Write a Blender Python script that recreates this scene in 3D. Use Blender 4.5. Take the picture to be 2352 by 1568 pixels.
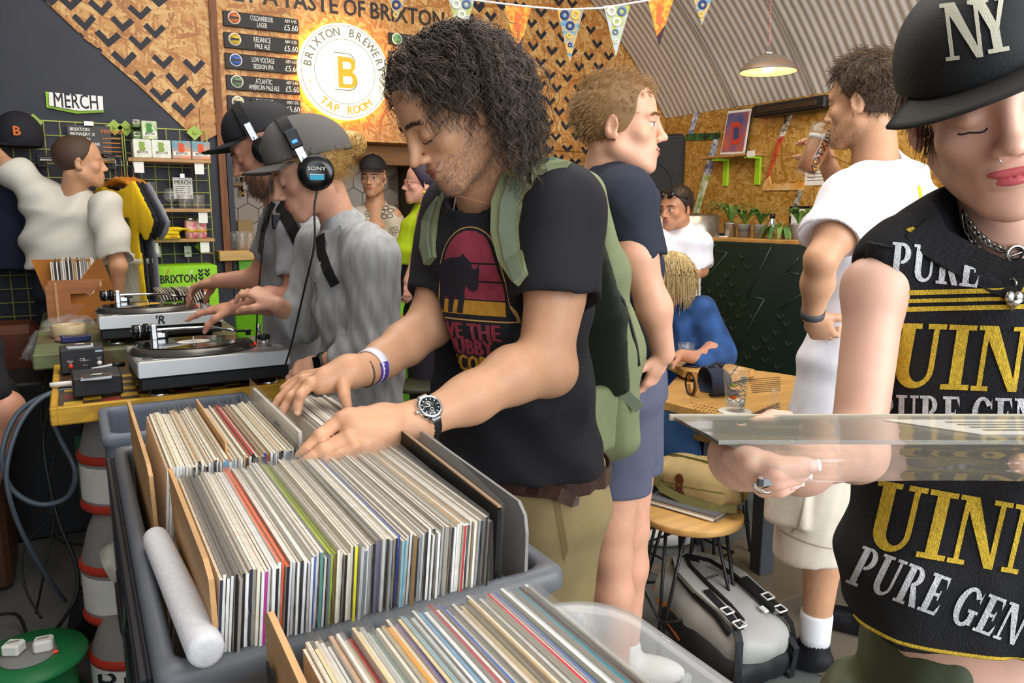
import bpy,bmesh,math,random
import numpy as np
from mathutils import Vector,Matrix
from mathutils.bvhtree import BVHTree
for o in list(bpy.data.objects):
 bpy.data.objects.remove(o,do_unlink=True)
SC=bpy.context.scene
COL=SC.collection
rnd=random.Random(7)
FPX,CX,CY,CAMZ=1750.0,1176.0,784.0,1.45
PIT=math.atan((784-490)/FPX)
SP,CP=math.sin(PIT),math.cos(PIT)
YAW=math.radians(29.8)
S_,C_=math.sin(YAW),math.cos(YAW)
EYE=np.array([0,0,CAMZ])
cam=bpy.data.cameras.new('camera')
cam.sensor_width=36.0
cam.lens=FPX/2352.0*36.0
cam.clip_start=0.05
camo=bpy.data.objects.new('camera',cam)
COL.objects.link(camo)
camo.location=(0,0,CAMZ)
camo.rotation_euler=(math.pi/2-PIT,0,-YAW)
SC.camera=camo
W=bpy.data.worlds.new('daylight');SC.world=W;W.use_nodes=True
_bg=W.node_tree.nodes['Background']
_bg.inputs[0].default_value=(0.86,0.93,1.0,1)
_bg.inputs[1].default_value=0.62
def area_light(name,loc,target,size,size_y,power,col):
 l=bpy.data.lights.new(name,'AREA');l.shape='RECTANGLE'
 l.size,l.size_y,l.energy,l.color=size,size_y,power,col
 o=bpy.data.objects.new(name,l);COL.objects.link(o)
 o.location=loc
 o.rotation_euler=(Vector(target)-Vector(loc)).to_track_quat('-Z','Y').to_euler()
 return o
area_light('doorway_daylight',(3.0,-2.6,2.3),(2.0,2.5,1.0),3.6,2.8,200,(0.93,0.97,1.0))
area_light('front_opening_daylight',(0.0,-2.9,2.4),(0.8,2.5,1.0),3.0,2.6,60,(0.9,0.95,1.0))
area_light('vault_fill_light',(1.2,2.2,3.75),(1.2,2.3,0),2.6,3.6,85,(1.0,0.96,0.9))  # added fill lamp under the vault; the roof has no opening there
SC.view_settings.view_transform='Standard'
SC.view_settings.look='None'
SC.view_settings.gamma=1.0
SC.view_settings.use_curve_mapping=False
SC.view_settings.exposure=0.42
def ray(px,py):
 x=(px-CX)/FPX;y=-(py-CY)/FPX;f=CP+y*SP
 return np.array([x*C_+S_*f,-x*S_+C_*f,y*CP-SP])
def at(px,py,D):
 y=-(py-CY)/FPX
 return EYE+ray(px,py)*(D/(CP+y*SP))
def onz(px,py,z):r=ray(px,py);return EYE+r*((z-CAMZ)/r[2])
def onv(px,py,v):r=ray(px,py);return EYE+r*(v/r[1])
def onu(px,py,u):r=ray(px,py);return EYE+r*(u/r[0])
def dep(p):return p[0]*S_+p[1]*C_
def mpp(D):return D/FPX
RT=np.array([C_,-S_,0.0]);FW=np.array([S_,C_,0.0]);UP=np.array([0,0,1.0])
def vdir(r,f,z):return RT*r+FW*f+UP*z
def nrm(v):v=np.asarray(v,float);return v/(np.linalg.norm(v)+1e-12)
MATS={}
def lin(c):
 if isinstance(c,str):
  c=[int(c[i:i+2],16)/255 for i in(0,2,4)]
 return tuple((x/12.92 if x<=.04045 else((x+.055)/1.055)**2.4)for x in c[:3])
def mat(name,col,rough=0.6,metal=0.0,var=0.0,vscale=20,bump=0.0,bscale=60,bdist=0.002,spec=0.5,sss=0.0,col2=None,alpha=1.0,trans=0.0,emit=0.0,emitcol=None,sheen=0.0,stretch=None,coat=0.0,ior=1.45,detail=4,thin=False):
 if name in MATS:return MATS[name]
 m=bpy.data.materials.new(name);m.use_nodes=True;MATS[name]=m
 nt=m.node_tree;N=nt.nodes;L=nt.links
 b=N['Principled BSDF']
 c=lin(col)
 b.inputs['Base Color'].default_value=(*c,1)
 b.inputs['Roughness'].default_value=rough
 b.inputs['Metallic'].default_value=metal
 b.inputs['Specular IOR Level'].default_value=spec
 b.inputs['IOR'].default_value=ior
 if sss:b.inputs['Subsurface Weight'].default_value=sss;b.inputs['Subsurface Radius'].default_value=(.012,.005,.003);b.inputs['Subsurface Scale'].default_value=1.0
 if trans:b.inputs['Transmission Weight'].default_value=trans
 if coat:b.inputs['Coat Weight'].default_value=coat;b.inputs['Coat Roughness'].default_value=.1
 if sheen:b.inputs['Sheen Weight'].default_value=sheen;b.inputs['Sheen Roughness'].default_value=.5
 if alpha<1:b.inputs['Alpha'].default_value=alpha
 if emit:
  b.inputs['Emission Color'].default_value=(*lin(emitcol or col),1);b.inputs['Emission Strength'].default_value=emit
 if var or bump or col2:
  tc=N.new('ShaderNodeTexCoord');mp=N.new('ShaderNodeMapping');L.new(tc.outputs['Object'],mp.inputs[0])
  if stretch:mp.inputs['Scale'].default_value=stretch
  if var or col2:
   n=N.new('ShaderNodeTexNoise');n.inputs['Scale'].default_value=vscale;n.inputs['Detail'].default_value=detail;L.new(mp.outputs[0],n.inputs['Vector'])
   r=N.new('ShaderNodeValToRGB');L.new(n.outputs['Fac'],r.inputs[0])
   r.color_ramp.elements[0].position=.32;r.color_ramp.elements[1].position=.68
   if col2:ca,cb=c,lin(col2)
   else:ca=tuple(x*(1-var)for x in c);cb=tuple(min(1,x*(1+var))for x in c)
   r.color_ramp.elements[0].color=(*ca,1);r.color_ramp.elements[1].color=(*cb,1)
   L.new(r.outputs[0],b.inputs['Base Color'])
  if bump:
   n2=N.new('ShaderNodeTexNoise');n2.inputs['Scale'].default_value=bscale;n2.inputs['Detail'].default_value=3;L.new(mp.outputs[0],n2.inputs['Vector'])
   bp=N.new('ShaderNodeBump');bp.inputs['Strength'].default_value=bump;bp.inputs['Distance'].default_value=bdist
   L.new(n2.outputs['Fac'],bp.inputs['Height']);L.new(bp.outputs[0],b.inputs['Normal'])
 return m
def film(name,col,amount,rough=.08):
 if name in MATS:return MATS[name]
 m=bpy.data.materials.new(name);m.use_nodes=True;MATS[name]=m
 nt=m.node_tree;N=nt.nodes;L=nt.links
 N.remove(N['Principled BSDF'])
 t=N.new('ShaderNodeBsdfTransparent');g=N.new('ShaderNodeBsdfGlossy');d=N.new('ShaderNodeBsdfDiffuse')
 g.inputs['Roughness'].default_value=rough;d.inputs['Color'].default_value=(*lin(col),1)
 lw=N.new('ShaderNodeLayerWeight');lw.inputs[0].default_value=.35
 p3=N.new('ShaderNodeMath');p3.operation='POWER';p3.inputs[1].default_value=2.5;L.new(lw.outputs['Facing'],p3.inputs[0])
 fr=N.new('ShaderNodeMath');fr.operation='MULTIPLY_ADD';fr.inputs[1].default_value=.45;fr.inputs[2].default_value=.04;L.new(p3.outputs[0],fr.inputs[0])
 m1=N.new('ShaderNodeMixShader');m1.inputs[0].default_value=amount;L.new(t.outputs[0],m1.inputs[1]);L.new(d.outputs[0],m1.inputs[2])
 m2=N.new('ShaderNodeMixShader');L.new(fr.outputs[0],m2.inputs[0]);L.new(m1.outputs[0],m2.inputs[1]);L.new(g.outputs[0],m2.inputs[2])
 L.new(m2.outputs[0],N['Material Output'].inputs[0])
 return m
def _org(p):
 l=np.zeros(3)
 while p is not None:
  l=l+np.array(p.location);p=p.parent
 return l
def link(o,parent=None):
 COL.objects.link(o)
 if parent is not None:o.parent=parent
 return o
def tag(o,label=None,cat=None,group=None,kind=None):
 if label:o['label']=label
 if cat:o['category']=cat
 if group:o['group']=group
 if kind:o['kind']=kind
 return o
def thing(name,label,cat,loc=(0,0,0),group=None):
 o=bpy.data.objects.new(name,None);o.empty_display_size=.05
 o.location=[float(x)for x in loc]
 COL.objects.link(o)
 return tag(o,label,cat,group)
class MB:
 def __init__(s):s.v=[];s.f=[];s.mi=[];s.sm=[]
 def add(s,V,Fc,mi=0,smooth=False):
  k=len(s.v);s.v.extend([tuple(map(float,p))for p in V])
  for f in Fc:s.f.append(tuple(i+k for i in f));s.mi.append(mi);s.sm.append(smooth)
  return s
 def box(s,c,size,R=None,mi=0,bev=0.0):
  hx,hy,hz=[x/2 for x in size]
  if bev>0:
   bev=min(bev,.45*min(size))
   V=[]
   for sx in(-1,1):
    for sy in(-1,1):
     for sz in(-1,1):
      V+=[(sx*hx,sy*(hy-bev),sz*(hz-bev)),(sx*(hx-bev),sy*hy,sz*(hz-bev)),(sx*(hx-bev),sy*(hy-bev),sz*hz)]
   def id(sx,sy,sz,a):return((sx>0)*4+(sy>0)*2+(sz>0))*3+a
   Fc=[]
   for sg in(-1,1):
    Fc.append([id(sg,-1,-1,0),id(sg,1,-1,0),id(sg,1,1,0),id(sg,-1,1,0)][::sg])
    Fc.append([id(-1,sg,-1,1),id(-1,sg,1,1),id(1,sg,1,1),id(1,sg,-1,1)][::sg])
    Fc.append([id(-1,-1,sg,2),id(1,-1,sg,2),id(1,1,sg,2),id(-1,1,sg,2)][::sg])
    for t in(-1,1):
     Fc.append([id(sg,t,-1,0),id(sg,t,1,0),id(sg,t,1,1),id(sg,t,-1,1)][::sg*t])
     Fc.append([id(sg,-1,t,0),id(sg,-1,t,2),id(sg,1,t,2),id(sg,1,t,0)][::sg*t])
     Fc.append([id(-1,sg,t,1),id(1,sg,t,1),id(1,sg,t,2),id(-1,sg,t,2)][::sg*t])
     for q in(-1,1):
      Fc.append([id(sg,t,q,0),id(sg,t,q,1),id(sg,t,q,2)][::sg*t*q])
  else:
   V=[(x,y,z)for x in(-hx,hx)for y in(-hy,hy)for z in(-hz,hz)]
   Fc=[(0,1,3,2),(4,6,7,5),(0,4,5,1),(2,3,7,6),(0,2,6,4),(1,5,7,3)]
  V=np.array(V)
  if R is not None:V=V@np.array(R).T
  return s.add(V+np.array(c),Fc,mi)
 def span(s,a,b,mi=0,bev=0.0):
  a=np.array(a,float);b=np.array(b,float)
  return s.box((a+b)/2,np.abs(b-a),None,mi,bev)
 def tube(s,pts,r,n=8,mi=0,closed=False,caps=True):
  P=np.array(pts,float);m=len(P)
  if np.isscalar(r):r=[r]*m
  T=np.gradient(P,axis=0)if not closed else np.roll(P,-1,0)-np.roll(P,1,0)
  T/=(np.linalg.norm(T,axis=1)[:,None]+1e-12)
  u=np.cross(T[0],[0,0,1.0])
  if np.linalg.norm(u)<1e-3:u=np.cross(T[0],[1.0,0,0])
  V=[]
  for i in range(m):
   u=u-T[i]*np.dot(u,T[i]);u/=np.linalg.norm(u)+1e-12;w=np.cross(T[i],u)
   for k in range(n):
    a=2*math.pi*k/n
    V.append(P[i]+r[i]*(math.cos(a)*u+math.sin(a)*w))
  Fc=[]
  for i in range(m if closed else m-1):
   j=(i+1)%m
   for k in range(n):Fc.append((i*n+k,i*n+(k+1)%n,j*n+(k+1)%n,j*n+k))
  if caps and not closed:Fc+=[tuple(range(n))[::-1],tuple((m-1)*n+k for k in range(n))]
  return s.add(V,Fc,mi,n>4)
 def ribbon(s,pts,wid,nor,th=.002,mi=0):
  P=np.array(pts,float);m=len(P);nor=np.array(nor,float)
  if nor.ndim==1:nor=np.tile(nor,(m,1))
  if np.isscalar(wid):wid=[wid]*m
  T=np.gradient(P,axis=0);V=[]
  for i in range(m):
   t=nrm(T[i]);nn=nrm(nor[i]-t*np.dot(nor[i],t));w=np.cross(t,nn)
   for a,b in((-1,-1),(1,-1),(1,1),(-1,1)):V.append(P[i]+w*a*wid[i]/2+nn*b*th/2)
  Fc=[(3,2,1,0),tuple((m-1)*4+k for k in range(4))]
  for i in range(m-1):
   for k in range(4):Fc.append((i*4+k,i*4+(k+1)%4,i*4+4+(k+1)%4,i*4+4+k))
  return s.add(V,Fc,mi)
 def lathe(s,c,prof,n=24,axis=(0,0,1),mi=0,close=False,arc=None):
  a=nrm(axis);u=np.cross(a,[0,0,1.0])
  if np.linalg.norm(u)<1e-3:u=np.array([1.0,0,0])
  u=nrm(u);w=np.cross(a,u);c=np.array(c,float);V=[]
  for(r,z)in prof:
   for k in range(n):
    t=2*math.pi*k/n;V.append(c+a*z+r*(math.cos(t)*u+math.sin(t)*w))
  m=len(prof);Fc=[]
  for i in range(m if close else m-1):
   j=(i+1)%m
   for k in range(n):Fc.append((i*n+k,i*n+(k+1)%n,j*n+(k+1)%n,j*n+k))
  if not close:
   if prof[0][0]>1e-6:Fc.append(tuple(range(n))[::-1])
   if prof[-1][0]>1e-6:Fc.append(tuple((m-1)*n+k for k in range(n)))
  return s.add(V,Fc,mi,True)
 def prism(s,poly,th,org,ex,ey,mi=0):
  ex=nrm(ex);ey=nrm(ey);nz=np.cross(ex,ey);org=np.array(org,float);n=len(poly)
  if sum(poly[i][0]*poly[(i+1)%n][1]-poly[(i+1)%n][0]*poly[i][1]for i in range(n))<0:poly=poly[::-1]
  V=[org+ex*x+ey*y for x,y in poly]+[org+ex*x+ey*y+nz*th for x,y in poly]
  Fc=[tuple(range(n))[::-1],tuple(range(n,2*n))]+[(i,(i+1)%n,n+(i+1)%n,n+i)for i in range(n)]
  return s.add(V,Fc,mi)
 def ball(s,c,r,R=None,n=12,mi=0):
  r=np.array([r]*3 if np.isscalar(r)else r,float);V=[(0,0,-1)];m=n//2
  for i in range(1,m):
   t=math.pi*i/m
   for k in range(n):V.append((math.sin(t)*math.cos(2*math.pi*k/n),math.sin(t)*math.sin(2*math.pi*k/n),-math.cos(t)))
  V.append((0,0,1));V=np.array(V)*r
  if R is not None:V=V@np.array(R).T
  Fc=[(0,1+(k+1)%n,1+k)for k in range(n)]
  for i in range(m-2):
   for k in range(n):a=1+i*n;Fc.append((a+k,a+(k+1)%n,a+n+(k+1)%n,a+n+k))
  e=len(V)-1;a=1+(m-2)*n;Fc+=[(a+k,a+(k+1)%n,e)for k in range(n)]
  return s.add(V+np.array(c),Fc,mi,True)
 def xf(s,R,t):
  s.v=[tuple(np.array(R)@np.array(p)+np.array(t))for p in s.v];return s
 def build(s,name,mats,parent=None,label=None,cat=None,group=None,kind=None,base=None):
  if not isinstance(mats,(list,tuple)):mats=[mats]
  org=_org(parent)if parent is not None else(np.zeros(3)if base is None else np.array(base,float))
  V=np.array(s.v,dtype=np.float64)-org
  me=bpy.data.meshes.new(name);me.from_pydata(V.tolist(),[],s.f)
  for m in mats:me.materials.append(m)
  if len(mats)>1:me.polygons.foreach_set('material_index',s.mi)
  me.polygons.foreach_set('use_smooth',s.sm)
  me.update()
  o=bpy.data.objects.new(name,me)
  if base is not None and parent is None:o.location=[float(x)for x in base]
  link(o,parent);tag(o,label,cat,group,kind)
  return o
def copy_of(src,parent=None,loc=None,R=None,mat_=None):
 c=src.copy()
 if mat_ is not None:c.data=src.data.copy();c.data.materials.clear();c.data.materials.append(mat_)
 COL.objects.link(c);c.parent=parent
 if loc is not None:c.location=loc
 return c
def copy_tree(root,loc,label=None,group=None,rotz=None,deep=True):
 r=root.copy();COL.objects.link(r);r.location=[float(x)for x in loc]
 if rotz is not None:r.rotation_euler=(0,0,rotz)
 if label:r['label']=label
 if group:r['group']=group
 if deep:
  for ch in list(root.children):
   c=ch.copy();COL.objects.link(c);c.parent=r
   for g in list(ch.children):
    d=g.copy();COL.objects.link(d);d.parent=c
 return r
def mesh_obj(name,V,Q,mats,parent=None,smooth=True,label=None,cat=None,group=None,kind=None,mi=None):
 org=_org(parent)if parent is not None else np.zeros(3)
 V=np.asarray(V,np.float32)-org.astype(np.float32);Q=np.asarray(Q,np.int32);k=Q.shape[1]
 me=bpy.data.meshes.new(name)
 me.vertices.add(len(V));me.vertices.foreach_set('co',V.ravel())
 me.loops.add(Q.size);me.loops.foreach_set('vertex_index',Q.ravel())
 me.polygons.add(len(Q));me.polygons.foreach_set('loop_start',np.arange(0,Q.size,k,dtype=np.int32))
 me.polygons.foreach_set('loop_total',np.full(len(Q),k,np.int32))
 me.polygons.foreach_set('use_smooth',np.full(len(Q),smooth,bool))
 if not isinstance(mats,(list,tuple)):mats=[mats]
 for m in mats:me.materials.append(m)
 if mi is not None:me.polygons.foreach_set('material_index',np.asarray(mi,np.int32))
 me.update(calc_edges=True)
 o=bpy.data.objects.new(name,me);link(o,parent)
 return tag(o,label,cat,group,kind)
_ORD=['first','second','third','fourth','fifth','sixth','seventh','eighth','ninth','tenth','eleventh','twelfth','thirteenth','fourteenth','fifteenth','sixteenth','seventeenth','eighteenth','nineteenth']
_TEN={2:'twent',3:'thirt',4:'fort',5:'fift',6:'sixt',7:'sevent',8:'eight',9:'ninet'}
def ordinal(n):
 if n<20:return _ORD[n-1]
 return _TEN[n//10]+('ieth' if n%10==0 else 'y-'+_ORD[n%10-1])
def text2d(s,size=1.0,bold=0.0,xs=1.0,space=1.0,align='CENTER',shear=0.0):
 c=bpy.data.curves.new('lettering','FONT');c.body=s;c.size=size;c.offset=bold;c.space_character=space;c.shear=shear
 c.align_x=align;c.align_y='CENTER';c.resolution_u=2;c.fill_mode='FRONT'
 o=bpy.data.objects.new('lettering',c);COL.objects.link(o)
 dg=bpy.context.evaluated_depsgraph_get();me=bpy.data.meshes.new_from_object(o.evaluated_get(dg))
 me.calc_loop_triangles()
 V=np.array([v.co[:2]for v in me.vertices]).reshape(-1,2);T=[tuple(t.vertices)for t in me.loop_triangles]
 bpy.data.objects.remove(o);bpy.data.curves.remove(c);bpy.data.meshes.remove(me)
 if len(V):V=V*np.array([xs,1])
 return V,T
def sign_text(s,org,ex,ey,h,name,m,parent,xs=1.0,bold=0.0,space=1.0,align='CENTER',th=.0008,width=None,shear=0.0,sub=None):
 V,T=text2d(s,h/.69,0,xs,space,align,shear)
 if not len(V):return None
 if width:V=V*np.array([width/max(1e-6,np.ptp(V[:,0])),1])
 ex=nrm(ex);ey=nrm(ey);n=np.cross(ex,ey);org=np.array(org,float);mb=MB()
 for k,(dx,dy)in enumerate(((0,0),(1,0),(-1,0),(0,.8),(0,-.8))if bold else((0,0),)):
  mb.add([org+ex*(x+dx*bold*h)+ey*(y+dy*bold*h)+n*(th+.00004*k)for x,y in V],T)
 return mb.build(name,m,parent)
def tri2d(poly):
 bm=bmesh.new();vs=[bm.verts.new((x,y,0))for x,y in poly];f=bm.faces.new(vs)
 bmesh.ops.triangulate(bm,faces=[f]);bm.verts.index_update()
 V=np.array([v.co[:2]for v in bm.verts]);T=[tuple(v.index for v in f.verts)for f in bm.faces];bm.free()
 return V,T
def join2d(*lst):
 V=[];T=[]
 for v,t in lst:
  k=len(V);V+=[tuple(p)for p in v];T+=[tuple(i+k for i in q)for q in t]
 return np.array(V),T
def finer(V,T,L):
 bm=bmesh.new();vs=[bm.verts.new((x,y,0))for x,y in V]
 for t in T:
  try:bm.faces.new([vs[i]for i in t])
  except ValueError:pass
 for _ in range(7):
  ed=[e for e in bm.edges if e.calc_length()>L]
  if not ed:break
  bmesh.ops.subdivide_edges(bm,edges=ed,cuts=1);bmesh.ops.triangulate(bm,faces=bm.faces[:])
 bm.verts.index_update();V=np.array([v.co[:2]for v in bm.verts]);T=[tuple(v.index for v in f.verts)for f in bm.faces];bm.free()
 return V,T
def bvh_of(*objs):
 V=[];Fc=[]
 for o in objs:
  k=len(V);l=_org(o.parent)+np.array(o.location)
  V+=[Vector(np.array(v.co)+l)for v in o.data.vertices]
  Fc+=[tuple(i+k for i in p.vertices)for p in o.data.polygons]
 return BVHTree.FromPolygons(V,Fc)
def decal(bvh,shape,org,ex,ey,name,m,parent,L=.012,off=.0012,d=None,back=.3):
 V,T=finer(*shape,L)
 ex=np.array(ex,float);ey=np.array(ey,float)
 d=nrm(-np.cross(ex,ey))if d is None else nrm(d)
 out={};P=[]
 for i,(x,y)in enumerate(V):
  p=np.array(org)+ex*x+ey*y-d*back
  hit=bvh.ray_cast(Vector(p),Vector(d),2.0)
  if hit[0]is not None:
   out[i]=len(P);nn=np.array(hit[1])
   if np.dot(nn,d)>0:nn=-nn
   P.append(np.array(hit[0])+nn*off)
 T2=[tuple(out[i]for i in t)for t in T if all(i in out for i in t)]
 T3=[]
 for t in T2:
  a,b,c=(P[i]for i in t)
  if max(np.linalg.norm(a-b),np.linalg.norm(b-c),np.linalg.norm(c-a))<5*L:T3.append(t)
 mb=MB();mb.add(P,T3,0,True);return mb.build(name,m,parent)
def ppoly(pts,D=None):
 return[tuple(p)for p in pts]
def wave_noise(P,f,seed=0,oct=3):
 r=np.random.RandomState(seed);out=np.zeros(len(P));a=1.0
 for o in range(oct):
  k=r.normal(size=(3,3));k/=np.linalg.norm(k,axis=1)[:,None]
  ph=r.uniform(0,6.28,3);q=P@(k.T*f)
  out+=a*(np.sin(q[:,0]+ph[0]+1.3*np.sin(q[:,1]*.7+ph[1]))*np.cos(q[:,2]+ph[2]+np.sin(q[:,0]*.6)))
  a*=.5;f*=1.9
 return out
class Solid:
 def __init__(s):s.ops=[];s.warp=None
 def _a(s,kind,fn,lo,hi,k):s.ops.append((kind,fn,np.array(lo)-k-.002,np.array(hi)+k+.002,k));return s
 def cone(s,a,b,ra,rb=None,k=.01,op='u'):
  a=np.array(a,float);b=np.array(b,float);rb=ra if rb is None else rb;ba=b-a;l2=max(1e-9,ba@ba)
  def fn(P):
   q=P-a;t=np.clip(q@ba/l2,0,1);return np.linalg.norm(q-t[:,None]*ba,axis=1)-(ra+(rb-ra)*t)
  r=max(ra,rb);return s._a(op,fn,np.minimum(a,b)-r,np.maximum(a,b)+r,k)
 def chain(s,pts,rs,k=.01,op='u'):
  for i in range(len(pts)-1):s.cone(pts[i],pts[i+1],rs[i],rs[i+1],k,op)
  return s
 def ell(s,c,r,R=None,k=.01,op='u'):
  c=np.array(c,float);r=np.array([r]*3 if np.isscalar(r)else r,float);M=np.eye(3)if R is None else np.array(R,float)
  def fn(P):
   q=(P-c)@M;k0=np.linalg.norm(q/r,axis=1);k1=np.linalg.norm(q/r**2,axis=1)+1e-9;return k0*(k0-1)/k1
  ext=np.sqrt(((M*r)**2).sum(1));return s._a(op,fn,c-ext,c+ext,k)
 def econe(s,a,b,xa,r0,r1,k=.02,op='u',cap=None):
  a=np.array(a,float);b=np.array(b,float);ba=b-a;L=np.linalg.norm(ba);w=ba/L;x=nrm(np.array(xa)-w*np.dot(xa,w));y=np.cross(w,x)
  r0=np.array(r0,float);r1=np.array(r1,float)
  def fn(P):
   q=P-a;z=q@w;t=np.clip(z/L,0,1);rr=r0+(r1-r0)*t[:,None]
   rw=rr.min(1)if cap is None else np.full(len(P),cap)
   e=np.stack([q@x,q@y,z-t*L],1);r3=np.concatenate([rr,rw[:,None]],1)
   k0=np.linalg.norm(e/r3,axis=1);k1=np.linalg.norm(e/r3**2,axis=1)+1e-9;return np.where(k0<1e-6,-r3.min(1),k0*(k0-1)/k1)
  r=max(r0.max(),r1.max());return s._a(op,fn,np.minimum(a,b)-r,np.maximum(a,b)+r,k)
 def echain(s,pts,xa,rs,k=.03,op='u',cap=None):
  for i in range(len(pts)-1):s.econe(pts[i],pts[i+1],xa,rs[i],rs[i+1],k,op,cap)
  return s
 def box(s,c,h,R=None,rd=.005,k=.005,op='u'):
  c=np.array(c,float);h=np.array(h,float)-rd;M=np.eye(3)if R is None else np.array(R,float)
  def fn(P):
   q=np.abs((P-c)@M)-h;return np.linalg.norm(np.maximum(q,0),axis=1)+np.minimum(q.max(1),0)-rd
  ext=np.abs(M)@(h+rd);return s._a(op,fn,c-ext,c+ext,k)
 def cut(s,p,n,k=.004):
  p=np.array(p,float);n=nrm(n);s.ops.append(('s',lambda P:-((P-p)@n),None,None,k));return s
 def keep(s,lo,hi):s.clip=(np.array(lo),np.array(hi));return s
 def f(s,P):
  P=np.asarray(P);Pw=P if s.warp is None else s.warp(P)
  d=np.full(len(P),1.0)
  for kind,fn,lo,hi,k in s.ops:
   if lo is None:idx=slice(None);Q=Pw
   else:
    m=((Pw>lo-.03)&(Pw<hi+.03)).all(1)
    if not m.any():continue
    idx=np.nonzero(m)[0];Q=Pw[idx]
   v=fn(Q);c=d[idx]
   if kind=='u':
    h=np.maximum(k-np.abs(c-v),0)/k;d[idx]=np.minimum(c,v)-h*h*k*.25
   else:
    v=-v;h=np.maximum(k-np.abs(c-v),0)/k;d[idx]=np.maximum(c,v)+h*h*k*.25
  return d
 def mesh(s,h=.005,disp=None):
  bx=[o for o in s.ops if o[0]=='u']
  lo=np.min([o[2]for o in bx],0)-2*h;hi=np.max([o[3]for o in bx],0)+2*h
  if hasattr(s,'clip'):lo=np.maximum(lo,s.clip[0]);hi=np.minimum(hi,s.clip[1])
  B=6;nb=np.ceil((hi-lo)/(h*B)).astype(int)+1;n=nb*B+1
  cx=[lo[i]+(np.arange(nb[i])+.5)*B*h for i in range(3)]
  G=np.stack(np.meshgrid(*cx,indexing='ij'),-1).reshape(-1,3);dv=s.f(G).reshape(nb)
  act=np.abs(dv)<B*h*1.15+.004
  V=np.repeat(np.repeat(np.repeat(np.where(dv<0,-1.,1.).astype(np.float32),B,0),B,1),B,2)
  V=np.pad(V,((0,1),(0,1),(0,1)),mode='edge')
  ai=np.argwhere(act)
  o=np.stack(np.meshgrid(*[np.arange(B+1)]*3,indexing='ij'),-1).reshape(-1,3)
  for c0 in range(0,len(ai),3000):
   I=(ai[c0:c0+3000,None,:]*B+o[None]).reshape(-1,3)
   P=lo+I*h;val=s.f(P)
   if disp is not None:val=val+disp(P)
   V[I[:,0],I[:,1],I[:,2]]=val
  return surface_nets(V,lo,h)
def surface_nets(V,lo,h):
 Sg=(V<0);s=Sg.astype(np.int8)
 c=s[:-1]+s[1:];c=c[:,:-1]+c[:,1:];c=c[:,:,:-1]+c[:,:,1:]
 a=(c>0)&(c<8);idx=np.argwhere(a);acc=np.zeros((len(idx),3));cnt=np.zeros(len(idx))
 def g(o):return V[idx[:,0]+o[0],idx[:,1]+o[1],idx[:,2]+o[2]]
 cr=[(i,j,k)for i in(0,1)for j in(0,1)for k in(0,1)];val={q:g(q)for q in cr}
 for q in cr:
  for ax in range(3):
   if q[ax]==0:
    r=list(q);r[ax]=1;r=tuple(r);A,Bv=val[q],val[r];m=(A<0)!=(Bv<0)
    t=np.where(m,A/np.where(m,A-Bv,1),0)
    p=np.array(q,float)[None]+np.eye(3)[ax][None]*t[:,None]
    acc[m]+=p[m];cnt[m]+=1
 P=lo+(idx+acc/np.maximum(cnt,1)[:,None])*h
 vid=np.full(a.shape,-1,np.int32);vid[a]=np.arange(len(idx));Q=[]
 for ax in range(3):
  sl=[slice(None)]*3;s0=list(sl);s1=list(sl);s0[ax]=slice(0,-1);s1[ax]=slice(1,None)
  A=Sg[tuple(s0)];Bv=Sg[tuple(s1)];b,d=[(1,2),(2,0),(0,1)][ax]
  e=np.argwhere(A!=Bv);e=e[(e[:,b]>0)&(e[:,d]>0)&(e[:,b]<V.shape[b]-1)&(e[:,d]<V.shape[d]-1)]
  ub=np.zeros(3,int);ub[b]=1;ud=np.zeros(3,int);ud[d]=1
  def w(x):return vid[x[:,0],x[:,1],x[:,2]]
  q=np.stack([w(e-ub-ud),w(e-ud),w(e),w(e-ub)],1);fl=A[e[:,0],e[:,1],e[:,2]]
  q[~fl]=q[~fl][:,::-1];Q.append(q)
 Q=np.concatenate(Q);Q=Q[(Q>=0).all(1)]
 return P,Q
def relax(P,Q,it=1,lam=.5):
 for _ in range(it):
  s=np.zeros_like(P);n=np.zeros(len(P))
  for k in range(4):
   for j in((k+1)%4,(k+3)%4):np.add.at(s,Q[:,k],P[Q[:,j]]);np.add.at(n,Q[:,k],1)
  P=P+lam*(s/np.maximum(n,1)[:,None]-P)
 return P
def vnormals(P,Q):
 n=np.cross(P[Q[:,2]]-P[Q[:,0]],P[Q[:,3]]-P[Q[:,1]]);N=np.zeros_like(P)
 for k in range(4):np.add.at(N,Q[:,k],n)
 return N/(np.linalg.norm(N,axis=1)[:,None]+1e-12)
def solid_obj(sol,name,m,parent,h=.005,sm=1,disp=None,**kw):
 P,Q=sol.mesh(h,disp)
 if sm:P=relax(P,Q,sm)
 return mesh_obj(name,P,Q,m,parent,**kw)
def join_meshes(lst):
 V=[];Q=[];k=0
 for P,q in lst:V.append(P);Q.append(q+k);k+=len(P)
 return np.concatenate(V),np.concatenate(Q)
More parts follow.
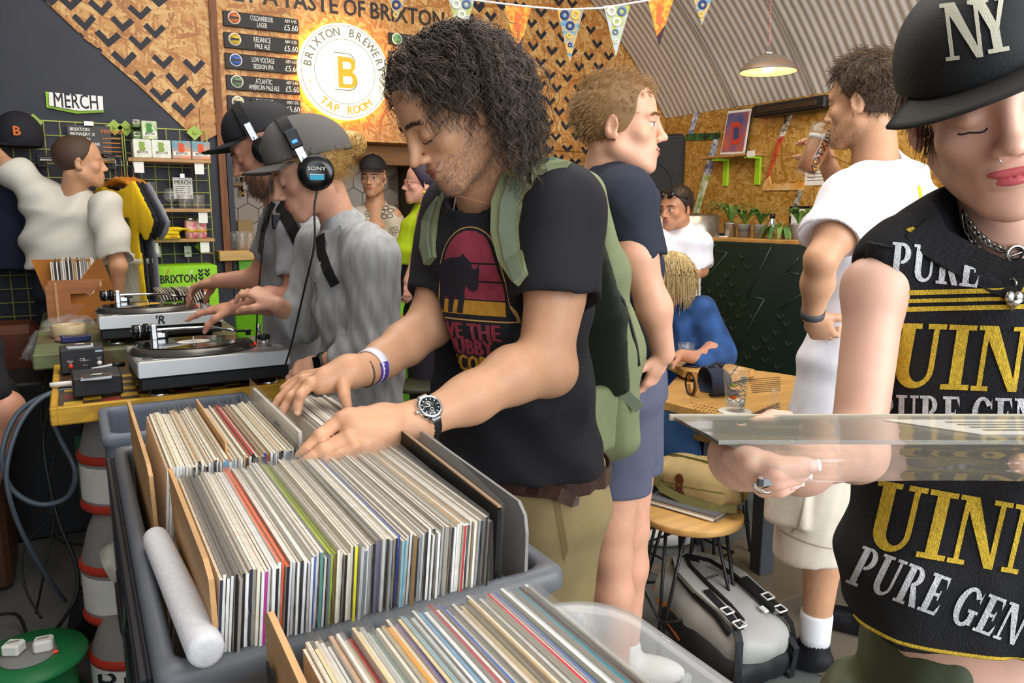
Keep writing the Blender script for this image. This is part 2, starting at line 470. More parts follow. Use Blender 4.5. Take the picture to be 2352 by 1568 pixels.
def strands(curves,rad,name,m,parent,n=3,**kw):
 Cv=np.asarray(curves,float);Nn,K,_=Cv.shape
 r=np.broadcast_to(np.asarray(rad,float).reshape(-1,1)if np.ndim(rad)<2 else rad,(Nn,K))*np.linspace(1,.35,K)[None]
 T=np.gradient(Cv,axis=1);T/=np.linalg.norm(T,axis=2)[...,None]+1e-12
 ref=np.where(np.abs(T[...,2:3])<.9,np.array([0,0,1.0]),np.array([1.0,0,0]));u=np.cross(T,ref);u/=np.linalg.norm(u,axis=2)[...,None]+1e-12;w=np.cross(T,u)
 V=np.stack([Cv+r[...,None]*(math.cos(6.2832*k/n)*u+math.sin(6.2832*k/n)*w)for k in range(n)],2).reshape(-1,3)
 b=(np.arange(Nn)[:,None]*K+np.arange(K-1)[None]).ravel()*n;Q=[]
 for k in range(n):Q.append(np.stack([b+k,b+(k+1)%n,b+n+(k+1)%n,b+n+k],1))
 return mesh_obj(name,V,np.concatenate(Q),m,parent,**kw)
 # the room
WV,WU,WL,TV=5.1,4.40,-2.416,6.15
ARC_U,ARC_Z,ARC_R=0.982,-0.199,4.2
def arc_z(u):return ARC_Z+math.sqrt(max(0.0,ARC_R**2-(u-ARC_U)**2))
def osb(name,rot,c1,c2,c3,axis):
 m=bpy.data.materials.new(name);m.use_nodes=True;nt=m.node_tree;N=nt.nodes;L=nt.links;b=N['Principled BSDF']
 tc=N.new('ShaderNodeTexCoord');last=None;hts=[]
 nz=N.new('ShaderNodeTexNoise');nz.inputs['Scale'].default_value=9;L.new(tc.outputs['Object'],nz.inputs['Vector'])
 mixv=N.new('ShaderNodeVectorMath');mixv.operation='MULTIPLY_ADD';mixv.inputs[1].default_value=(.035,.035,.035);L.new(nz.outputs['Color'],mixv.inputs[0]);L.new(tc.outputs['Object'],mixv.inputs[2])
 for i,(ang,sx,sy)in enumerate(((12,9,48),(72,10,55),(131,8,44),(-25,14,75),(95,16,80))):
  mp=N.new('ShaderNodeMapping');mp.vector_type='POINT'
  mp2=N.new('ShaderNodeMapping')
  a=math.radians(ang+rot)
  if axis=='v':mp.inputs['Rotation'].default_value=(0,a,0);mp2.inputs['Scale'].default_value=(sx,1,sy)
  else:mp.inputs['Rotation'].default_value=(a,0,0);mp2.inputs['Scale'].default_value=(1,sx,sy)
  L.new(mixv.outputs[0],mp.inputs[0]);L.new(mp.outputs[0],mp2.inputs[0])
  v=N.new('ShaderNodeTexVoronoi');v.inputs['Scale'].default_value=1;v.inputs['Randomness'].default_value=1;L.new(mp2.outputs[0],v.inputs['Vector'])
  sep=N.new('ShaderNodeSeparateColor');L.new(v.outputs['Color'],sep.inputs[0])
  if last is None:last=sep.outputs[0]
  else:
   mx=N.new('ShaderNodeMath');mx.operation='MAXIMUM';L.new(last,mx.inputs[0]);L.new(sep.outputs[0],mx.inputs[1]);last=mx.outputs[0]
  hts.append(sep.outputs[1])
 fr=N.new('ShaderNodeMath');fr.operation='MULTIPLY';fr.inputs[1].default_value=7.31;L.new(last,fr.inputs[0])
 fc=N.new('ShaderNodeMath');fc.operation='FRACT';L.new(fr.outputs[0],fc.inputs[0])
 r=N.new('ShaderNodeValToRGB');L.new(fc.outputs[0],r.inputs[0]);e=r.color_ramp.elements
 e[0].color=(*lin(c1),1);e[1].color=(*lin(c3),1);e[1].position=.97;k=r.color_ramp.elements.new(.45);k.color=(*lin(c2),1)
 n2=N.new('ShaderNodeTexNoise');n2.inputs['Scale'].default_value=160;L.new(tc.outputs['Object'],n2.inputs['Vector'])
 mm=N.new('ShaderNodeMix');mm.data_type='RGBA';mm.blend_type='MULTIPLY';mm.inputs[0].default_value=.45;L.new(r.outputs[0],mm.inputs[6]);L.new(n2.outputs['Fac'],mm.inputs[7])
 L.new(mm.outputs[2],b.inputs['Base Color']);b.inputs['Roughness'].default_value=.5
 bp=N.new('ShaderNodeBump');bp.inputs['Strength'].default_value=.35;bp.inputs['Distance'].default_value=.002;L.new(fc.outputs[0],bp.inputs['Height']);L.new(bp.outputs[0],b.inputs['Normal'])
 return m
OSB_B=osb('strand board bar wall',0,'b26d2a','d79446','efc078','v')
OSB_R=osb('strand board side wall',30,'a97526','cd9a45','e3b868','u')
NAVY=mat('navy black paint','2a2b36',.55,var=.12,vscale=6,bump=.2,bscale=25)
INK=mat('chevron paint','20202a',.6)
PLY=mat('plywood','c08a52',.55,var=.18,vscale=5,stretch=(1,1,8))
TRIM=mat('brown timber','7a4a25',.6,var=.25,vscale=9,stretch=(8,8,1))
WHITE=mat('white paint','f3f1ea',.5)
BLACK=mat('black plastic','15151a',.45)
BLACKG=mat('black gloss','0c0c0e',.2)
STEEL=mat('brushed steel','b9bcc0',.3,metal=1,var=.08,vscale=30)
CHROME=mat('chrome','e2e4e8',.12,metal=1)
LIME=mat('lime green paint','a5d82a',.5)
GLASS=film('clear glass','e8f0f0',.045,.03)
fl=MB();fl.span((WL,-3.0,-.06),(WU,TV,0))
FLOORM=mat('grey concrete','4f5254',.42,var=.3,vscale=2.2,bump=.25,bscale=40,bdist=.003,col2='71736f')
fl.build('floor',FLOORM,kind='structure')
pt=MB();pt.span((1.95,1.2,0),(2.75,2.3,.003));pt.build('floor_panel',mat('sandy concrete patch','766c5e',.45,var=.18,vscale=3),kind='structure')
wb=MB()
def wall_poly(pts,v,th,mi=0,mb=None):(mb or wb).prism(pts,th,(0,v+0,0),(1,0,0),(0,0,1),mi)
R0,R1,RZ=0.90,2.42,1.93
us=np.linspace(WL,.86,14)
wall_poly([(WL,0),(.90,0),(.90,RZ),(.86,RZ)]+[(u,arc_z(u)+.02)for u in us[::-1]],WV+.1,.1,0)
us=np.linspace(.86,R1,8);wall_poly([(.86,RZ),(R1,RZ)]+[(u,arc_z(u)+.02)for u in us[::-1]],WV+.1,.1,1)
us=np.linspace(R1,WU,16);wall_poly([(R1,0),(WU,0)]+[(u,arc_z(u)+.02)for u in us[::-1]],WV+.1,.1,1)
wall_back=wb.build('wall_back',[NAVY,OSB_B],kind='structure')
wr=MB();wr.span((WU,-.2,0),(WU+.08,WV+.1,arc_z(WU)));wr.build('wall_right',OSB_R,kind='structure')
wl=MB();wl.span((WL-.08,-3,0),(WL,WV+.1,arc_z(WL)+.01));wl.build('wall_left',NAVY,kind='structure')
TILEBED=mat('tile grout','8d7a66',.8)
wt=MB();wt.span((R0-.1,TV,0),(R1+.1,TV+.06,2.6));wall_bar=wt.build('wall_bar',TILEBED,kind='structure')
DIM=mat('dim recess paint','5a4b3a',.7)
ws=MB();ws.span((R0-.1,WV+.1,0),(R0,TV,2.5));ws.build('wall_recess_left',DIM,kind='structure')
ws=MB();ws.span((R1,WV+.1,0),(R1+.1,TV,2.5));ws.build('wall_recess_right',DIM,kind='structure')
ws=MB();ws.span((R0-.1,WV+.1,2.5),(R1+.1,TV,2.6));ws.build('ceiling_recess',DIM,kind='structure')
TILE=[mat('glazed hexagon tile','cdbda8',.35),mat('glazed hexagon tile pale','d8c9b4',.35),mat('glazed hexagon tile warm','c2ae95',.35)]
hr=.088;hexp=[((hr-.004)*math.cos(math.pi/6+k*math.pi/3),(hr-.004)*math.sin(math.pi/6+k*math.pi/3))for k in range(6)]
protos=[];nt_=0
for r_ in range(13):
 for c_ in range(11):
  u=R0+.06+c_*hr*1.732+(r_%2)*hr*.866;z=.78+r_*hr*1.5
  if u>R1-.07:continue
  if len(protos)<3:
   mb=MB();mb.prism(hexp,.009,(0,0,0),(1,0,0),(0,0,1));t=mb.build('tile',TILE[len(protos)],wall_bar);protos.append(t)
   t.location=(u,TV,z)
  else:
   t=copy_of(protos[rnd.randrange(3)],wall_bar,(u,TV,z))
A0=math.acos((WU-ARC_U)/ARC_R);A1=math.pi-math.acos((ARC_U-WL)/ARC_R)
na=44;pitch=.058;nv_=int(8.15/pitch)*6
ang=np.linspace(A0,A1,na);vv=np.linspace(-3.0,5.2,nv_)
off=np.abs(np.sin(vv/pitch*math.pi))**.8*.016
rr=np.repeat(ARC_R-off[None,:],na,0)
P=np.stack([ARC_U+np.cos(ang)[:,None]*rr,np.broadcast_to(vv[None],rr.shape),ARC_Z+np.sin(ang)[:,None]*rr],-1).reshape(-1,3)
i,j=np.meshgrid(np.arange(na-1),np.arange(nv_-1),indexing='ij');b=(i*nv_+j).ravel();Q=np.stack([b,b+1,b+nv_+1,b+nv_],1)
mesh_obj('ceiling',P,Q,mat('white painted corrugated steel','d0c9c0',.45,var=.07,vscale=3),kind='structure')
sm_=MB()
for v in(1.1,2.35,3.6,4.3):
 sm_.tube([(ARC_U+math.cos(a)*(ARC_R-.017),v,ARC_Z+math.sin(a)*(ARC_R-.017))for a in np.linspace(A0,A1,40)],.004,5)
sm_.build('trim_1',mat('sheet lap','9c938a',.5),kind='structure')
def up(px,py,v=WV):p=onv(px,py,v);return(p[0],p[2])
def zz(x,y):return(x/2.24,y/2.24)
dg=MB()
edge=[zz(215,-20),zz(240,15),zz(405,172),zz(412,168),zz(432,190),zz(428,198),zz(505,252),zz(512,245),zz(525,262),zz(520,275),zz(700,430),zz(850,570),zz(985,695)]
poly=[up(*p)for p in edge]+[up(*zz(1030,705)),up(*zz(1105,640)),up(*zz(1090,-60)),up(*zz(215,-60))]
wall_poly(poly,WV-.001,.012,0,dg)
chev_wall=dg.build('trim_2',OSB_B,kind='structure')
pl=MB();wall_poly([up(*zz(1025,560)),up(*zz(1118,560)),up(*zz(1122,690)),up(*zz(1030,735))],WV-.013,.012,0,pl)
po=pl.build('trim_3',PLY,kind='structure')
for x,y in((1045,580),(1105,582),(1046,637),(1107,637)):
 sc_=MB();p=onv(*zz(x,y),WV-.025);sc_.lathe(p,[(.006,0),(.005,.002),(0,.003)],10,(0,-1,0));sc_.build('screw',mat('brass','d8b45a',.3,metal=1),po)
po2=MB();a=onv(488,-12,WV-.03);b_=onv(504,330,WV-.03);po2.span((b_[0]-.012,WV-.035,1.0),(b_[0]+.03,WV,a[2]+.3));po2.build('trim_4',TRIM,kind='structure')
def chev_shape(w,h,t):
 return[(-w,h*.28),(-w+t*.62,h*.28+t*.62),(0,-h*.62+t*1.15),(w-t*.62,h*.28+t*.62),(w,h*.28),(0,-h*.62)]
def chevrons(spots,v,w,h,t,parent,name='chevron'):
 src=None
 for px,py in spots:
  p=onv(px,py,v)
  if src is None:
   mb=MB();mb.prism(chev_shape(w,h,t),.0015,(0,0,0),(1,0,0),(0,0,1));src=mb.build(name,INK,parent);c=src
  else:c=copy_of(src,parent)
  c.location=p-_org(parent);c.scale=(rnd.uniform(.92,1.08),1,rnd.uniform(.92,1.1));c.rotation_euler=(0,rnd.uniform(-.06,.06),0)
CH1=[(360,10),(520,40),(720,65),(435,115),(630,125),(797,160),(557,200),(722,222),(640,305),(840,318),(1000,342),(745,402),(912,418),(830,490),(1012,485),(945,565),(815,0),(260,-8)]
chevrons([zz(*p)for p in CH1],WV-.013,.064,.07,.036,chev_wall)
CH2=[(62,88),(108,172),(45,235),(112,292),(160,362),(200,435),(270,500),(312,580),(358,635),(395,705),(362,770),(320,65),(385,130),(320,180),(278,240),(375,262),(317,320),(420,327),(257,380),(365,388),(315,440),(455,402),(400,455),(365,522),(465,518),(412,575),(500,590),(447,648),(500,702),(455,765),(515,345),(512,460),(565,290),(560,408),(608,228),(615,345),(575,155),(668,290),(480,20),(160,240),(220,300),(270,120),(120,30),(305,700),(270,755),(410,10),(495,835),(550,775),(410,815),(65,355),(15,150),(430,195),(478,268),(210,30),(560,640),(600,760),(585,700),(190,120),(0,40),(640,420),(700,380),(520,90)]
CH3=[(1385,25),(1500,25),(1450,85),(1335,90),(1390,150),(1500,170),(1335,215),(1435,235),(1500,295),(1455,355),(1555,245),(1545,380),(1390,290),(1520,440)]
chevrons([(1100+x/2.24,y/2.24)for x,y in CH2]+[(480+x/2.24,y/2.24)for x,y in CH3],WV-.0005,.05,.055,.03,wall_back)
jt=MB();p=onv(1250,345,WV);jt.span((2.5,WV-.003,p[2]-.003),(WU,WV,p[2]+.003));jt.span((2.55,WV-.003,0),(2.556,WV,arc_z(2.55)-.01));jt.build('trim_5',mat('board joint','5f3a18',.8),kind='structure')
bm_=MB();bm_.span((R0,WV+.3,1.80),(R1,WV+.42,1.93));bm_.span((R0,WV+.12,1.93),(R1,WV+.42,1.97));bm_.build('trim_6',mat('header timber','9c6a38',.6,var=.2,vscale=6,stretch=(1,8,8)),kind='structure')
ep=MB();ep.span((.872,WV-.02,0),(.905,WV,RZ-.02));ep.build('trim_7',NAVY,kind='structure')
TXT=mat('menu lettering black','2b211b',.5)
def wall_word(s,x0,x1,zb,zt,v,m,name,parent):
 u0=onv(x0,40,v)[0];u1=onv(x1,40,v)[0]
 return sign_text(s,((u0+u1)/2,v,(zb+zt)/2),(1,0,0),(0,0,1),zt-zb,name,m,parent,bold=.03,width=u1-u0)
zb=onv(1018,66,WV)[2];zt=onv(1018,31,WV)[2]
for s,x0,x1 in(('GET',500,592),('A',606,640),('TASTE',648,777),('OF',790,838),('BRIXTON',852,1019)):wall_word(s,x0,x1,zb,zt,WV-.002,TXT,'lettering',wall_back)
SLATE=mat('chalkboard slate','2d2926',.6);CHALK=mat('chalk white','f0ece2',.7)
menus=[('COLDHARBOUR','LAGER','4.4%',(1143,55,1535,178),'d9703a'),('RELIANCE','PALE ALE','4.2%',(1147,165,1536,285),'d9b23a'),('LOW VOLTAGE','SESSION IPA','4.5%',(1153,272,1540,387),'3f63b0'),('ATLANTIC','AMERICAN PALE ALE','5.4%',(1160,385,1542,490),'6d8a62'),('ELECTRIC','WEST COAST IPA','6%',(1165,490,1545,593),'d8c7a0'),('BRIXTON','PALE','6.5%',(1175,600,1547,690),'444444')]
order=['uppermost','second from the top','third from the top','fourth from the top','fifth from the top','lowest, half behind the caps']
for k,(n1,n2,abv,(x0,y0,x1,y1),bc)in enumerate(menus):
 A=onv(*zz(x0,y0),WV);B=onv(*zz(x1,y1),WV);v=WV-.018
 w_=B[0]-A[0];h_=A[2]-B[2];c=((A[0]+B[0])/2,v,(A[2]+B[2])/2)
 t=thing('menu_board',f'black chalk menu board of beer {("named "+n1.title()+", ") if k < 5 else ""}{order[k]} in the column','sign',(c[0],WV,c[2]),'chalk menu boards left of the round sign')
 mb=MB();mb.box((c[0],WV-.009,c[2]),(w_,.018,h_),None,0,.003);mb.build('slate',SLATE,t)
 mb=MB();q=(A[0]+w_*.14,v-.001,c[2]+h_*.08);mb.lathe(q,[(0,.003),(.036,.003),(.038,.0)],24,(0,-1,0));bd=mb.build('badge',WHITE,t)
 mb=MB();mb.lathe((q[0],q[1]-.003,q[2]),[(0,.002),(.031,.002),(.032,0)],24,(0,-1,0));mb.build('badge_face',mat('badge '+bc,bc,.5,var=.6,vscale=60),bd)
 mb=MB();mb.box((q[0],q[1]-.0055,q[2]),(.05,.001,.014));mb.build('badge_band',mat('badge dark band','2a2420',.5),bd)
 for s,cx,cz,hh,ww in((n1,.50,.20,.030,min(.6,.026*len(n1)+.02)*.33/.46),(n2,.50,-.22,.028,min(.36,.017*len(n2)+.01))):
  sign_text(s,(A[0]+w_*cx,v,c[2]+h_*cz),(1,0,0),(0,0,1),hh,'lettering',CHALK,t,width=min(.5,ww)*.62,bold=.004)
 sign_text('ABV '+abv,(A[0]+w_*.89,v,c[2]+h_*.28),(1,0,0),(0,0,1),.02,'lettering',CHALK,t,width=.075,bold=.006)
 sign_text('£5.60',(A[0]+w_*.89,v,c[2]-h_*.18),(1,0,0),(0,0,1),.034,'lettering',CHALK,t,width=.085,bold=.004)
for k,(y0,y1,bc)in enumerate(((75,106,'6fa36a'),(118,150,'b06a3a'),(160,192,'7a7a7a'))):
 A=onv(890,y0,WV);B=onv(1052,y1+14,WV);v=WV-.018
 t=thing('menu_board','black chalk menu board right of the round sign, '+('highest one with a green badge','middle one behind the curly hair','lowest one behind the curly hair')[k],'sign',(A[0],WV,B[2]),'chalk menu boards right of the round sign')
 mb=MB();mb.span((A[0],WV-.018,B[2]),(B[0],WV,A[2]),0,.003);mb.build('slate',SLATE,t)
 mb=MB();mb.lathe((A[0]+.06,v-.001,(A[2]+B[2])/2),[(0,.003),(.036,.003),(.038,0)],24,(0,-1,0));bd=mb.build('badge',WHITE,t)
 mb=MB();mb.lathe((A[0]+.06,v-.004,(A[2]+B[2])/2),[(0,.002),(.03,.002),(.031,0)],24,(0,-1,0));mb.build('badge_face',mat('badge '+bc,bc,.5,var=.4,vscale=60),bd)
 sign_text('PALE ALE',(A[0]+.22,v,(A[2]+B[2])/2),(1,0,0),(0,0,1),.03,'lettering',CHALK,t,width=.16)
sc_c=onv(793,165,WV-.09);sr=.30
t=thing('round_sign','glowing round white sign with a yellow letter B over the bar','sign',(sc_c[0],WV,sc_c[2]))
mb=MB();mb.lathe((sc_c[0],WV-.03,sc_c[2]),[(0,0),(sr-.02,0),(sr,.01),(sr,.055),(sr-.006,.06),(0,.06)],64,(0,-1,0));mb.build('light_box',mat('lit white acrylic','fff6dc',.4,emit=.74,emitcol='fff0c8'),t)
mb=MB();mb.lathe((sc_c[0],WV-.012,sc_c[2]),[(sr-.05,0),(sr-.05,.012),(sr-.03,.012),(sr-.03,0)],48,(0,-1,0),close=True);mb.build('halo_tube',mat('lit halo tube','ffb030',.4,emit=42,emitcol='ffab2e'),t)
vs=WV-.0915;GOLD=mat('gold print','e3b21c',.5,emit=.12,emitcol='e3a800');GREYP=mat('grey print','8a8670',.6)
mb=MB()
for r_ in(sr-.014,sr-.098):
 mb.lathe((sc_c[0],vs,sc_c[2]),[(r_-.003,0),(r_-.003,.0015),(r_,.0015),(r_,0)],64,(0,-1,0),close=True)
mb.build('ring_print',GREYP,t)
def arc_text(s,c,r,a0,a1,h,m,parent,flip=False):
 for k,ch in enumerate(s):
  if ch==' ':continue
  a=math.radians(a0+(a1-a0)*k/(len(s)-1));up_=np.array([math.cos(a),0,math.sin(a)])
  if flip:up_=-up_
  ex=np.array([up_[2],0,-up_[0]])
  sign_text(ch,np.array(c)+np.array([math.cos(a),0,math.sin(a)])*r,ex,up_,h,'lettering',m,parent,bold=.03,xs=.9)
arc_text('BRIXTON BREWERY',(sc_c[0],vs,sc_c[2]),sr-.057,172,8,.05,GREYP,t)
arc_text('TAP ROOM',(sc_c[0],vs,sc_c[2]),sr-.057,232,308,.05,GOLD,t,True)
for a,s in((198,1),(342,1)):
 a=math.radians(a);c=np.array((sc_c[0]+math.cos(a)*(sr-.057),vs,sc_c[2]+math.sin(a)*(sr-.057)))
 mb=MB();mb.prism([(-.006,-.03),(.006,0),(-.001,.0),(.008,.03),(-.008,-.004),(0,-.004)],.0015,c,(1,0,0),(0,0,1));mb.build('bolt_print',GOLD,t)
def letter_b(s,o=0):
 w,h=.62*s,s
 out=[(-w/2,-h/2),(w*.12,-h/2)]+[(w*.12+w*.42*math.sin(a),-h*.23-h*.27*math.cos(a))for a in np.linspace(.2,2.75,8)]+[(w*.10+w*.36*math.sin(a),h*.25-h*.25*math.cos(a))for a in np.linspace(.5,2.9,8)]+[(-w/2,h/2)]
 return out
def frame_b(s,v,m,name,parent,c,th):
 w,h=.62*s,s;V,T=tri2d(letter_b(s));P=[(c[0]+x,v,c[2]+y)for x,y in V];mb=MB();mb.add(P,T);return mb.build(name,m,parent)
frame_b(.235,vs-.001,GREYP,'letter_outline',t,(sc_c[0]+.002,0,sc_c[2]+.0),0)
frame_b(.222,vs-.002,mat('white letter bevel','fdf4d2',.5,emit=.9,emitcol='fff2c8'),'letter_bevel',t,(sc_c[0],0,sc_c[2]),0)
c=(sc_c[0]+.012,0,sc_c[2]-.004);frame_b(.195,vs-.003,GOLD,'letter',t,c,0)
for zc,hh,ww in((.043,.042,.052),(-.048,.048,.058)):
 mb=MB();mb.prism([(-.028,-hh/2),(ww-.036,-hh/2),(ww-.026,-hh/4),(ww-.026,hh/4),(ww-.036,hh/2),(-.028,hh/2)],.001,(c[0],vs-.003,c[2]+zc),(1,0,0),(0,0,1))
 mb.build('letter_counter',MATS['white letter bevel'],t)
t=thing('merch_sign','white pointed plate reading MERCH with a lime edge on the dark wall','sign',onv(170,240,WV))
mb=MB();wall_poly([up(*zz(*p))for p in((234,474),(262,478),(530,560),(533,580),(392,586),(240,555))],WV-.001,.02,0,mb);mb.build('lime_edge',LIME,t)
mb=MB();wall_poly([up(*zz(*p))for p in((252,479),(527,500),(531,571),(402,574),(254,547))],WV-.021,.02,0,mb);mb.build('plate',WHITE,t)
c=onv(*zz(392,524),WV-.042);sign_text('MERCH',c,(1,0,0),(0,0,1),.078,'lettering',INK,t,width=.215,bold=.008)
# merch wall on the dark half
def zp(x,y,v=WV):return onv(x/2.24,y/2.24,v)
WIRE=mat('yellow green wire','b4bb62',.45);GV=WV-.06;SHELFW=mat('shelf board','b58a58',.55,var=.2,vscale=7,stretch=(1,8,8))
def grid_panel(u0,u1,z0,z1,label):
 t=thing('grid_panel',label,'display grid',((u0+u1)/2,GV,z0),'wire grids of the merch wall')
 n=max(1,round((u1-u0)/.0762));m=max(1,round((z1-z0)/.0762));mb=MB()
 for i in range(1,n):u=u0+(u1-u0)*i/n;mb.tube([(u,GV,z0),(u,GV,z1)],.0026,4)
 for j in range(1,m):z=z0+(z1-z0)*j/m;mb.tube([(u0,GV+.005,z),(u1,GV+.005,z)],.0026,4)
 mb.build('wire_mesh',WIRE,t,kind='stuff')
 for a,b in(((u0,z0),(u0,z1)),((u1,z0),(u1,z1)),((u0,z0),(u1,z0)),((u0,z1),(u1,z1))):
  mb=MB();mb.tube([(a[0],GV,a[1]),(b[0],GV,b[1])],.004,6);mb.build('frame_bar',WIRE,t)
 return t
gA=grid_panel(-.62,zp(620,660)[0],.5,zp(300,630)[2],'tall green wire grid behind the man in the white shirt')
gB=grid_panel(zp(632,660)[0],zp(1052,670)[0],zp(950,1365)[2],zp(850,668)[2],'green wire grid carrying the shelves of boxes, glasses and cans')
for px,py,par,nm in((174,628,gA,0),(588,655,gA,0),(648,660,gB,0),(1000,683,gB,0),(1040,1268,gB,0)):
 p=zp(px,py,GV-.004);s=.045;mb=MB();mb.prism([(-s,0),(0,-s),(s,0),(0,s)],.004,p,(1,0,0),(0,0,1));mb.lathe(p+np.array([0,-.004,0]),[(.012,0),(.012,.004),(0,.005)],10,(0,-1,0));mb.build('bracket_plate',mat('green bracket','9db84a',.5),par)
def shelf(x0,x1,y,v0,v1,label,nm='shelf'):
 A=zp(x0,y,v0);B=zp(x1,y,v0);z=(A[2]+B[2])/2
 t=thing('wall_shelf',label,'shelf',((A[0]+B[0])/2,v1,z),'shelves hooked on the wire grid')
 mb=MB();mb.span((A[0],v0,z-.012),(B[0],v1,z+.008),0,.002);mb.build('board',SHELFW,t)
 for f in(.12,.85):
  u=A[0]+(B[0]-A[0])*f;mb=MB();mb.prism([(0,0),(.18,0),(0,-.09)],.004,(u,v1+.03,z-.012),(0,-1,0),(0,0,1));mb.build('bracket',STEEL,t)
  mb=MB();mb.span((u-.025,v0+.01,z-.075),(u+.025,v0+.012,z-.014));mb.build('price_tag',WHITE,t)
 return z+.008,A[0],B[0]
SV0,SV1=WV-.27,GV-.008
sh1,s1a,s1b=shelf(660,1085,823,SV0,SV1,'upper wooden shelf holding beer gift boxes')
sh2,s2a,s2b=shelf(770,1090,1080,SV0,SV1,'middle wooden shelf holding glasses')
sh3,s3a,s3b=shelf(745,1105,1235,SV0,SV1,'lower wooden shelf holding folded shirts and cans')
CARDG=mat('pale green printed card','cfdcb0',.6,var=.35,vscale=28);CARDW=mat('white printed card','e4e8da',.6,var=.12,vscale=30);CARDB=mat('teal orange printed card','57a0b0',.6,col2='e8a078',vscale=9,detail=1)
def beer_box(px0,px1,py0,z0,m,label,dv=.0,logo='8fa84a',inner=None):
 v=SV0+.015+dv;A=zp(px0,800,v);B=zp(px1,800,v);zt=zp((px0+px1)/2,py0,v)[2]
 t=thing('beer_box',label,'box',((A[0]+B[0])/2,v+.06,z0),'beer gift boxes on the upper shelf')
 w=B[0]-A[0];mb=MB();mb.span((A[0],v,z0+.001),(B[0],v+.16,zt),0,.004);mb.build('carton',m,t)
 c=((A[0]+B[0])/2,v,(z0+zt)/2+.012)
 V,T=tri2d([(x*1,y)for x,y in letter_b((zt-z0)*.5)]);mb=MB();mb.add([(c[0]+x,v-.0012,c[2]+y)for x,y in V],T);mb.build('letter_print',mat('print '+logo,logo,.6),t)
 mb=MB();mb.span((A[0]+.006,v-.001,z0+.02),(B[0]-.006,v,z0+.042));mb.build('name_band',mat('cream band','f2efe2',.6),t)
 sign_text('BRIXTON',(c[0],v-.001,z0+.031),(1,0,0),(0,0,1),.014,'lettering',INK,t,width=w*.6,bold=.02)
 return zt
b1=beer_box(688,782,716,sh1,CARDW,'white and green beer box at the left end of the upper shelf')
beer_box(784,882,720,sh1,CARDW,'white and green beer box next to the teal boxes')
beer_box(887,985,724,sh1,CARDB,'teal and orange beer box beside the white boxes',logo='e0562a')
beer_box(988,1084,728,sh1,CARDB,'teal and orange beer box at the right end of the upper shelf',logo='e0562a')
beer_box(740,818,622,b1,CARDG,'tall green beer box standing on the white boxes',logo='4a8a3a')
beer_box(692,737,676,b1,mat('dark green printed card','6f8a55',.6,var=.4,vscale=30),'small dark green beer carton lower of two, left of the green box',dv=.05)
beer_box(692,737,628,b1+.068,MATS['dark green printed card'],'small dark green beer carton upper of two, left of the green box',dv=.05)
t=thing('price_list','white merch price list clipped to the grid above the glasses','paper',zp(940,1024,GV))
A=zp(887,912,GV-.01);B=zp(995,1024,GV-.01);mb=MB();mb.span((A[0],GV-.012,B[2]),(B[0],GV-.01,A[2]));mb.build('sheet',WHITE,t)
sign_text('MERCH',((A[0]+B[0])/2,GV-.012,A[2]-.03),(1,0,0),(0,0,1),.024,'lettering',mat('olive ink','5d6a22',.6),t,width=.09,bold=.02)
for k in range(8):
 mb=MB();z=A[2]-.055-k*.012;mb.span((A[0]+.012,GV-.0128,z),(A[0]+.07-(k%3)*.008,GV-.012,z+.003));mb.build('text_line',mat('grey ink','77776f',.7),t)
 mb=MB();mb.span((B[0]-.03,GV-.0128,z),(B[0]-.012,GV-.012,z+.003));mb.build('text_line',MATS['grey ink'],t)
mb=MB();mb.box(((A[0]+B[0])/2,GV-.014,A[2]+.01),(.03,.012,.03),None,0,.004);mb.build('clip',CHROME,t)
t=thing('price_list','dark grey street wear price list clipped left on the grid','sign',zp(460,795,GV))
A=zp(343,640,GV-.01);B=zp(578,795,GV-.01);mb=MB();mb.span((A[0],GV-.014,B[2]),(B[0],GV-.01,A[2]));mb.build('sheet',mat('charcoal card','4a4746',.6),t)
for k,s in enumerate(('BRIXTON','BREWERY X','BRIXTON','STREET WEAR')):
 sign_text(s,(A[0]+.012,GV-.0145,A[2]-.024-k*.026),(1,0,0),(0,0,1),.017,'lettering',CHALK,t,bold=.03,align='LEFT',xs=.92)
sign_text('PRICELIST',(A[0]+.225,GV-.0145,A[2]-.03),(1,0,0),(0,0,1),.02,'lettering',mat('orange ink','d7792a',.6),t,width=.115,bold=.02)
for k in range(5):
 mb=MB();z=A[2]-.07-k*.024;mb.span((A[0]+.17,GV-.0148,z),(A[0]+.26,GV-.014,z+.005));mb.build('text_line',MATS['orange ink'],t)
mb=MB();mb.lathe((A[0]+.06,GV-.0145,A[2]-.15),[(0,.001),(.026,.001),(.027,0)],20,(0,-1,0));mb.build('badge',CHALK,t)
mb=MB();mb.box(((A[0]+B[0])/2,GV-.016,A[2]+.01),(.05,.012,.03),None,0,.004);mb.build('clip',CHROME,t)
def tumbler(u,v,z,r,h,label,cat='glass',group=None,nm='beer_glass',stem=False):
 t=thing(nm,label,cat,(u,v,z),group);mb=MB()
 if stem:prof=[(.025,0),(.028,.003),(.006,.008),(.006,h*.3),(r*.9,h*.45),(r,h*.65),(r*.75,h),(r*.72,h),(r*.94,h*.65),(r*.85,h*.47),(0,h*.34)]
 else:prof=[(0,.0),(r*.84,0),(r,h),(r-.003,h),(r*.84-.003,.012),(0,.012)]
 mb.lathe((u,v,z+.0005),prof,20);mb.build('bowl',GLASS,t);return t
def zu(x,v):return zp(x,1000,v)[0]
v_=SV0+.07
tumbler(zu(775,v_),v_,sh2,.034,.15,'tall clear tumbler at the left end of the middle shelf',group='glasses on the middle shelf')
tumbler(zu(880,v_),v_,sh2,.042,.115,'round stemmed beer glass beside the tall tumbler on the shelf',group='glasses on the middle shelf',stem=True)
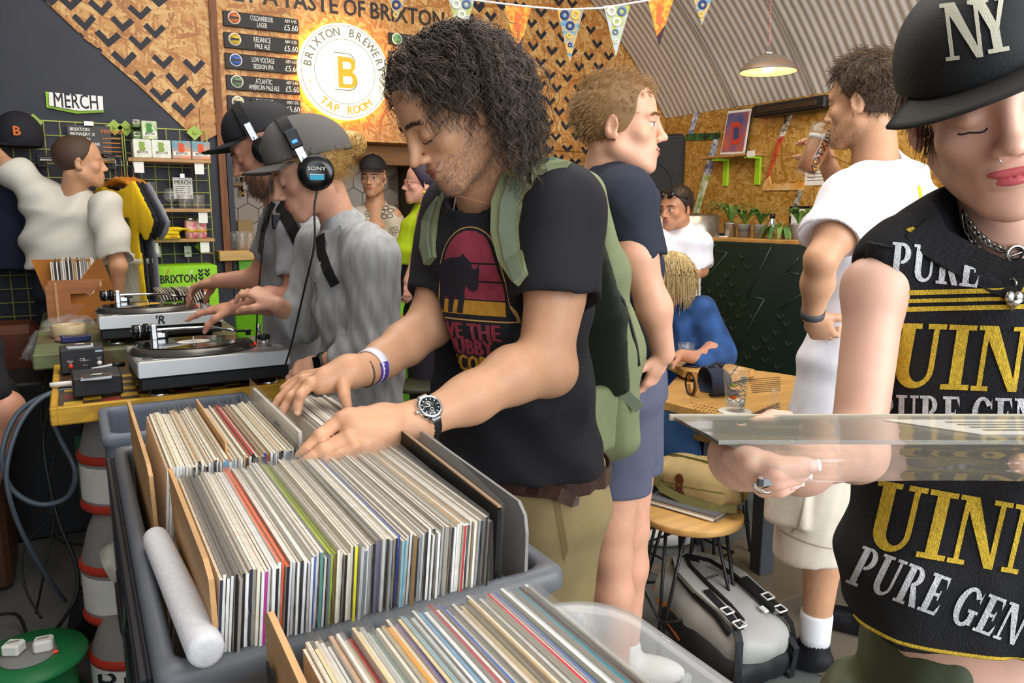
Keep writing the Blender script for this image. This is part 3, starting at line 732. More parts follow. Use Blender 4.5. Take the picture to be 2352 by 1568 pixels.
tumbler(zu(950,v_),v_,sh2,.04,.08,'short clear tumbler under the white price list',group='glasses on the middle shelf')
tumbler(zu(1018,v_),v_,sh2,.04,.082,'short clear tumbler at the right end of the middle shelf',group='glasses on the middle shelf')
for x,lb in((968,'printed beer can nearer the yellow folded shirts'),(1021,'printed beer can at the right end of the lower shelf')):
 t=thing('beer_can',lb,'can',(zu(x,v_),v_,sh3),'cans on the lower shelf');mb=MB();c=(zu(x,v_),v_,sh3)
 mb.lathe(c,[(.026,0.001),(.033,.008),(.033,.1)],20);mb.build('body',mat('printed can','e9d8b0',.35,col2='d0508a',vscale=45,detail=1),t)
 mb=MB();mb.lathe(c,[(.033,.1),(.027,.115),(.027,.118),(.0,.116)],20);mb.build('top',STEEL,t)
 mb=MB();mb.lathe(c,[(.0334,.035),(.0334,.05)],20);mb.build('band',mat('gold band','d8a83a',.4),t)
for k in range(3):
 A=zu(745,v_)+.012*k;B=zu(905,v_)-.01*(k%2);t=thing('folded_shirt','yellow folded shirt, '+('lowest','middle one','topmost')[k]+' of the pile on the lower shelf','shirt',((A+B)/2,v_,sh3+k*.021),'folded yellow shirts')
 so=Solid();so.box(((A+B)/2,v_,sh3+k*.021+.0115),((B-A)/2,.1,.0105),None,.009)
 so.ell((A+.05+k*.04,v_-.06,sh3+k*.021+.014),(.06,.05,.008),k=.02)
 solid_obj(so,'cloth',mat('yellow cotton','ecc81e',.8,var=.08,vscale=20),t,.006)
 mb=MB();mb.span((B-.08,v_-.102,sh3+k*.021+.009),(B-.02,v_-.1,sh3+k*.021+.014));mb.build('print',mat('red ink','c8452a',.6),t)
for x in(808,967):
 t=thing('price_card','white price card hanging below the lower shelf, '+('left one' if x<900 else 'right one'),'card',zp(x,1320,GV));A=zp(x-20,1265,GV-.012);B=zp(x+20,1320,GV-.012)
 mb=MB();mb.span((A[0],GV-.014,B[2]),(B[0],GV-.01,A[2]));mb.build('card',WHITE,t);mb=MB();mb.span((A[0]+.008,GV-.0148,B[2]+.02),(B[0]-.008,GV-.014,B[2]+.026));mb.build('text_line',MATS['grey ink'],t)
rv=WV-.42;t=thing('clothes_rail','chrome rail carrying wooden hangers beside the shelves','rail',zp(420,820,WV))
a=zp(205,815,rv);b=zp(590,828,rv);mb=MB();mb.tube([a,b],.013,12);mb.build('bar',CHROME,t)
for p in(a,b):
 mb=MB();mb.tube([p,(p[0],GV,p[2]+.01)],.008,8);mb.build('arm',BLACK,t);mb=MB();mb.box((p[0],GV-.01,p[2]+.01),(.05,.02,.08),None,0,.004);mb.build('mount',BLACK,t)
SHC=[('yellow','edc71c'),('black','1d1d22'),('charcoal','26262c'),('grey','8f9096')]
for k,(cn,col)in enumerate(SHC):
 u=zp(562+k*30,870,rv)[0];z=a[2]
 t=thing('hanging_shirt',f'{cn} cotton shirt on a wooden hanger, '+('front one of the rail','second on the rail','third on the rail','last one near the glasses')[k],'shirt',(u,rv,z-.7),'shirts on the chrome rail')
 tilt=np.array([.42,-.9,0])if k==0 else np.array([.36,-.93,0]);ax=nrm(tilt);c0=np.array([u+.03,rv,z-.11])
 mb=MB();mb.tube([c0+ax*-.2+UP*-.05,c0+ax*-.1+UP*-.005,c0+UP*.015,c0+ax*.1+UP*-.005,c0+ax*.2+UP*-.05],[.008,.012,.014,.012,.008],8);hg=mb.build('hanger',mat('orange wood','d88a2a',.45,var=.2,vscale=14),t)
 mb=MB();mb.tube([c0+UP*.02,c0+UP*.07,c0+UP*.085+ax*.012,np.array([u+.03,rv,z+.016])],.002,5);mb.build('hook',CHROME,hg)
 so=Solid();nn=np.cross(ax,UP)
 so.econe(c0+UP*-.05,c0+UP*-.70,ax,(.17,.016),(.23,.018),.02,cap=.012)
 for s in(-1,1):so.econe(c0+ax*s*.12+UP*-.045,c0+ax*s*.30+UP*-.26,ax,(.075,.015),(.085,.016),.02)
 so.cut(c0+UP*-.69,-UP);so.ell(c0+UP*.0+nn*.02,(.075,.06,.05),None,.02,'s')
 solid_obj(so,'cloth',mat('cotton '+cn,col,.85,var=.08,vscale=12),t,.012,disp=lambda P:.003*wave_noise(P*np.array([1,1,.25]),26,5))
 if k==0:
  pr=MB();pr.box(c0+UP*-.25+ax*.08-np.cross(ax,UP)*-.022,(.1,.002,.12),np.stack([ax,np.cross(UP,ax),UP],1));pr.build('print',mat('dark print','4a4420',.7),t)
t=thing('cap','black cap with an orange letter B hung on the grid','cap',zp(90,740,GV));so=Solid();c=zp(95,665,WV-.16)
so.ell(c+UP*-.03,(.115,.10,.125),k=.01).cut(c+UP*-.095,-UP);solid_obj(so,'crown',mat('black twill','1b1b22',.8),t,.008)
mb=MB();mb.prism([(-.1,0),(-.085,-.045),(0,-.065),(.085,-.045),(.1,0)],.006,c+np.array([0,-.09,-.085]),(1,0,0),(0,-.6,-.3));mb.build('brim',MATS['black twill'],t)
sign_text('B',c+np.array([-.005,-.108,-.02]),(1,0,0),(0,0,1),.045,'letter',mat('orange thread','d06a2a',.7),t,bold=.05)
t=thing('tote_bag','cream cotton tote bag with dark bird prints hung beside the man in white','bag',zp(150,1330,GV));so=Solid();A=zp(112,1050,WV-.14);B=zp(215,1335,WV-.14)
so.box(((A[0]+B[0])/2+.03,WV-.13,(A[2]+B[2])/2),((B[0]-A[0])/2+.06,.03,(A[2]-B[2])/2),None,.02);solid_obj(so,'bag',mat('cream canvas','d9cdb2',.85,var=.06),t,.01,disp=lambda P:.006*wave_noise(P,14,3))
for k in range(14):
 p=zp(165+(k%3)*14+rnd.uniform(-5,5),1120+k*9,WV-.172);mb=MB();mb.prism([(-.014,.006),(0,0),(.014,.009),(.002,-.006)],.001,p,(1,0,0),(0,0,1));mb.build('bird_print',INK,t)
mb=MB();mb.tube([((A[0]+B[0])/2,WV-.13,A[2]-.01),((A[0]+B[0])/2+.01,WV-.1,A[2]+.12),((A[0]+B[0])/2+.06,WV-.13,A[2]-.01)],.006,6);mb.build('strap',MATS['cream canvas'],t)
t=thing('hanging_shirt','dark navy shirt hanging at the left edge of the merch wall','shirt',zp(20,1500,WV-.2),'shirts on the chrome rail');so=Solid();c=zp(-40,1000,WV-.22)
so.econe(c+UP*.12,c+UP*-.42,RT,(.17,.05),(.21,.06),.03,cap=.03);so.econe(c+UP*.1+RT*.1,c+RT*.24+UP*-.15,RT,(.08,.05),(.09,.05),.03);so.cut(c+UP*-.4,-UP)
solid_obj(so,'cloth',mat('navy cotton','1c2238',.85),t,.012,disp=lambda P:.006*wave_noise(P*np.array([1,1,.3]),22,9))
mb=MB();mb.tube([c+UP*.17+RT*-.15,c+UP*.2,c+UP*.17+RT*.15],.01,6);mb.build('hanger',MATS['orange wood'],t)
t=thing('beer_case','bright green beer case lettered BRIXTON below the shelves','box',zp(950,1470,WV-.4))
A=zp(790,1372,WV-.42);B=zp(1122,1460,WV-.42);A2=zp(1122,1366,WV-.42);z1=(A[2]+A2[2])/2
mb=MB();mb.span((A[0],WV-.42,.62),(B[0],WV-.10,z1),0,.004);mb.build('carton',mat('lime printed card','9be01e',.5,var=.06),t)
sign_text('BRIXTON',(A[0]+.125,WV-.421,z1-.072),(1,0,0),(0,0,1),.045,'lettering',INK,t,width=.19,bold=.03)
mb=MB();mb.span((A[0]+.09,WV-.4215,z1-.15),(A[0]+.3,WV-.42,z1-.12));mb.build('band',mat('orange red ink','e0662a',.5),t)
for k in range(5):
 mb=MB();mb.prism(chev_shape(.016,.02,.012),.001,(B[0]-.09+(k%2)*.035,WV-.421,z1-.03-.022*(k//2)),(1,0,0),(0,0,1));mb.build('chevron',INK,t)
mb=MB();mb.prism([(-.02,-.03),(.0,.0),(-.008,.0),(.02,.03),(.0,.005),(.01,.005)],.001,(B[0]-.14,WV-.421,z1-.035),(1,0,0),(0,0,1));mb.build('bolt_print',WHITE,t)
mb=MB();mb.prism([(-.02,-.025),(.0,.0),(-.008,.0),(.02,.03),(.0,.005),(.01,.005)],.001,(A[0]+.07,WV-.421,z1-.03),(1,0,0),(0,0,1));mb.build('bolt_print',MATS['orange red ink'],t)
sb=MB();sb.span((A[0]-.05,WV-.44,.58),(B[0]+.02,WV-.05,.62));sbt=thing('low_bench','dark low bench under the bright green case','bench',(A[0],WV-.3,0));sb.build('top',NAVY,sbt)
for x in(A[0],B[0]-.03):
 sb=MB();sb.span((x,WV-.42,.0),(x+.04,WV-.08,.58));sb.build('leg',NAVY,sbt)
 # the bar in the recess
bc=thing('bar_counter','pale timber bar counter with a lime front at the recess','counter',(1.6,WV+.05,0))
c0=zp(1118,1290,WV-.05);zb_=c0[2]
mb=MB();mb.span((c0[0],WV-.12,zb_-.06),(R1+.02,WV-.002,zb_),0,.003);mb.span((R0+.004,WV-.004,zb_-.06),(R1-.004,WV+.26,zb_));mb.build('worktop',mat('pale bar timber','c9a05e',.5,var=.18,vscale=6,stretch=(1,6,6)),bc)
mb=MB();mb.span((R0+.004,WV-.05,0),(R1-.004,WV+.2,zb_-.06));mb.build('front',mat('lime bar front','7ac82a',.5,var=.1),bc)
for k,(x,y)in enumerate(((1200,1285),(1240,1290),(1280,1290),(1222,1288),(1262,1292))):
 u=zp(x,1280,WV)[0];tumbler(u,WV-.04+.09*(k>2),zb_,.036,.118,('first','second','third','first rear','second rear')[k]+' upturned clear glass from the left on the bar counter',group='upturned glasses on the bar')
t=thing('glass_shelf','small timber shelf in the bar recess below the bottle','shelf',onv(530,428,TV-.05));a=onv(502,418,TV-.12);b=onv(548,428,TV-.12)
mb=MB();mb.span((R0,TV-.14,a[2]-.025),(b[0]+.03,TV,a[2]));mb.build('board',MATS['shelf board'],t)
p=onv(520,415,TV-.07);t=thing('bottle','clear square bottle on the small recess shelf','bottle',(p[0],p[1],a[2]));h_=onv(520,362,TV-.07)[2]-a[2]
mb=MB();mb.lathe((p[0],p[1],a[2]),[(0,.001),(.045,.001),(.047,h_*.55),(.018,h_*.72),(.016,h_),(.0,h_)],16);mb.build('body',film('bottle glass','c8d0c0',.3,.05),t);mb=MB();mb.lathe((p[0],p[1],a[2]+.003),[(0,.0),(.041,0),(.042,h_*.35),(0,h_*.35)],16);mb.build('drink',mat('dark spirit','4a3a20',.2),t)
p=onv(566,500,TV-.12);t=thing('paper_stack','yellowish paper pad standing on the back bar','paper',(p[0],p[1],1.15));mb=MB();mb.box((p[0],TV-.06,1.30),(.11,.02,.2),None,0,.003);mb.build('pad',mat('manila paper','d8b27a',.7),t);mb=MB();mb.box((p[0],TV-.075,1.2),(.12,.05,.035),None,0,.003);mb.build('holder',mat('orange base','c8783a',.6),t)
bb=thing('back_bar','dark back bar shelf along the tiles','counter',(1.6,TV-.1,0));mb=MB();mb.span((R0+.003,TV-.2,1.12),(R1-.003,TV-.012,1.16));mb.build('top',MATS['shelf board'],bb);mb=MB();mb.span((R0+.003,TV-.18,0),(R1-.003,TV-.02,1.12));mb.build('front',NAVY,bb)
for k,x in enumerate((555,578,602)):
 p=onv(x,433,TV-.06);t=thing('beer_tap',('first','second','third')[k]+' brass tap on the tiles from the left','tap',p,'brass taps');mb=MB();mb.tube([p+np.array([0,.06,0]),p,p+np.array([0,-.03,-.02]),p+np.array([0,-.035,-.06])],.011,8);mb.build('spout',mat('brass','d8b45a',.3,metal=1),t)
 mb=MB();mb.tube([p+np.array([0,-.01,.005]),p+np.array([0,-.03,.08])],[.008,.012],8);mb.build('handle',BLACK,t)
 # record table, crates and records
SC.cycles.transparent_max_bounces=40
YEL=mat('worn yellow timber','c99a2c',.5,var=.28,vscale=10,stretch=(1,5,5),bump=.2,bscale=30)
GREYP_=mat('grey crate plastic','6a6d73',.42,var=.06,vscale=8)
DARKP=mat('dark crate plastic','26272b',.3,var=.1,vscale=5)
PLYE=mat('birch ply','c69a68',.6,var=.15,vscale=9,stretch=(6,1,6))
t=thing('record_table','yellow edged trestle table under the record crates','table',(.5,.8,0))
mb=MB();mb.span((.026,-.35,.745),(.475,1.62,.785),0,.004);mb.build('tabletop',YEL,t)
for x in(.09,.41):
 for y in(-.2,1.5):
  mb=MB();mb.span((x-.03,y-.03,0),(x+.03,y+.03,.745));mb.build('leg',YEL,t)
def tub(name,label,u0,u1,v0,v1,z0,z1,m,wall=.016,rim=.013,handle=True,rnd_=.03):
 t=thing(name,label,'crate',((u0+u1)/2,(v0+v1)/2,z0))
 so=Solid();c=((u0+u1)/2,(v0+v1)/2,(z0+z1)/2);h=((u1-u0)/2,(v1-v0)/2,(z1-z0)/2)
 so.box(c,h,None,rnd_,.002)
 so.box((c[0],c[1],z1-.018),(h[0]+.009,h[1]+.009,.018),None,.012,.006)
 so.box((c[0],c[1],z1-.075),(h[0]+.005,h[1]+.005,.008),None,.005,.004)
 so.box((c[0],c[1],c[2]+.014),(h[0]-rim,h[1]-rim,h[2]+.01),None,.02,.004,'s')
 if handle:
  for v in(v0,v1):so.box((c[0],v,z1-.045),(.075,.06,.017),None,.012,.003,'s')
 solid_obj(so,'shell',m,t,.0078,sm=1);return t
CU0,CU1,CV0,CV1=.040,.462,.70,1.47
tub('record_crate','grey plastic stacking crate packed with two rows of records',CU0,CU1,CV0,CV1,.787,1.045,GREYP_)
def spine_mats(c):return mat('sleeve '+c,c,.45,var=.10,vscale=70,detail=2)
KRAFT=[mat('sleeve cover '+c,c,.55)for c in('e4dccd','d3c8b4','c4bbb0','efebe2','9b958e','b9ab97')]
FILM=film('record sleeve film','e9ecec',.10,.12);FILM2=film('record sleeve film cloudy','e2e2dc',.28,.2)
COLN={'16181c':'black','23252c':'near black','2a3244':'dark navy','eeeeea':'white','e2e2de':'off white','d9dadb':'pale grey','b9bcbe':'grey','8f989e':'slate grey','6b7a86':'blue grey','c03a98':'magenta','e8603a':'orange red','3d62a8':'blue','2a45a0':'royal blue','5b9488':'green teal','7fb2c0':'light teal','a9c02e':'lime yellow','8a6a3a':'brown','e9e2cf':'cream','e8e020':'bright yellow','6a6480':'violet grey','c0a070':'tan','b23a34':'red','d8b090':'peach','5aa0d0':'sky blue','5a3a34':'dark brown','ecd8a0':'pale yellow','f0a020':'orange','5a4a90':'violet','1f8090':'teal','c82a3a':'crimson','b06a4a':'rust','9a9488':'warm grey'}
def record_row(cols,u0,u1,v0,ztop,where,group,tops=None,depth=.315,lean=.03,film_every=0,hgt=.315,zj=.004,vj=.004,anchor='wooden divider',fm=None):
 n=len(cols);du=(u1-u0)/n;seen={}
 for k,c in enumerate(cols):
  u=u0+du*(k+.5);th=du*rnd.uniform(.62,.9);z=ztop+rnd.uniform(-zj,zj);v=v0+rnd.uniform(-vj,vj);ln=lean+rnd.uniform(-.0035,.0035)
  cn=COLN[c];seen[cn]=seen.get(cn,0)+1
  lab=f'{cn} record, {ordinal(k + 1)} from the {anchor}, {where}'
  cov=rnd.choice(KRAFT);top=tops[k]if tops else None
  mb=MB();hh=hgt
  V=[]
  for a in(-1,1):
   for b in(0,depth):
    for zz_ in(0,1):V.append((u+a*th/2-(0 if zz_ else ln*hh*3),v+b,z-(0 if zz_ else hh)))
  mb.add(V,[(0,1,3,2),(4,6,7,5)],0);mb.add(V,[(2,3,7,6),(0,4,5,1)],1);mb.add(V,[(1,5,7,3)],2);mb.add(V,[(0,2,6,4)],0)
  o=mb.build('record',[cov,spine_mats(c),spine_mats(top)if top else rnd.choice(KRAFT)],None,lab,'record',group,base=(u,v,z-hh))
  if film_every and k%film_every==0:
   fb=MB();e=.003;zt=z+rnd.uniform(.003,.012)
   fb.add([(u+th*.6,v-e,z-hh*.6),(u+th*.6,v+depth+e,z-hh*.6),(u+th*.6,v+depth+e,zt+rnd.uniform(0,.008)),(u+th*.55,v+depth*.5,zt+rnd.uniform(-.004,.002)),(u+th*.6,v-e,zt-.004)],[(0,1,2,3,4)])
   fb.build('plastic_sleeve',fm or FILM,o)
w,wo,pg,g_='eeeeea','e2e2de','d9dadb','b9bcbe'
front=['2a3244',wo,w,pg,'16181c','9a9488','23252c',w,'2a3244','9a9488','e9e2cf',w,'c03a98',w,w,'23252c',w,'e8603a','23252c',pg,pg,w,'2a3244',w,g_,w,'3d62a8',pg,'5b9488',w,'6b7a86','a9c02e','8a6a3a','e9e2cf',w,'23252c','e9e2cf','e9e2cf','e8e020','8f989e',g_,'6b7a86',pg,'8f989e','23252c','6a6480','6a6480',g_,'23252c','8f989e','16181c','23252c','2a45a0','7fb2c0','7fb2c0',pg,w,'8a6a3a','23252c','8f989e',g_,'23252c',w,pg,'23252c',w,'8f989e',g_,'9a9488','8a6a3a','23252c',w,wo,'e9e2cf','b23a34',w,'23252c','e9e2cf',w,'c0a070','8f989e','2a3244','23252c','16181c']
tops=[rnd.choice(['e6dccb','d9cfbc','cfc6b8','eae4d8','ddd4c2','b3aa9e','8b857c','f0ebe0','f2efe8','e2d9c8'])for _ in front]
tops[16]=tops[17]=tops[18]='e8704a';tops[30]=tops[31]=tops[32]='a9b832';tops[1:7]=['77736d','8b857c','5f5c58','6a6762','9a948a','77736d'];tops[72]=tops[75]='c79a62';tops[45]='8f8a84';tops[46]='6a6762';tops[52]='3d4a90'
for c in set(tops):COLN.setdefault(c,'cream')
record_row(front,.092,.375,.703,1.118,'front row of the grey crate','records in the front row of the grey crate',tops,film_every=1,fm=FILM)
rear=[w,w,w,w,w,w,wo,'e9e2cf','23252c','e9e2cf','16181c',w,'23252c',w,g_,'23252c',w,w,'5aa0d0','5aa0d0',w,'7fb2c0',w,'d8b090',w,'c0a070','5a3a34',w,'23252c','2a3244','c0a070','23252c','2a45a0','e8603a',w,'8f989e',w,'23252c','16181c','e9e2cf','5aa0d0','23252c',w]
rt=[rnd.choice(['e6dcc8','d9cdb8','c9bba4','e8dcc2','b89a76','d6ba98','a4937c','d8caa8','ece4d4'])for _ in rear]
rt[20]='b06a4a';rt[27]=rt[28]='b23a34';rt[30]='5a3a34'
for c in set(rt):COLN.setdefault(c,'cream')
record_row(rear,.083,.250,1.055,1.12,'rear row of the grey crate','records in the rear row of the grey crate',rt,film_every=2,vj=.006)
right=[g_,w,'9a9488','c0a070','e9e2cf','23252c',w,'2a3244','b23a34',w,'3d62a8','16181c','9a9488',w,'23252c','e9e2cf','16181c']
record_row(right,.31,.395,1.06,1.115,'rear row beyond the hands','records tipped back beyond the hands',None,film_every=2,anchor='flipped white sleeve',lean=.05)
t=thing('record','pale sleeve with dark swirl print tipped forward under the hands','record',(.285,1.06,.9))
A=np.array([.262,1.055,.83]);ex=np.array([0.0,1.0,0]);ey=nrm((-.02,0,1));mb=MB();mb.prism([(0,0),(.315,0),(.315,.315),(0,.315)],.005,A,ex,ey);mb.build('sleeve',mat('pale grey cover','c9c4ba',.4,var=.06),t)
for cx,rr_ in((.06,.028),(.13,.04),(.22,.035)):
 c=A+ex*cx+ey*.25;mb=MB();mb.tube([c+(ex*math.cos(a)*rr_+ey*math.sin(a)*rr_*1.3)*(1-.08*a)-np.array([.0015,0,0])for a in np.linspace(.4,6.5,18)],.0035,5);mb.build('swirl_print',INK,t)
mb=MB();mb.add([A-ex*.004+np.array([-.004,0,.1]),A+ex*.32+np.array([-.004,0,.1]),A+ex*.32+ey*.335+np.array([-.004,0,0]),A-ex*.004+ey*.33+np.array([-.004,0,0])],[(0,1,2,3)]);mb.build('plastic_sleeve',FILM,t)
t=thing('record','black sleeve leaning at the right end of the front row','record',(.39,.71,.85));A=np.array([.372,.712,.83]);ey=nrm((.06,0,1));mb=MB()
mb.prism([(0,0),(.33,0),(.33,.312),(0,.295)],.004,A,(0,1,0),ey);mb.build('sleeve',mat('black glossy cover','0e0e11',.25,var=.3,vscale=15),t)
mb=MB();mb.prism([(0,.293),(.33,.309),(.33,.313),(0,.297)],.0045,A,(0,1,0),ey);mb.build('worn_edge',mat('worn card edge','a08468',.7),t)
mb=MB();p=[(-.004,.1),(.335,.1),(.335,.335),(.17,.325),(-.004,.30)];mb.add([A+np.array([.006,x,0])+ey*y for x,y in p],[(0,1,2,3,4)]);mb.build('plastic_sleeve',FILM,t)
t=thing('record_divider','tall grey card divider at the right wall of the grey crate','divider',(.42,.9,.85))
mb=MB();mb.prism([(0,0),(.46,0),(.46,.31),(.02,.292),(.005,.28),(0,.26)],.004,(.414,.705,.83),(0,1,0),nrm((.03,0,1)));mb.build('panel',mat('grey card divider','8d8b88',.5,var=.08,vscale=6),t)
mb=MB()
for k in range(14):mb.box((.423,1.10+k*.0035,1.105),(.001,.0018 if k%3 else.0008,.022))
mb.build('barcode',INK,t,kind='stuff')
for k,(v0,v1,u,zt,lb)in enumerate(((.702,1.03,.0885,1.128,'thin plywood divider at the left end of the front row'),(1.035,1.45,.066,1.128,'thin plywood divider at the left end of the rear row'))):
 t=thing('record_divider',lb,'divider',(u,v0,.85),'plywood dividers');mb=MB()
 mb.prism([(0,0),(v1-v0,0),(v1-v0,zt-.82),(.03,zt-.82),(0,zt-.82-.008)],.005,(u,v0,.82),(0,1,0),nrm((-.02,0,1)));mb.build('panel',PLYE,t)
for c in(.165,):
 t=thing('record_divider','thin plywood divider halfway along the rear row','divider',(c,1.06,.85),'plywood dividers');mb=MB();mb.span((c-.0015,1.10,.83),(c+.0015,1.39,1.132));mb.build('panel',PLYE,t)
t=thing('foam_tube','white foam tube lying along the left rim of the grey crate','tube',(.05,.9,1.04));mb=MB()
a=onz(362,1245,1.055);b=onz(472,1490,1.062);d=nrm(b-a)
mb.tube([a-d*.02,a-d*.016,a,b,b+d*.006,b+d*.008],[.010,.0145,.0155,.0165,.015,.011],20);mb.build('tube',mat('white foam','e4e4e8',.75,var=.05,vscale=150,bump=.4,bscale=400),t)
t=thing('shaded_side_panel','dark ribbed panel added as the shaded left side of the grey crate','crate',(.03,1.1,.787))  # added panel; its dark colour stands for shade on the grey crate's left wall
mb=MB();mb.span((.0265,.72,.787),(.0315,1.46,1.03),0,.002);mb.build('panel',DARKP,t)
for v in(.74,.98,1.22,1.42):mb=MB();mb.span((.021,v,.79),(.0265,v+.018,1.025),0,.002);mb.build('rib',DARKP,t)
for z in(.80,1.008):mb=MB();mb.span((.019,.72,z),(.0275,1.46,z+.022),0,.002);mb.build('rail',DARKP,t)
for va,vb in((.75,.98),(1.24,1.0)):
 mb=MB();mb.tube([(.025,va,.82),(.025,vb,1.0)],.006,6);mb.build('brace',DARKP,t)
t=thing('shaded_side_panel','dark ribbed panel added as the shaded left side beside the clear plastic box','crate',(.03,.5,.787));mb=MB();mb.span((.028,.30,.787),(.033,.70,.99),0,.002);mb.build('panel',DARKP,t)  # second added panel, side shade put into its dark colour
for v in(.32,.5,.67):mb=MB();mb.span((.022,v,.79),(.028,v+.018,.985),0,.002);mb.build('rib',DARKP,t)
cols2=['e9e2cf','e9e2cf','ecd8a0','e9e2cf',w,w,'d8b090',w,'e9e2cf','c0a070','b23a34','ecd8a0','e9e2cf',g_,'e9e2cf','5b9488','e9e2cf','c0a070','f0a020','e9e2cf','5a4a90','ecd8a0','7fb2c0',w,pg,w,'5aa0d0',w,'c82a3a','b23a34',w,'3d62a8',pg,w,'ecd8a0','e9e2cf','d8b090','ecd8a0','c0a070','e9e2cf',w,'8a6a3a',w,'c82a3a',w,'3d62a8','5b9488',w,w,'2a45a0',pg,'1f8090','1f8090','5a3a34','9a9488',w]
record_row(cols2,.128,.335,.235,1.118,'nearest row in the clear box','records in the nearest row',cols2,film_every=1,anchor='plywood divider',zj=.006,vj=.008,lean=.0)
t=thing('record_divider','plywood divider with a dark stamp at the left end of the nearest row','divider',(.115,.24,.85),'plywood dividers');mb=MB();mb.prism([(0,0),(.345,0),(.345,.315),(.33,.325),(0,.305)],.005,(.114,.24,.82),(0,1,0),nrm((-.02,0,1)));mb.build('panel',PLYE,t)
mb=MB();mb.box((.1045,.555,1.095),(.0015,.02,.025));mb.build('stamp',INK,t)
t=thing('cardboard_box','corrugated cardboard edge sticking up left of the nearest divider','box',(.1,.5,.79));mb=MB();mb.span((.078,.30,.788),(.102,.60,1.062));mb.build('board',mat('cardboard','a9825a',.8,var=.15,vscale=30,stretch=(20,1,1)),t)
CLR=film('clear crate plastic','dfe3e6',.30,.12)
t=thing('plastic_box','clear plastic storage box with a thick rim holding the nearest records','crate',(.25,.35,.787))
def rr_path(u0,u1,v0,v1,r,z,n=6):
 out=[]
 for cu,cv,a0 in((u1-r,v1-r,0),(u0+r,v1-r,90),(u0+r,v0+r,180),(u1-r,v0+r,270)):
  for k in range(n+1):a=math.radians(a0+90*k/n);out.append((cu+r*math.cos(a),cv+r*math.sin(a),z))
 return out
bu0,bu1,bv0,bv1=.108,.452,-.1,.605
loops=[rr_path(bu0+i,bu1-i,bv0+i,bv1-i,.07,z)for i,z in((.012,.79),(.003,1.03),(-.008,1.03),(-.010,1.045),(-.010,1.052),(.0,1.056),(.010,1.05),(.012,1.035),(.016,.80))]
V=[p for l in loops for p in l];n=len(loops[0]);Fc=[(i*n+k,i*n+(k+1)%n,(i+1)*n+(k+1)%n,(i+1)*n+k)for i in range(len(loops)-1)for k in range(n)]
mb=MB();mb.add(V,Fc,0,True);mb.build('shell',CLR,t)
for k in range(6):
 v=.02+.09*k;mb=MB();mb.span((bu1-.004,v,.95),(bu1+.006,v+.004,1.035));mb.build('rim_rib',CLR,t)
for k in range(3):
 u=.36+.035*k;mb=MB();mb.span((u,bv1-.004,.95),(u+.004,bv1+.006,1.035));mb.build('rim_rib',CLR,t)
 # turntable table, decks and the clutter beside them
TZ=.905
t=thing('deck_table','checkered yellow edged table carrying the nearer turntable','table',(.35,2.8,0))
mb=MB();mb.span((-.075,2.47,TZ-.045),(.60,3.18,TZ-.002));mb.build('tabletop',mat('dark varnished board','4a3420',.4,var=.3,vscale=6),t)
mb=MB();mb.span((-.08,2.455,TZ-.05),(.615,2.475,TZ+.004),0,.004);mb.build('front_edge',YEL,t)
mb=MB();mb.span((-.095,2.455,TZ-.05),(-.075,3.18,TZ+.004),0,.004);mb.build('side_edge',YEL,t)
CHK=[mat('checker '+c,c,.45,var=.15,vscale=20)for c in('c9a12e','2a2018','8a2f22','b8862a')]
for i in range(20):
 for j in range(8):
  if(i+j)%2 or i>12:continue
  mb=MB();u=-.06+i*.05;v=2.49+j*.05;mb.span((u,v,TZ-.002),(u+.048,v+.048,TZ-.0008));mb.build('checker_tile',CHK[(i*3+j)%4]if(i+j)%4 else CHK[0],t)
CASK=mat('grey cask plastic','8a8580',.45,var=.08,vscale=4);REDB=mat('red cask band','b8321f',.45,var=.1,vscale=6);WLAB=mat('white cask label','d8d4cb',.6,var=.1,vscale=12)
def cask(px,py_top,py_bot,D,r,label,lettering=None):
 c=at(px,py_bot,D);zt=at(px,py_top,D)[2];z0=max(0.0,c[2]);H=zt-z0
 t=thing('beer_cask',label,'cask',(c[0],c[1],z0),'grey casks with red bands');p=(c[0],c[1],z0)
 mb=MB();mb.lathe(p,[(0,0),(r*.93,0),(r,H*.08),(r,H*.45),(r*.97,H*.58),(r*.80,H*.82),(r*.62,H*.97),(0,H)],36);mb.build('body',CASK,t)
 for f in(.06,.52):
  rr_=r*(1.03 if f<.5 else 1.02);mb=MB();mb.lathe((p[0],p[1],z0+H*f),[(rr_-.02,-.018),(rr_,-.012),(rr_+.004,0),(rr_,.012),(rr_-.02,.018)],36);mb.build('band',REDB,t)
 mb=MB();mb.lathe((p[0],p[1],z0),[(r*1.004,H*.12),(r*1.006,H*.13),(r*1.006,H*.44),(r*1.004,H*.45)],36);lb=mb.build('label_band',WLAB,t)
 if lettering:
  n=nrm(-np.array([p[0],p[1],0]));ex=np.cross(UP,n);q=np.array(p)+n*r*1.0+UP*H*.28+ex*.04
  bv=bvh_of(lb);V,T=text2d(lettering,.11,0,1.1);decal(bv,(V,T),q+n*.05,ex,UP,'lettering',INK,lb,.02,.002)
 return t
cask(300,918,1150,2.35,.135,'grey cask with red bands, uppermost in the stack under the deck table')
cask(306,1155,1395,2.30,.135,'grey cask with red bands, middle one in the stack under the deck table')
cask(335,1395,1660,2.20,.135,'grey cask lettered BREW, lowest of the stack on the floor','BREW')
mb=MB();c=at(275,1295,2.17);t=thing('tape_roll','worn roll of clear tape hanging on the cask stack','tape',c);mb.lathe(c,[(.055,-.022),(.07,-.022),(.07,.022),(.055,.022)],24,vdir(.8,.3,.4),close=True);mb.build('roll',mat('dusty tape','cfc8b8',.5,var=.2,vscale=30),t)
t=thing('storage_crate','grey plastic crate with a dark hand hole under the deck table','crate',(.3,2.2,0));so=Solid();c=at(455,985,1.98);zc=.64
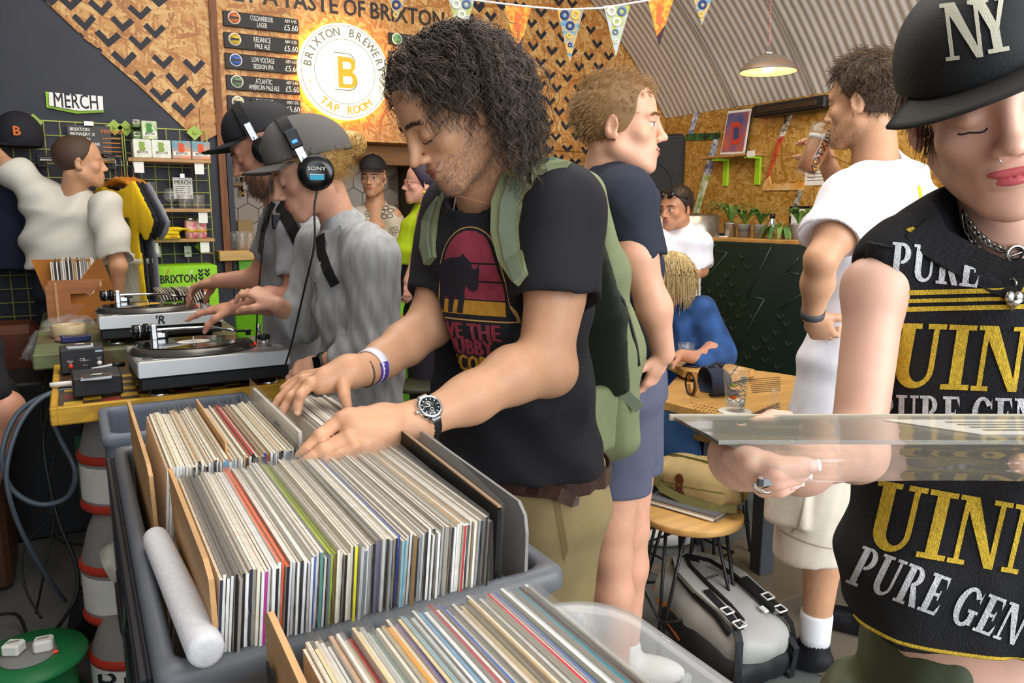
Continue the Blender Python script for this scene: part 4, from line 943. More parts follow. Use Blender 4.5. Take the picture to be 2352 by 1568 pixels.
so.box((c[0]-.02,c[1]+.15,zc),(.20,.16,.26),None,.03);so.box((c[0]-.02,c[1]+.15,.90-.02),(.21,.17,.02),None,.015,.006);so.box((c[0]+.0,c[1],.862),(.075,.06,.014),None,.012,.003,'s')
so.box((c[0]-.02,c[1]+.15,zc+.05),(.185,.145,.30),None,.02,.004,'s');solid_obj(so,'shell',mat('blue grey plastic','6b7380',.45),t,.011)
mb=MB();mb.tube([(c[0]+.0,c[1]-.02,.872),(c[0]+.02,c[1]-.022,.85),(c[0]+.03,c[1]-.02,.875)],.004,6);mb.build('cable_tie',WHITE,t)
sb=thing('storage_crate','plain dark grey crate standing on the floor under the blue grey crate','crate',(c[0],c[1],0));so=Solid();so.box((c[0]-.02,c[1]+.15,.19),(.20,.16,.188),None,.025);so.box((c[0]-.02,c[1]+.15,.36),(.21,.17,.018),None,.012,.006);solid_obj(so,'shell',DARKP,sb,.014)
GRN=mat('worn green paint','6f8f4a',.7,var=.25,vscale=14)
t=thing('green_drum','pale green drum standing behind the rear row of records','drum',at(575,1250,2.9));c=at(575,1100,2.9);mb=MB();mb.lathe((c[0],c[1],0),[(0,0),(.2,0),(.2,.30),(.195,.31),(.2,.32),(.2,.84),(0,.845)],32);mb.build('body',GRN,t)
mb=MB();mb.lathe((c[0],c[1],.82),[(.2,-.012),(.208,0),(.2,.012)],32);mb.build('rim',GRN,t)
SILV=mat('silver deck plate','b3b2ae',.38,metal=.35,var=.05,vscale=10);SILF=mat('silver deck front','dfe6ec',.35,metal=.1);RUB=mat('black deck base','141518',.5)
VINYL=mat('black vinyl','0b0b0c',.12,coat=.3);PLAT=mat('platter rim','6d6a66',.3,metal=.8);ALU=mat('cast alloy','c9cccf',.28,metal=.9)
def deck(name,label,o,yaw,tilt,W_,Dp,R_,lab_col,arm_tip,disp_rec=True,tz=None):
 root=thing(name,label,'turntable',o,'record decks')
 Rz=np.array(Matrix.Rotation(yaw,3,'Z')@Matrix.Rotation(tilt,3,'X'));o=np.array(o)
 def put(mb,nm,m,par=root):mb.xf(Rz,o);return mb.build(nm,m,par)
 mb=MB();mb.span((0,0,-.05),(W_,Dp,0),0,.006);pl=put(mb,'top_plate',SILV)
 mb=MB();mb.span((.003,-.0015,-.047),(W_-.003,.001,-.003));put(mb,'front_panel',SILF,pl)
 mb=MB();mb.span((.006,.006,-.088),(W_-.006,Dp-.006,-.05),0,.004);put(mb,'base',RUB)
 for x in(.06,W_-.06):
  for y in(.06,Dp-.06):
   mb=MB();mb.lathe((x,y,-.115),[(0,0),(.03,0),(.034,.005),(.03,.012),(.026,.014),(.024,.03),(0,.03)],20);put(mb,'foot',RUB if y>.1 else CHROME)
 cx,cy=W_*.42,Dp*.47
 mb=MB();mb.lathe((cx,cy,0),[(R_*.98,0),(R_+.012,.002),(R_+.012,.006),(R_+.006,.010),(R_+.006,.013),(R_+.001,.016),(R_,.02),(R_-.005,.022),(0,.022)],64);put(mb,'platter',PLAT)
 for k in range(3):
  mb=MB();mb.lathe((cx,cy,.0035+k*.004),[(R_+.0115-.004*k,0),(R_+.0125-.004*k,.001),(R_+.0115-.004*k,.002)],64);put(mb,'platter_ring',RUB)
 rt_=thing('record',f'black vinyl record with {lab_col[1]} label lying on the {lab_col[2]} turntable','record',o+Rz@np.array((cx,cy,.022)),'records on the decks')
 mb=MB();rr_=R_*.93;pr=[(0,.023),(.05,.0245)]+[(r,.0246+.0004*(i%2))for i,r in enumerate(np.linspace(.055,rr_-.004,40))]+[(rr_,.0245),(rr_,.0225)]
 mb.lathe((cx,cy,0),pr,72);put(mb,'disc',VINYL,rt_)
 mb=MB();mb.lathe((cx,cy,.0252),[(0,.0006),(.05,.0006),(.051,0)],32);put(mb,'label',mat('record label '+lab_col[0],lab_col[0],.6),rt_)
 for k in range(3):
  mb=MB();mb.box((cx-.005,cy+.02-k*.017,.0261),(.05-.012*k,.0025,.0003));put(mb,'label_text',MATS['grey ink'],rt_)
 mb=MB();mb.lathe((cx,cy,.022),[(.0035,0),(.0035,.018),(.0,.02)],12);put(mb,'spindle',CHROME)
 bx,by=W_*.17,Dp*.86
 mb=MB();mb.lathe((bx,by,0),[(.052,0),(.05,.012),(.046,.016),(.03,.018),(.0,.018)],32);put(mb,'arm_base',RUB)
 mb=MB();mb.box((bx+.01,by-.005,.045),(.02,.05,.06),None,0,.004);mb.box((bx+.03,by,.035),(.035,.03,.02),None,0,.004);put(mb,'arm_pivot',ALU)
 mb=MB();mb.lathe((bx-.055,by-.01,.055),[(0,0),(.02,0),(.022,.006),(.022,.022),(.019,.024),(.019,.034),(.024,.035),(.024,.05),(.016,.052),(0,.052)],24,(1,0,0));put(mb,'counterweight',BLACKG)
 mb=MB();mb.lathe((bx-.035,by-.01,.055),[(.0222,0),(.0226,.002),(.0222,.006)],24,(1,0,0));put(mb,'weight_ring',CHROME)
 ax,ay=arm_tip;mb=MB();mb.tube([(bx-.06,by-.01,.055),(bx+.02,by-.01,.055),(bx+.11,by-.002,.054),(bx+.2,by-.005,.05),(ax-.05,ay+.03,.046),(ax-.02,ay+.012,.042)],.005,10);arm=put(mb,'tonearm',CHROME)
 mb=MB();mb.box((ax,ay,.040),(.05,.018,.007),np.array(Matrix.Rotation(-.6,3,'Z')),0,.002);mb.box((ax+.012,ay-.008,.032),(.016,.014,.014),None,0,.002);put(mb,'headshell',BLACK,arm)
 mb=MB();mb.tube([(ax+.01,ay+.005,.042),(ax+.02,ay+.028,.05)],.0015,5);put(mb,'finger_lift',CHROME,arm)
 mb=MB();mb.tube([(bx+.05,by-.01,.02),(bx+.05,by-.01,.044)],.004,8);mb.tube([(bx+.035,by-.01,.045),(bx+.065,by-.01,.045)],.004,8);put(mb,'arm_rest',BLACK)
 kx,ky=W_*.885,Dp*.30
 mb=MB();mb.lathe((kx,ky,0),[(.018,0),(.018,.026),(.0,.026)],24);kn=put(mb,'strobe_lamp',ALU);mb=MB();mb.lathe((kx,ky,.026),[(.021,0),(.022,.005),(.018,.012),(0,.013)],24);put(mb,'strobe_cap',BLACK,kn)
 mb=MB();mb.lathe((kx-.032,ky-.006,.0125),[(0,0),(.004,0),(.004,.004),(0,.004)],10,(1,0,0));put(mb,'strobe_light',mat('red strobe light','ff2a1a',.4,emit=1.5,emitcol='ff1a10'),kn)
 for k in range(2):
  mb=MB();mb.box((W_*.955,ky-.02-.045*k,.003),(.026,.034,.006),None,0,.002);put(mb,'speed_button',SILV)
 mb=MB();mb.lathe((W_*.12,Dp*.14,0),[(.034,.0005),(.034,.002),(.028,.002),(.026,-.0005),(0,-.0008)],32);put(mb,'adapter_well',ALU)
 mb=MB();mb.lathe((W_*.96,Dp*.8,0),[(.006,0),(.006,.05),(.0,.052)],12);put(mb,'target_light',CHROME)
 mb=MB();mb.lathe((W_*.96,Dp*.55,0),[(.008,0),(.008,.002)],12);put(mb,'slider_dot',BLACK)
 return root,Rz,o
o1=onz(314,833,1.02);d1,R1_,O1=deck('turntable','silver turntable with a white labelled record, nearer of the two decks',o1,.02,math.radians(-2.0),.445,.43,.180,('ece8e0','a white','nearer'),(.36,.27))
e1=onz(225,728,1.066);d2,R2_,O2=deck('turntable','silver turntable under the reaching hands, farther of the two decks',e1,0.0,math.radians(-1.5),.445,.42,.180,('d8a83a','a gold','farther'),(.33,.30))
sign_text("'R",O2+R2_@np.array((.21,-.003,-.026)),R2_@np.array((1.,0,0)),R2_@np.array((0,0,1.)),.032,'lettering',INK,d2,bold=.03,shear=.15)
t=thing('plank_table','worn green edged plank table carrying the farther turntable','table',(.2,3.6,0));z2=e1[2]-.115
mb=MB();mb.span((-.16,3.19,z2-.06),(.60,4.75,z2-.002),0,.006);mb.build('tabletop',mat('worn green timber','6f7f55',.6,var=.35,vscale=9,col2='5f4a34'),t)
for x in(.12,.55):
 for y in(3.25,4.0):mb=MB();mb.span((x-.03,y-.03,0),(x+.03,y+.03,z2-.06));mb.build('leg',TRIM,t)
for x in(.12,.55):
 for y in(2.95,3.1):mb=MB();mb.span((x-.025,y-.025,0),(x+.025,y+.025,TZ-.05));mb.build('leg',TRIM,bpy.data.objects['deck_table'])
t=thing('record','dark record sleeve pushed half under the nearer turntable','record',at(560,875,2.3));a=onz(450,885,TZ+.006);b=onz(600,862,TZ+.012);mb=MB();mb.prism([(0,0),(.25,0),(.25,.2),(0,.2)],.004,a,b-a,(0,1,0));mb.build('sleeve',mat('dark sleeve edge','22242a',.35),t)
mb=MB();mb.prism([(0,0),(.25,0),(.25,.18),(0,.18)],.002,a+UP*.005,b-a,(0,1,0));mb.build('inner_sleeve',mat('pale sleeve edge','b8bec6',.4),t)
CHAR=mat('charcoal box','24262b',.45,var=.1,vscale=30)
def ebox(name,label,p,w,d,h,yaw,cat='amplifier'):
 t=thing(name,label,cat,p);R=np.array(Matrix.Rotation(yaw,3,'Z'));p=np.array(p)
 mb=MB();mb.box((w/2,d/2,h/2),(w,d,h),None,0,.004);mb.xf(R,p);mb.build('case',CHAR,t);return t,R,p
p=onz(141,860,TZ+.004);t1,R,P0=ebox('phono_box','black box with red and white sockets below a card stack, behind the other box',p,.132,.11,.084,0.0)
fx,fn,fz=R@np.array((1.,0,0)),R@np.array((0,0,1.)),None
for x,z,m in((.03,.026,mat('red socket','d8402a',.4)),(.117,.030,WHITE)):
 mb=MB();mb.lathe((x,0,z),[(.008,0),(.008,.006),(.006,.012),(.0,.012)],14,(0,-1,0));mb.xf(R,P0);mb.build('socket',m,t1)
for s,x,z,h_ in(('Right',.03,.043,.006),('out',.03,.037,.004),('Left',.117,.048,.006),('out',.117,.042,.004),('CE',.066,.045,.010),('Made in',.079,.043,.004),('Phono',.074,.026,.004)):
 sign_text(s,P0+R@np.array((x,-.0004,z)),R@np.array((1.,0,0)),(0,0,1),h_,'lettering',CHALK,t1)
mb=MB();mb.box((.118,-.0006,.072),(.022,.001,.007));mb.xf(R,P0);mb.build('sticker',mat('pale blue sticker','b8cfe0',.5),t1)
p2=onz(170,914,TZ+.004);t2_,R_b,P2=ebox('phono_box','charcoal box with a card stack on top at the front table corner',p2,.132,.15,.058,0.03)
def card_stack(px,py,z,label,m_top):
 c=onz(px,py,z);t=thing('card_stack',label,'cards',c,'stacks of dark cards on the boxes')
 for k in range(5):
  mb=MB();mb.box(c+np.array((rnd.uniform(-.003,.003),rnd.uniform(-.003,.003),.0012+k*.0021)),(.078,.052,.0017),np.array(Matrix.Rotation(rnd.uniform(-.1,.1),3,'Z')));mb.build('card',m_top if k==4 else(WHITE if k%2 else mat('pale card','c8d0dc',.5)),t)
 mb=MB();mb.prism([(-.016,-.006),(.01,-.01),(.018,.006),(-.008,.01)],.0004,c+np.array((0,0,.0117)),(1,0,0),(0,1,0));mb.build('print',mat('pale print','cfd6d0',.6),t)
DCARD=mat('dark photo card','3a2d2a',.35,var=.3,vscale=40)
card_stack(183,797,P0[2]+.084,'stack of dark cards with white edges on the rear black box',DCARD)
card_stack(222,868,P2[2]+.058,'stack of dark cards with white edges on the front charcoal box',DCARD)
p=onz(159,772,z2);t=thing('tape_roll','wide beige roll of packing tape behind the boxes','tape',p);mb=MB();mb.lathe(p,[(.038,0),(.062,0),(.063,.01),(.063,.048),(.06,.05),(.04,.05)],32,close=True);mb.build('roll',mat('beige tape','cbb58e',.45,var=.08,vscale=40),t)
p=onz(147,785,z2);t=thing('small_box','dark blue flat box lying before the beige tape roll','box',p);mb=MB();mb.box((p[0]+.04,p[1]+.0,z2+.012),(.10,.07,.022),np.array(Matrix.Rotation(.1,3,'Z')),0,.002);mb.build('lid',mat('dark blue card','232a62',.4),t);mb=MB();mb.box((p[0]+.04,p[1],z2+.0235),(.07,.05,.001),np.array(Matrix.Rotation(.1,3,'Z')));mb.build('print',DCARD,t)
p=onz(128,785,z2);t=thing('connector','pinkish plastic connector lying left of the dark blue box','plug',p);mb=MB();mb.tube([p+UP*.008,p+UP*.008+RT*.045],[.009,.007],10);mb.build('shell',mat('dusty pink plastic','b8847a',.5),t);mb=MB();mb.tube([p+UP*.008+RT*.04,p+UP*.01+RT*.06+FW*.02],.004,6);mb.build('lead',BLACK,t)
so=Solid();t=thing('plastic_bag','crumpled clear plastic bag hanging over the table corner beside the tape','bag',at(110,790,3.2));a=[at(185,745,3.45),at(130,752,3.35),at(95,785,3.25),at(45,825,3.15)]
so.chain(a,[.05,.045,.05,.022],.03);so.ell(at(165,742,3.4),(.08,.06,.035),k=.03)
solid_obj(so,'film',film('bag film','e8eaee',.12,.10),t,.012,sm=0,disp=lambda P:.014*wave_noise(P,34,4))
CRW=mat('red brown ply','a5683c',.5,var=.15,vscale=5,stretch=(1,1,6));pv=4.22;z3=z2
def wedge(x,y,v=pv):q=onv(x,y,v);return q
A=onv(117,730,4.12);B=onv(246,640,4.12);t=thing('wooden_crate','red brown plywood record crate behind the farther deck','crate',(A[0],4.2,z3));zt_=B[2];w_=B[0]-A[0]
V,T=None,None
mb=MB();yy0=z3-.002;fr_=[(0,yy0),(w_,yy0),(w_,zt_-.03),(w_-.03,zt_),(.03,zt_),(0,zt_-.03)]
hx0,hx1,hz0,hz1=w_*.36,w_*.66,zt_-.115,zt_-.065
for a_,b_ in(((0,yy0),(w_,hz0)),((0,hz0),(hx0,hz1)),((hx1,hz0),(w_,hz1)),((0,hz1),(w_,zt_))):mb.span((A[0]+a_[0],4.12,a_[1]),(A[0]+b_[0],4.135,b_[1]))
mb.build('front_panel',CRW,t)
mb=MB();mb.span((A[0],4.47,z3),(A[0]+w_,4.485,zt_+.02));mb.build('rear_panel',CRW,t)
for x in(A[0]-.012,A[0]+w_):mb=MB();mb.span((x,4.12,z3),(x+.012,4.485,zt_-.02));mb.build('side_panel',CRW,t)
for x in(A[0]+.025,A[0]+w_-.035):mb=MB();mb.span((x,4.115,z3),(x+.01,4.12,zt_-.01));mb.build('batten',PLYE,t)
for k in range(26):
 x=A[0]+.02+k*(w_-.04)/26;cc=rnd.choice(['23252c','eeeeea','8f989e','23252c','c0a070','e9e2cf']);mb=MB();mb.box((x,4.30,zt_-.13+rnd.uniform(0,.012)+.06),(.006,.29,.30));mb.build('record',[KRAFT[k%6]if k%2 else spine_mats(cc)],None,f'{COLN[cc]} record, {ordinal(k + 1)} from the left in the plywood crate','record','records in the plywood crate',base=(x,4.30,z3))
t=thing('record','orange brown sleeve leaning on the front of the plywood crate','record',onz(190,735,z3));a=onz(150,735,z3+.003);mb=MB();ex=nrm((.93,-.35,0));mb.prism([(0,0),(.31,0),(.31,.31),(0,.31)],.004,a+ex*-.04,ex,nrm(np.array((-.25,.35,.9))));mb.build('sleeve',mat('orange brown cover','b8742c',.4,col2='7a4a22',vscale=4),t)
c=a+ex*.16+nrm((-.25,.35,.9))*.15;n=np.cross(ex,nrm((-.25,.35,.9)));mb=MB();mb.lathe(c+n*.004,[(0,.001),(.022,.001),(.022,0)],20,n);mb.build('sticker',WHITE,t)
A=onv(228,665,4.55);B=onv(352,592,4.55);t=thing('plastic_box','clear plastic box of white sleeves behind the plywood crate','crate',(A[0],4.55,z3))
loops=[rr_path(A[0]-.02,B[0],4.52,4.86,.04,z)for z in(z3,B[2]-.03)]+[rr_path(A[0]-.03,B[0]+.01,4.51,4.87,.045,z)for z in(B[2]-.03,B[2])]+[rr_path(A[0]-.01,B[0]-.01,4.53,4.85,.04,z)for z in(B[2],z3+.01)]
V=[p for l in loops for p in l];n_=len(loops[0]);mb=MB();mb.add(V,[(i*n_+k,i*n_+(k+1)%n_,(i+1)*n_+(k+1)%n_,(i+1)*n_+k)for i in range(len(loops)-1)for k in range(n_)],0,True);mb.build('shell',film('milky box plastic','dcd8c8',.42,.15),t)
for k in range(18):
 x=A[0]+.0+k*.0125;cc=rnd.choice([w,wo,pg,'e9e2cf',w,'9a9488']);mb=MB();hh=.30;ln=.035;mb.prism([(0,0),(.29,0),(.29,hh),(0,hh)],.006,(x+ln,4.54,B[2]-.27+.012*(k<8)),(0,1,0),nrm((-.18,0,1)));mb.build('record',[spine_mats(cc)],None,f'{COLN[cc]} record, {ordinal(k + 1)} from the left in the milky plastic box','record','records in the milky plastic box')
for k in range(16):
 a=onz(343,680,z3+.0);x=a[0]+.0135*k;cc=rnd.choice(['23252c',w,wo,'c0a070','9a9488',w]);mb=MB();mb.prism([(0,0),(.25,0),(.25,.13),(0,.13)],.006,(x,4.05,z3+.001),(0,1,0),nrm((-.35,0,1)));mb.build('record',[KRAFT[k%6]if k%3 else spine_mats(cc)],None,f'small {COLN[cc]} record, {ordinal(k + 1)} from the left in the row behind the farther deck','record','small records behind the farther deck')
p=onz(468,690,z3);tumbler(p[0],p[1],z3,.04,.09,'green rimmed glass pot behind the farther deck',group=None)
t=thing('lime_panel','fluorescent lime panel standing behind the deck tables','panel',at(585,780,3.0));c=at(585,745,3.05);mb=MB();mb.span((c[0]-.07,c[1],.55),(c[0]+.035,c[1]+.03,1.09),0,.003);mb.build('panel',mat('fluorescent lime','86e01e',.5),t);mb=MB();mb.span((c[0]-.07,c[1]-.0,.5),(c[0]+.035,c[1]+.03,.55),0,.003);mb.build('foot',INK,t)
CAB=mat('black cable','1a1b1e',.45);CABG=mat('grey blue cable','4a5560',.4)
def cable(label,pts,r,m=None,cat='cable',name='cable',group='cables hanging at the table corner'):
 P=np.array(pts);Q=[P[0]]
 for i in range(len(P)-1):
  p0,p1,p2,p3=P[max(i-1,0)],P[i],P[i+1],P[min(i+2,len(P)-1)]
  for s in np.linspace(0,1,9)[1:]:Q.append(.5*(2*p1+(p2-p0)*s+(2*p0-5*p1+4*p2-p3)*s**2+(3*p1-p0-3*p2+p3)*s**3))
 mb=MB();mb.tube(Q,r,7);return mb.build(name,m or CAB,None,label,cat,group,base=P[-1])
def pd(l):return[at(x,y,d)for x,y,d in l]
cable('grey audio cable leaving the front box in a big loop',pd([(165,895,2.35),(110,905,2.3),(40,950,2.25),(5,1040,2.2),(25,1120,2.2),(90,1158,2.22),(155,1140,2.25),(172,1080,2.25),(140,1010,2.27),(118,960,2.3)]),.008,CABG)
cable('second grey audio cable curving left out of the frame',pd([(165,902,2.35),(100,912,2.28),(45,975,2.2),(15,1080,2.15),(30,1170,2.15),(70,1260,2.2),(120,1340,2.3),(150,1380,2.4)]),.007,CABG)
cable('black cable dropping from the boxes to the white plug',pd([(150,880,2.45),(120,930,2.45),(100,1020,2.45),(130,1180,2.4),(175,1300,2.35),(170,1380,2.3),(110,1470,2.25),(85,1500,2.2)]),.006)
cable('thin black cable falling straight under the table corner',pd([(115,850,3.0),(100,940,2.9),(105,1050,2.8),(125,1180,2.7),(100,1320,2.6),(80,1420,2.6)]),.004)
cable('thin black cable with a slack bend near the casks',pd([(120,880,2.9),(135,1000,2.8),(115,1100,2.75),(130,1230,2.7),(185,1250,2.6),(230,1240,2.5)]),.005)
cable('bundle cable looping close to the grey cask stack',pd([(105,860,2.9),(95,980,2.8),(160,1075,2.7),(140,1165,2.65),(60,1250,2.6),(55,1340,2.55),(95,1420,2.5)]),.004)
for k,(l,pts)in enumerate((('black cable coiled on the floor left of the reel',[(0,1410,2.5),(40,1412,2.5),(60,1455,2.4),(55,1485,2.3)]),('black cable running from the plug to the adaptor',[(80,1505,2.2),(130,1478,2.3),(175,1470,2.35),(195,1400,2.4),(180,1350,2.45)]),('black cable crossing the floor below the adaptor',[(100,1480,2.3),(110,1520,2.2),(170,1568,2.1),(215,1575,2.1)]),('black cable along the foot of the casks',[(205,1520,2.3),(240,1540,2.25),(300,1530,2.25)]))):
 cable(l,pd(pts),.006,None,group='cables on the floor')
t=thing('plug_lead','grey jack plug with a coiled white sleeve behind the charcoal box','plug',pd([(240,845,2.4)])[0]);a,b,c=pd([(210,848,2.42),(258,838,2.45),(285,836,2.48)])
mb=MB();mb.tube([a+(b-a)*f for f in np.linspace(0,1,16)],[.006 if i%2 else.0045 for i in range(16)],10);mb.build('spring',mat('pale spring','c8ccd0',.35,metal=.4),t);mb=MB();mb.tube([b,c],.008,10);mb.build('plug',BLACK,t)
for k,(y,col)in enumerate(((893,BLACKG),(901,BLACKG),(880,WHITE))):
 a,b=pd([(118-k*2,y+4,2.33),(166,y,2.36)]);t=thing('audio_plug',('upper black','lower black with red ring','white')[k]+' audio plug pushed into the side of the front box','plug',b,'audio plugs in the front box');mb=MB();mb.tube([a,a+(b-a)*.6,b],[.007,.0085,.0085],12);mb.build('body',col,t)
 if k==1:mb=MB();mb.tube([a,a+(b-a)*.12],.0095,12);mb.build('ring',mat('red ring','d83a2a',.4),t)
c=onz(65,1505,.18);t=thing('cable_reel','green topped cable reel with white plugs on the floor','reel',(c[0],c[1],0));mb=MB();mb.lathe((c[0],c[1],0),[(0,0),(.15,0),(.155,.008),(.15,.016),(.12,.018),(.12,.16),(.15,.162),(.155,.17),(.15,.18),(.06,.182),(0,.182)],40);mb.build('drum',mat('green reel plastic','1f7a44',.4),t)
mb=MB();mb.lathe((c[0],c[1],.183),[(0,.004),(.07,.004),(.075,0)],32);mb.build('socket_plate',mat('grey socket plate','8d8d88',.5),t)
for k,(dx,dy)in enumerate(((-.04,.0),(.035,.02))):
 q=c+RT*dx+FW*dy;mb=MB();mb.box((q[0],q[1],.205),(.05,.045,.035),np.array(Matrix.Rotation(-.5+k*.4,3,'Z')),0,.006);pb=mb.build('plug',WHITE,t);mb=MB();mb.box((q[0],q[1],.224),(.03,.006,.002));mb.build('plug_pin_slot',mat('grey slot','9a958a',.6),pb)
mb=MB();mb.box((c[0]+.07,c[1]-.03,.188),(.012,.008,.004));mb.build('switch',mat('red switch','d8381f',.4,emit=.6),t)
a=onz(205,1400,.05);t=thing('power_adaptor','black power adaptor brick standing by the cask stack','adaptor',(a[0],a[1],0));mb=MB();q=at(205,1420,2.4);mb.box(q,(.11,.07,.17),np.array(Matrix.Rotation(.4,3,'Z')@Matrix.Rotation(.3,3,'Y')),0,.01);mb.build('brick',BLACK,t)
mb=MB();mb.tube(pd([(180,1350,2.42),(195,1375,2.4)]),.012,8);mb.build('strain_relief',BLACK,t)
b_=thing('equipment_box','black equipment box under the left end of the deck tables','box',at(150,1220,3.4));mb=MB();q=at(150,1100,3.3);mb.span((q[0]-.25,q[1],0.0),(q[0]+.28,q[1]+.4,.72),0,.01);mb.build('case',BLACK,b_)
mb=MB();q2=at(205,1180,3.2);mb.span((q2[0]-.03,q2[1],.2),(q2[0]+.05,q2[1]+.03,.5));mb.build('green_strip',mat('dark green strip','1f5a3a',.5),b_)
# ceiling things
STR=mat('white string','e8e4dc',.7)
t=thing('bunting','string of patterned triangle flags hung under the vault','bunting',at(1290,22,3.2))
rope=[at(x,y,3.2)for x,y in((840,-40),(980,-14),(1110,3),(1200,14),(1290,22),(1380,19),(1470,4),(1560,-12),(1660,-40))]
mb=MB();mb.tube(rope,.004,6);mb.build('string',STR,t)
FLC=[('flag yellow orange','d8b040','d8692a',60),('flag blue ochre','3a86a8','d8a848',45),('flag green grey','a8b04a','b8bcc4',40)]
FM=[mat(n,a,.8,col2=b,vscale=s,detail=1)for n,a,b,s in FLC]
for(x,k,tip)in((910,1,36),(1060,2,90),(1190,0,121),(1310,1,130),(1417,2,116),(1517,0,92),(1615,1,47)):
 xs_=[np.array(proj_)for proj_ in()];yr=np.interp(x,[840,980,1110,1200,1290,1380,1470,1560,1660],[-40,-14,3,14,22,19,4,-12,-40])
 c=at(x,yr,3.2);w_=28*mpp(3.3);h_=(tip-yr)*mpp(3.3);ex=RT;mb=MB();mb.prism([(-w_,0),(w_,0),(0,-h_)],.0015,c,ex,UP);f=mb.build('flag',FM[k],t)
 if k==0:
  mb=MB();mb.prism([(-.012,-.02),(.016,-.035),(.002,-.07),(.016,-.072),(-.006,-h_*.78),(.0,-.10),(-.014,-.095)],.001,c-FW*.002,ex,UP);mb.build('bolt_print',mat('orange bolt','e0652e',.7),f)
  mb=MB();mb.prism([(w_*.45,-h_*.55),(0,-h_),(-w_*.2,-h_*.8)],.001,c-FW*.002,ex,UP);mb.build('dark_print',mat('dark flag print','3a2430',.8),f)
 else:
  for i,(dx,dz,r)in enumerate(((-.022,.022,.019),(.02,.022,.019),(0,.062,.018),(-.004,.1,.012),(.0,.135,.009))):
   if dz+r>h_:continue
   cc=c+ex*dx-UP*dz-FW*.002;mb=MB();mb.lathe(cc,[(r*.45,0),(r*.45,.001),(r,.001),(r,0)],18,-FW,close=True);mb.build('ring_print',mat('flag ring '+str(i%2+2*k),('e6e2d4','6a7a8a','2a3a6a','e0b050','d8d4c4','5a6a8a')[i%2+2*(k%3)],.8),f)
t=thing('pendant_lamp','wide warm metal pendant lamp hanging from the vault on a twisted cord','lamp',at(1764,160,4.3));c=at(1764,166,4.3);r=62*mpp(4.25)
mb=MB();mb.lathe(c,[(r,.0),(r,.006),(r*.88,.035),(r*.62,.07),(r*.3,.088),(r*.16,.092),(r*.14,.087),(r*.3,.082),(r*.6,.063),(r*.86,.028),(r*.975,.001)],40,close=True);mb.build('lamp_shade',mat('worn copper shade','a87a5c',.45,metal=.35,col2='7e8a80',vscale=5,stretch=(1,1,14)),t)
mb=MB();mb.lathe(c+UP*.088,[(.028,0),(.028,.012),(.016,.02),(.014,.045),(.006,.05),(.0,.05)],16);mb.build('lamp_holder',CHROME,t)
mb=MB();mb.ball(c+UP*.03,(.035,.035,.035));mb.build('bulb',mat('warm bulb','ffd890',.4,emit=14,emitcol='ffc060'),t)
cd=[];top=at(1774,-130,4.35)
for k in range(90):f=k/89;p=(c+UP*.135)*(1-f)+top*f;cd.append(p+np.array((math.cos(k*1.9),math.sin(k*1.9),0))*.0022)
mb=MB();mb.tube(cd,.0035,5);mb.build('cord',mat('red white twisted cord','c8a09a',.7,col2='a83a34',vscale=90),t)
pl_=bpy.data.lights.new('pendant_glow','POINT');pl_.energy=9;pl_.color=(1,.72,.38);pl_.shadow_soft_size=.03;plo=bpy.data.objects.new('pendant_glow',pl_);COL.objects.link(plo);plo.location=c-UP*.02
# side wall
def zr(x,y):return(1652+x/2.24,y/2.24)
def z3(x,y):return(1100+x/2.24,y/2.24)
def side_poly(mb,pts,u,th):mb.prism([(onu(*p,u)[1],onu(*p,u)[2])for p in pts][::1],th,(u,0,0),(0,1,0),(0,0,1))
def sidep(name,label,cat,pieces,th=.012,group=None):
 A=onu(*pieces[0][0][0],WU);t=thing(name,label,cat,A,group)
 for k,(pts,m,nm)in enumerate(pieces):
  V=[(onu(*p,WU)[1],onu(*p,WU)[2])for p in pts];mb=MB();mb.prism([(-a,b)for a,b in V],th,(WU-.0005,0,0),(0,-1,0),(0,0,1));mb.build(nm,m,t)
 return t
PB=[mat('board pattern '+n,a,.6,col2=b,vscale=s,detail=1)for n,a,b,s in(('blue dots','4a68a8','e0e4ea',34),('green black','3f7a3c','1f2a20',18),('green white','8fae4a','e8ead8',22),('red','b0342a','d86a3a',20),('cream dots','e6e0d0','2a2a2a',40),('orange','d8922e','e8c890',16))]
sidep('wall_bolt','green and blue patterned lightning bolt boards left of the framed poster','wall decoration',[([z3(1112,580),z3(1132,577),z3(1100,690),z3(1082,692)],PB[0],'board'),([z3(1070,690),z3(1246,682),z3(1236,716),z3(1068,724)],PB[1],'board'),([z3(1212,716),z3(1238,714),z3(1190,900),z3(1160,900)],PB[0],'board'),([z3(1160,900),z3(1190,900),z3(1130,1098),z3(1105,1098)],PB[2],'board')])
sidep('wall_bolt','red and white patterned lightning bolt boards right of the framed poster','wall decoration',[([zr(352,592),zr(378,588),zr(335,700),zr(308,712)],PB[4],'board'),([zr(308,712),zr(335,700),zr(258,905),zr(245,925)],PB[3],'board'),([zr(240,930),zr(262,905),zr(268,948),zr(440,938),zr(430,978),zr(222,980)],PB[5],'board'),([zr(410,980),zr(432,978),zr(392,1108),zr(368,1110)],PB[4],'board')])
sidep('wall_bolt','short blue patterned strip beside the speaker on the side wall','wall decoration',[([z3(925,608),z3(948,604),z3(938,655),z3(920,658)],PB[0],'board')])
t=thing('wall_shelf','timber shelf on lime brackets under the framed poster','shelf',onu(*zr(120,800),WU));a=onu(*zr(-30,800),WU);b=onu(*zr(240,802),WU);zs=(a[2]+b[2])/2
mb=MB();mb.span((WU-.16,b[1],zs-.018),(WU,a[1],zs),0,.003);mb.build('board',SHELFW,t)
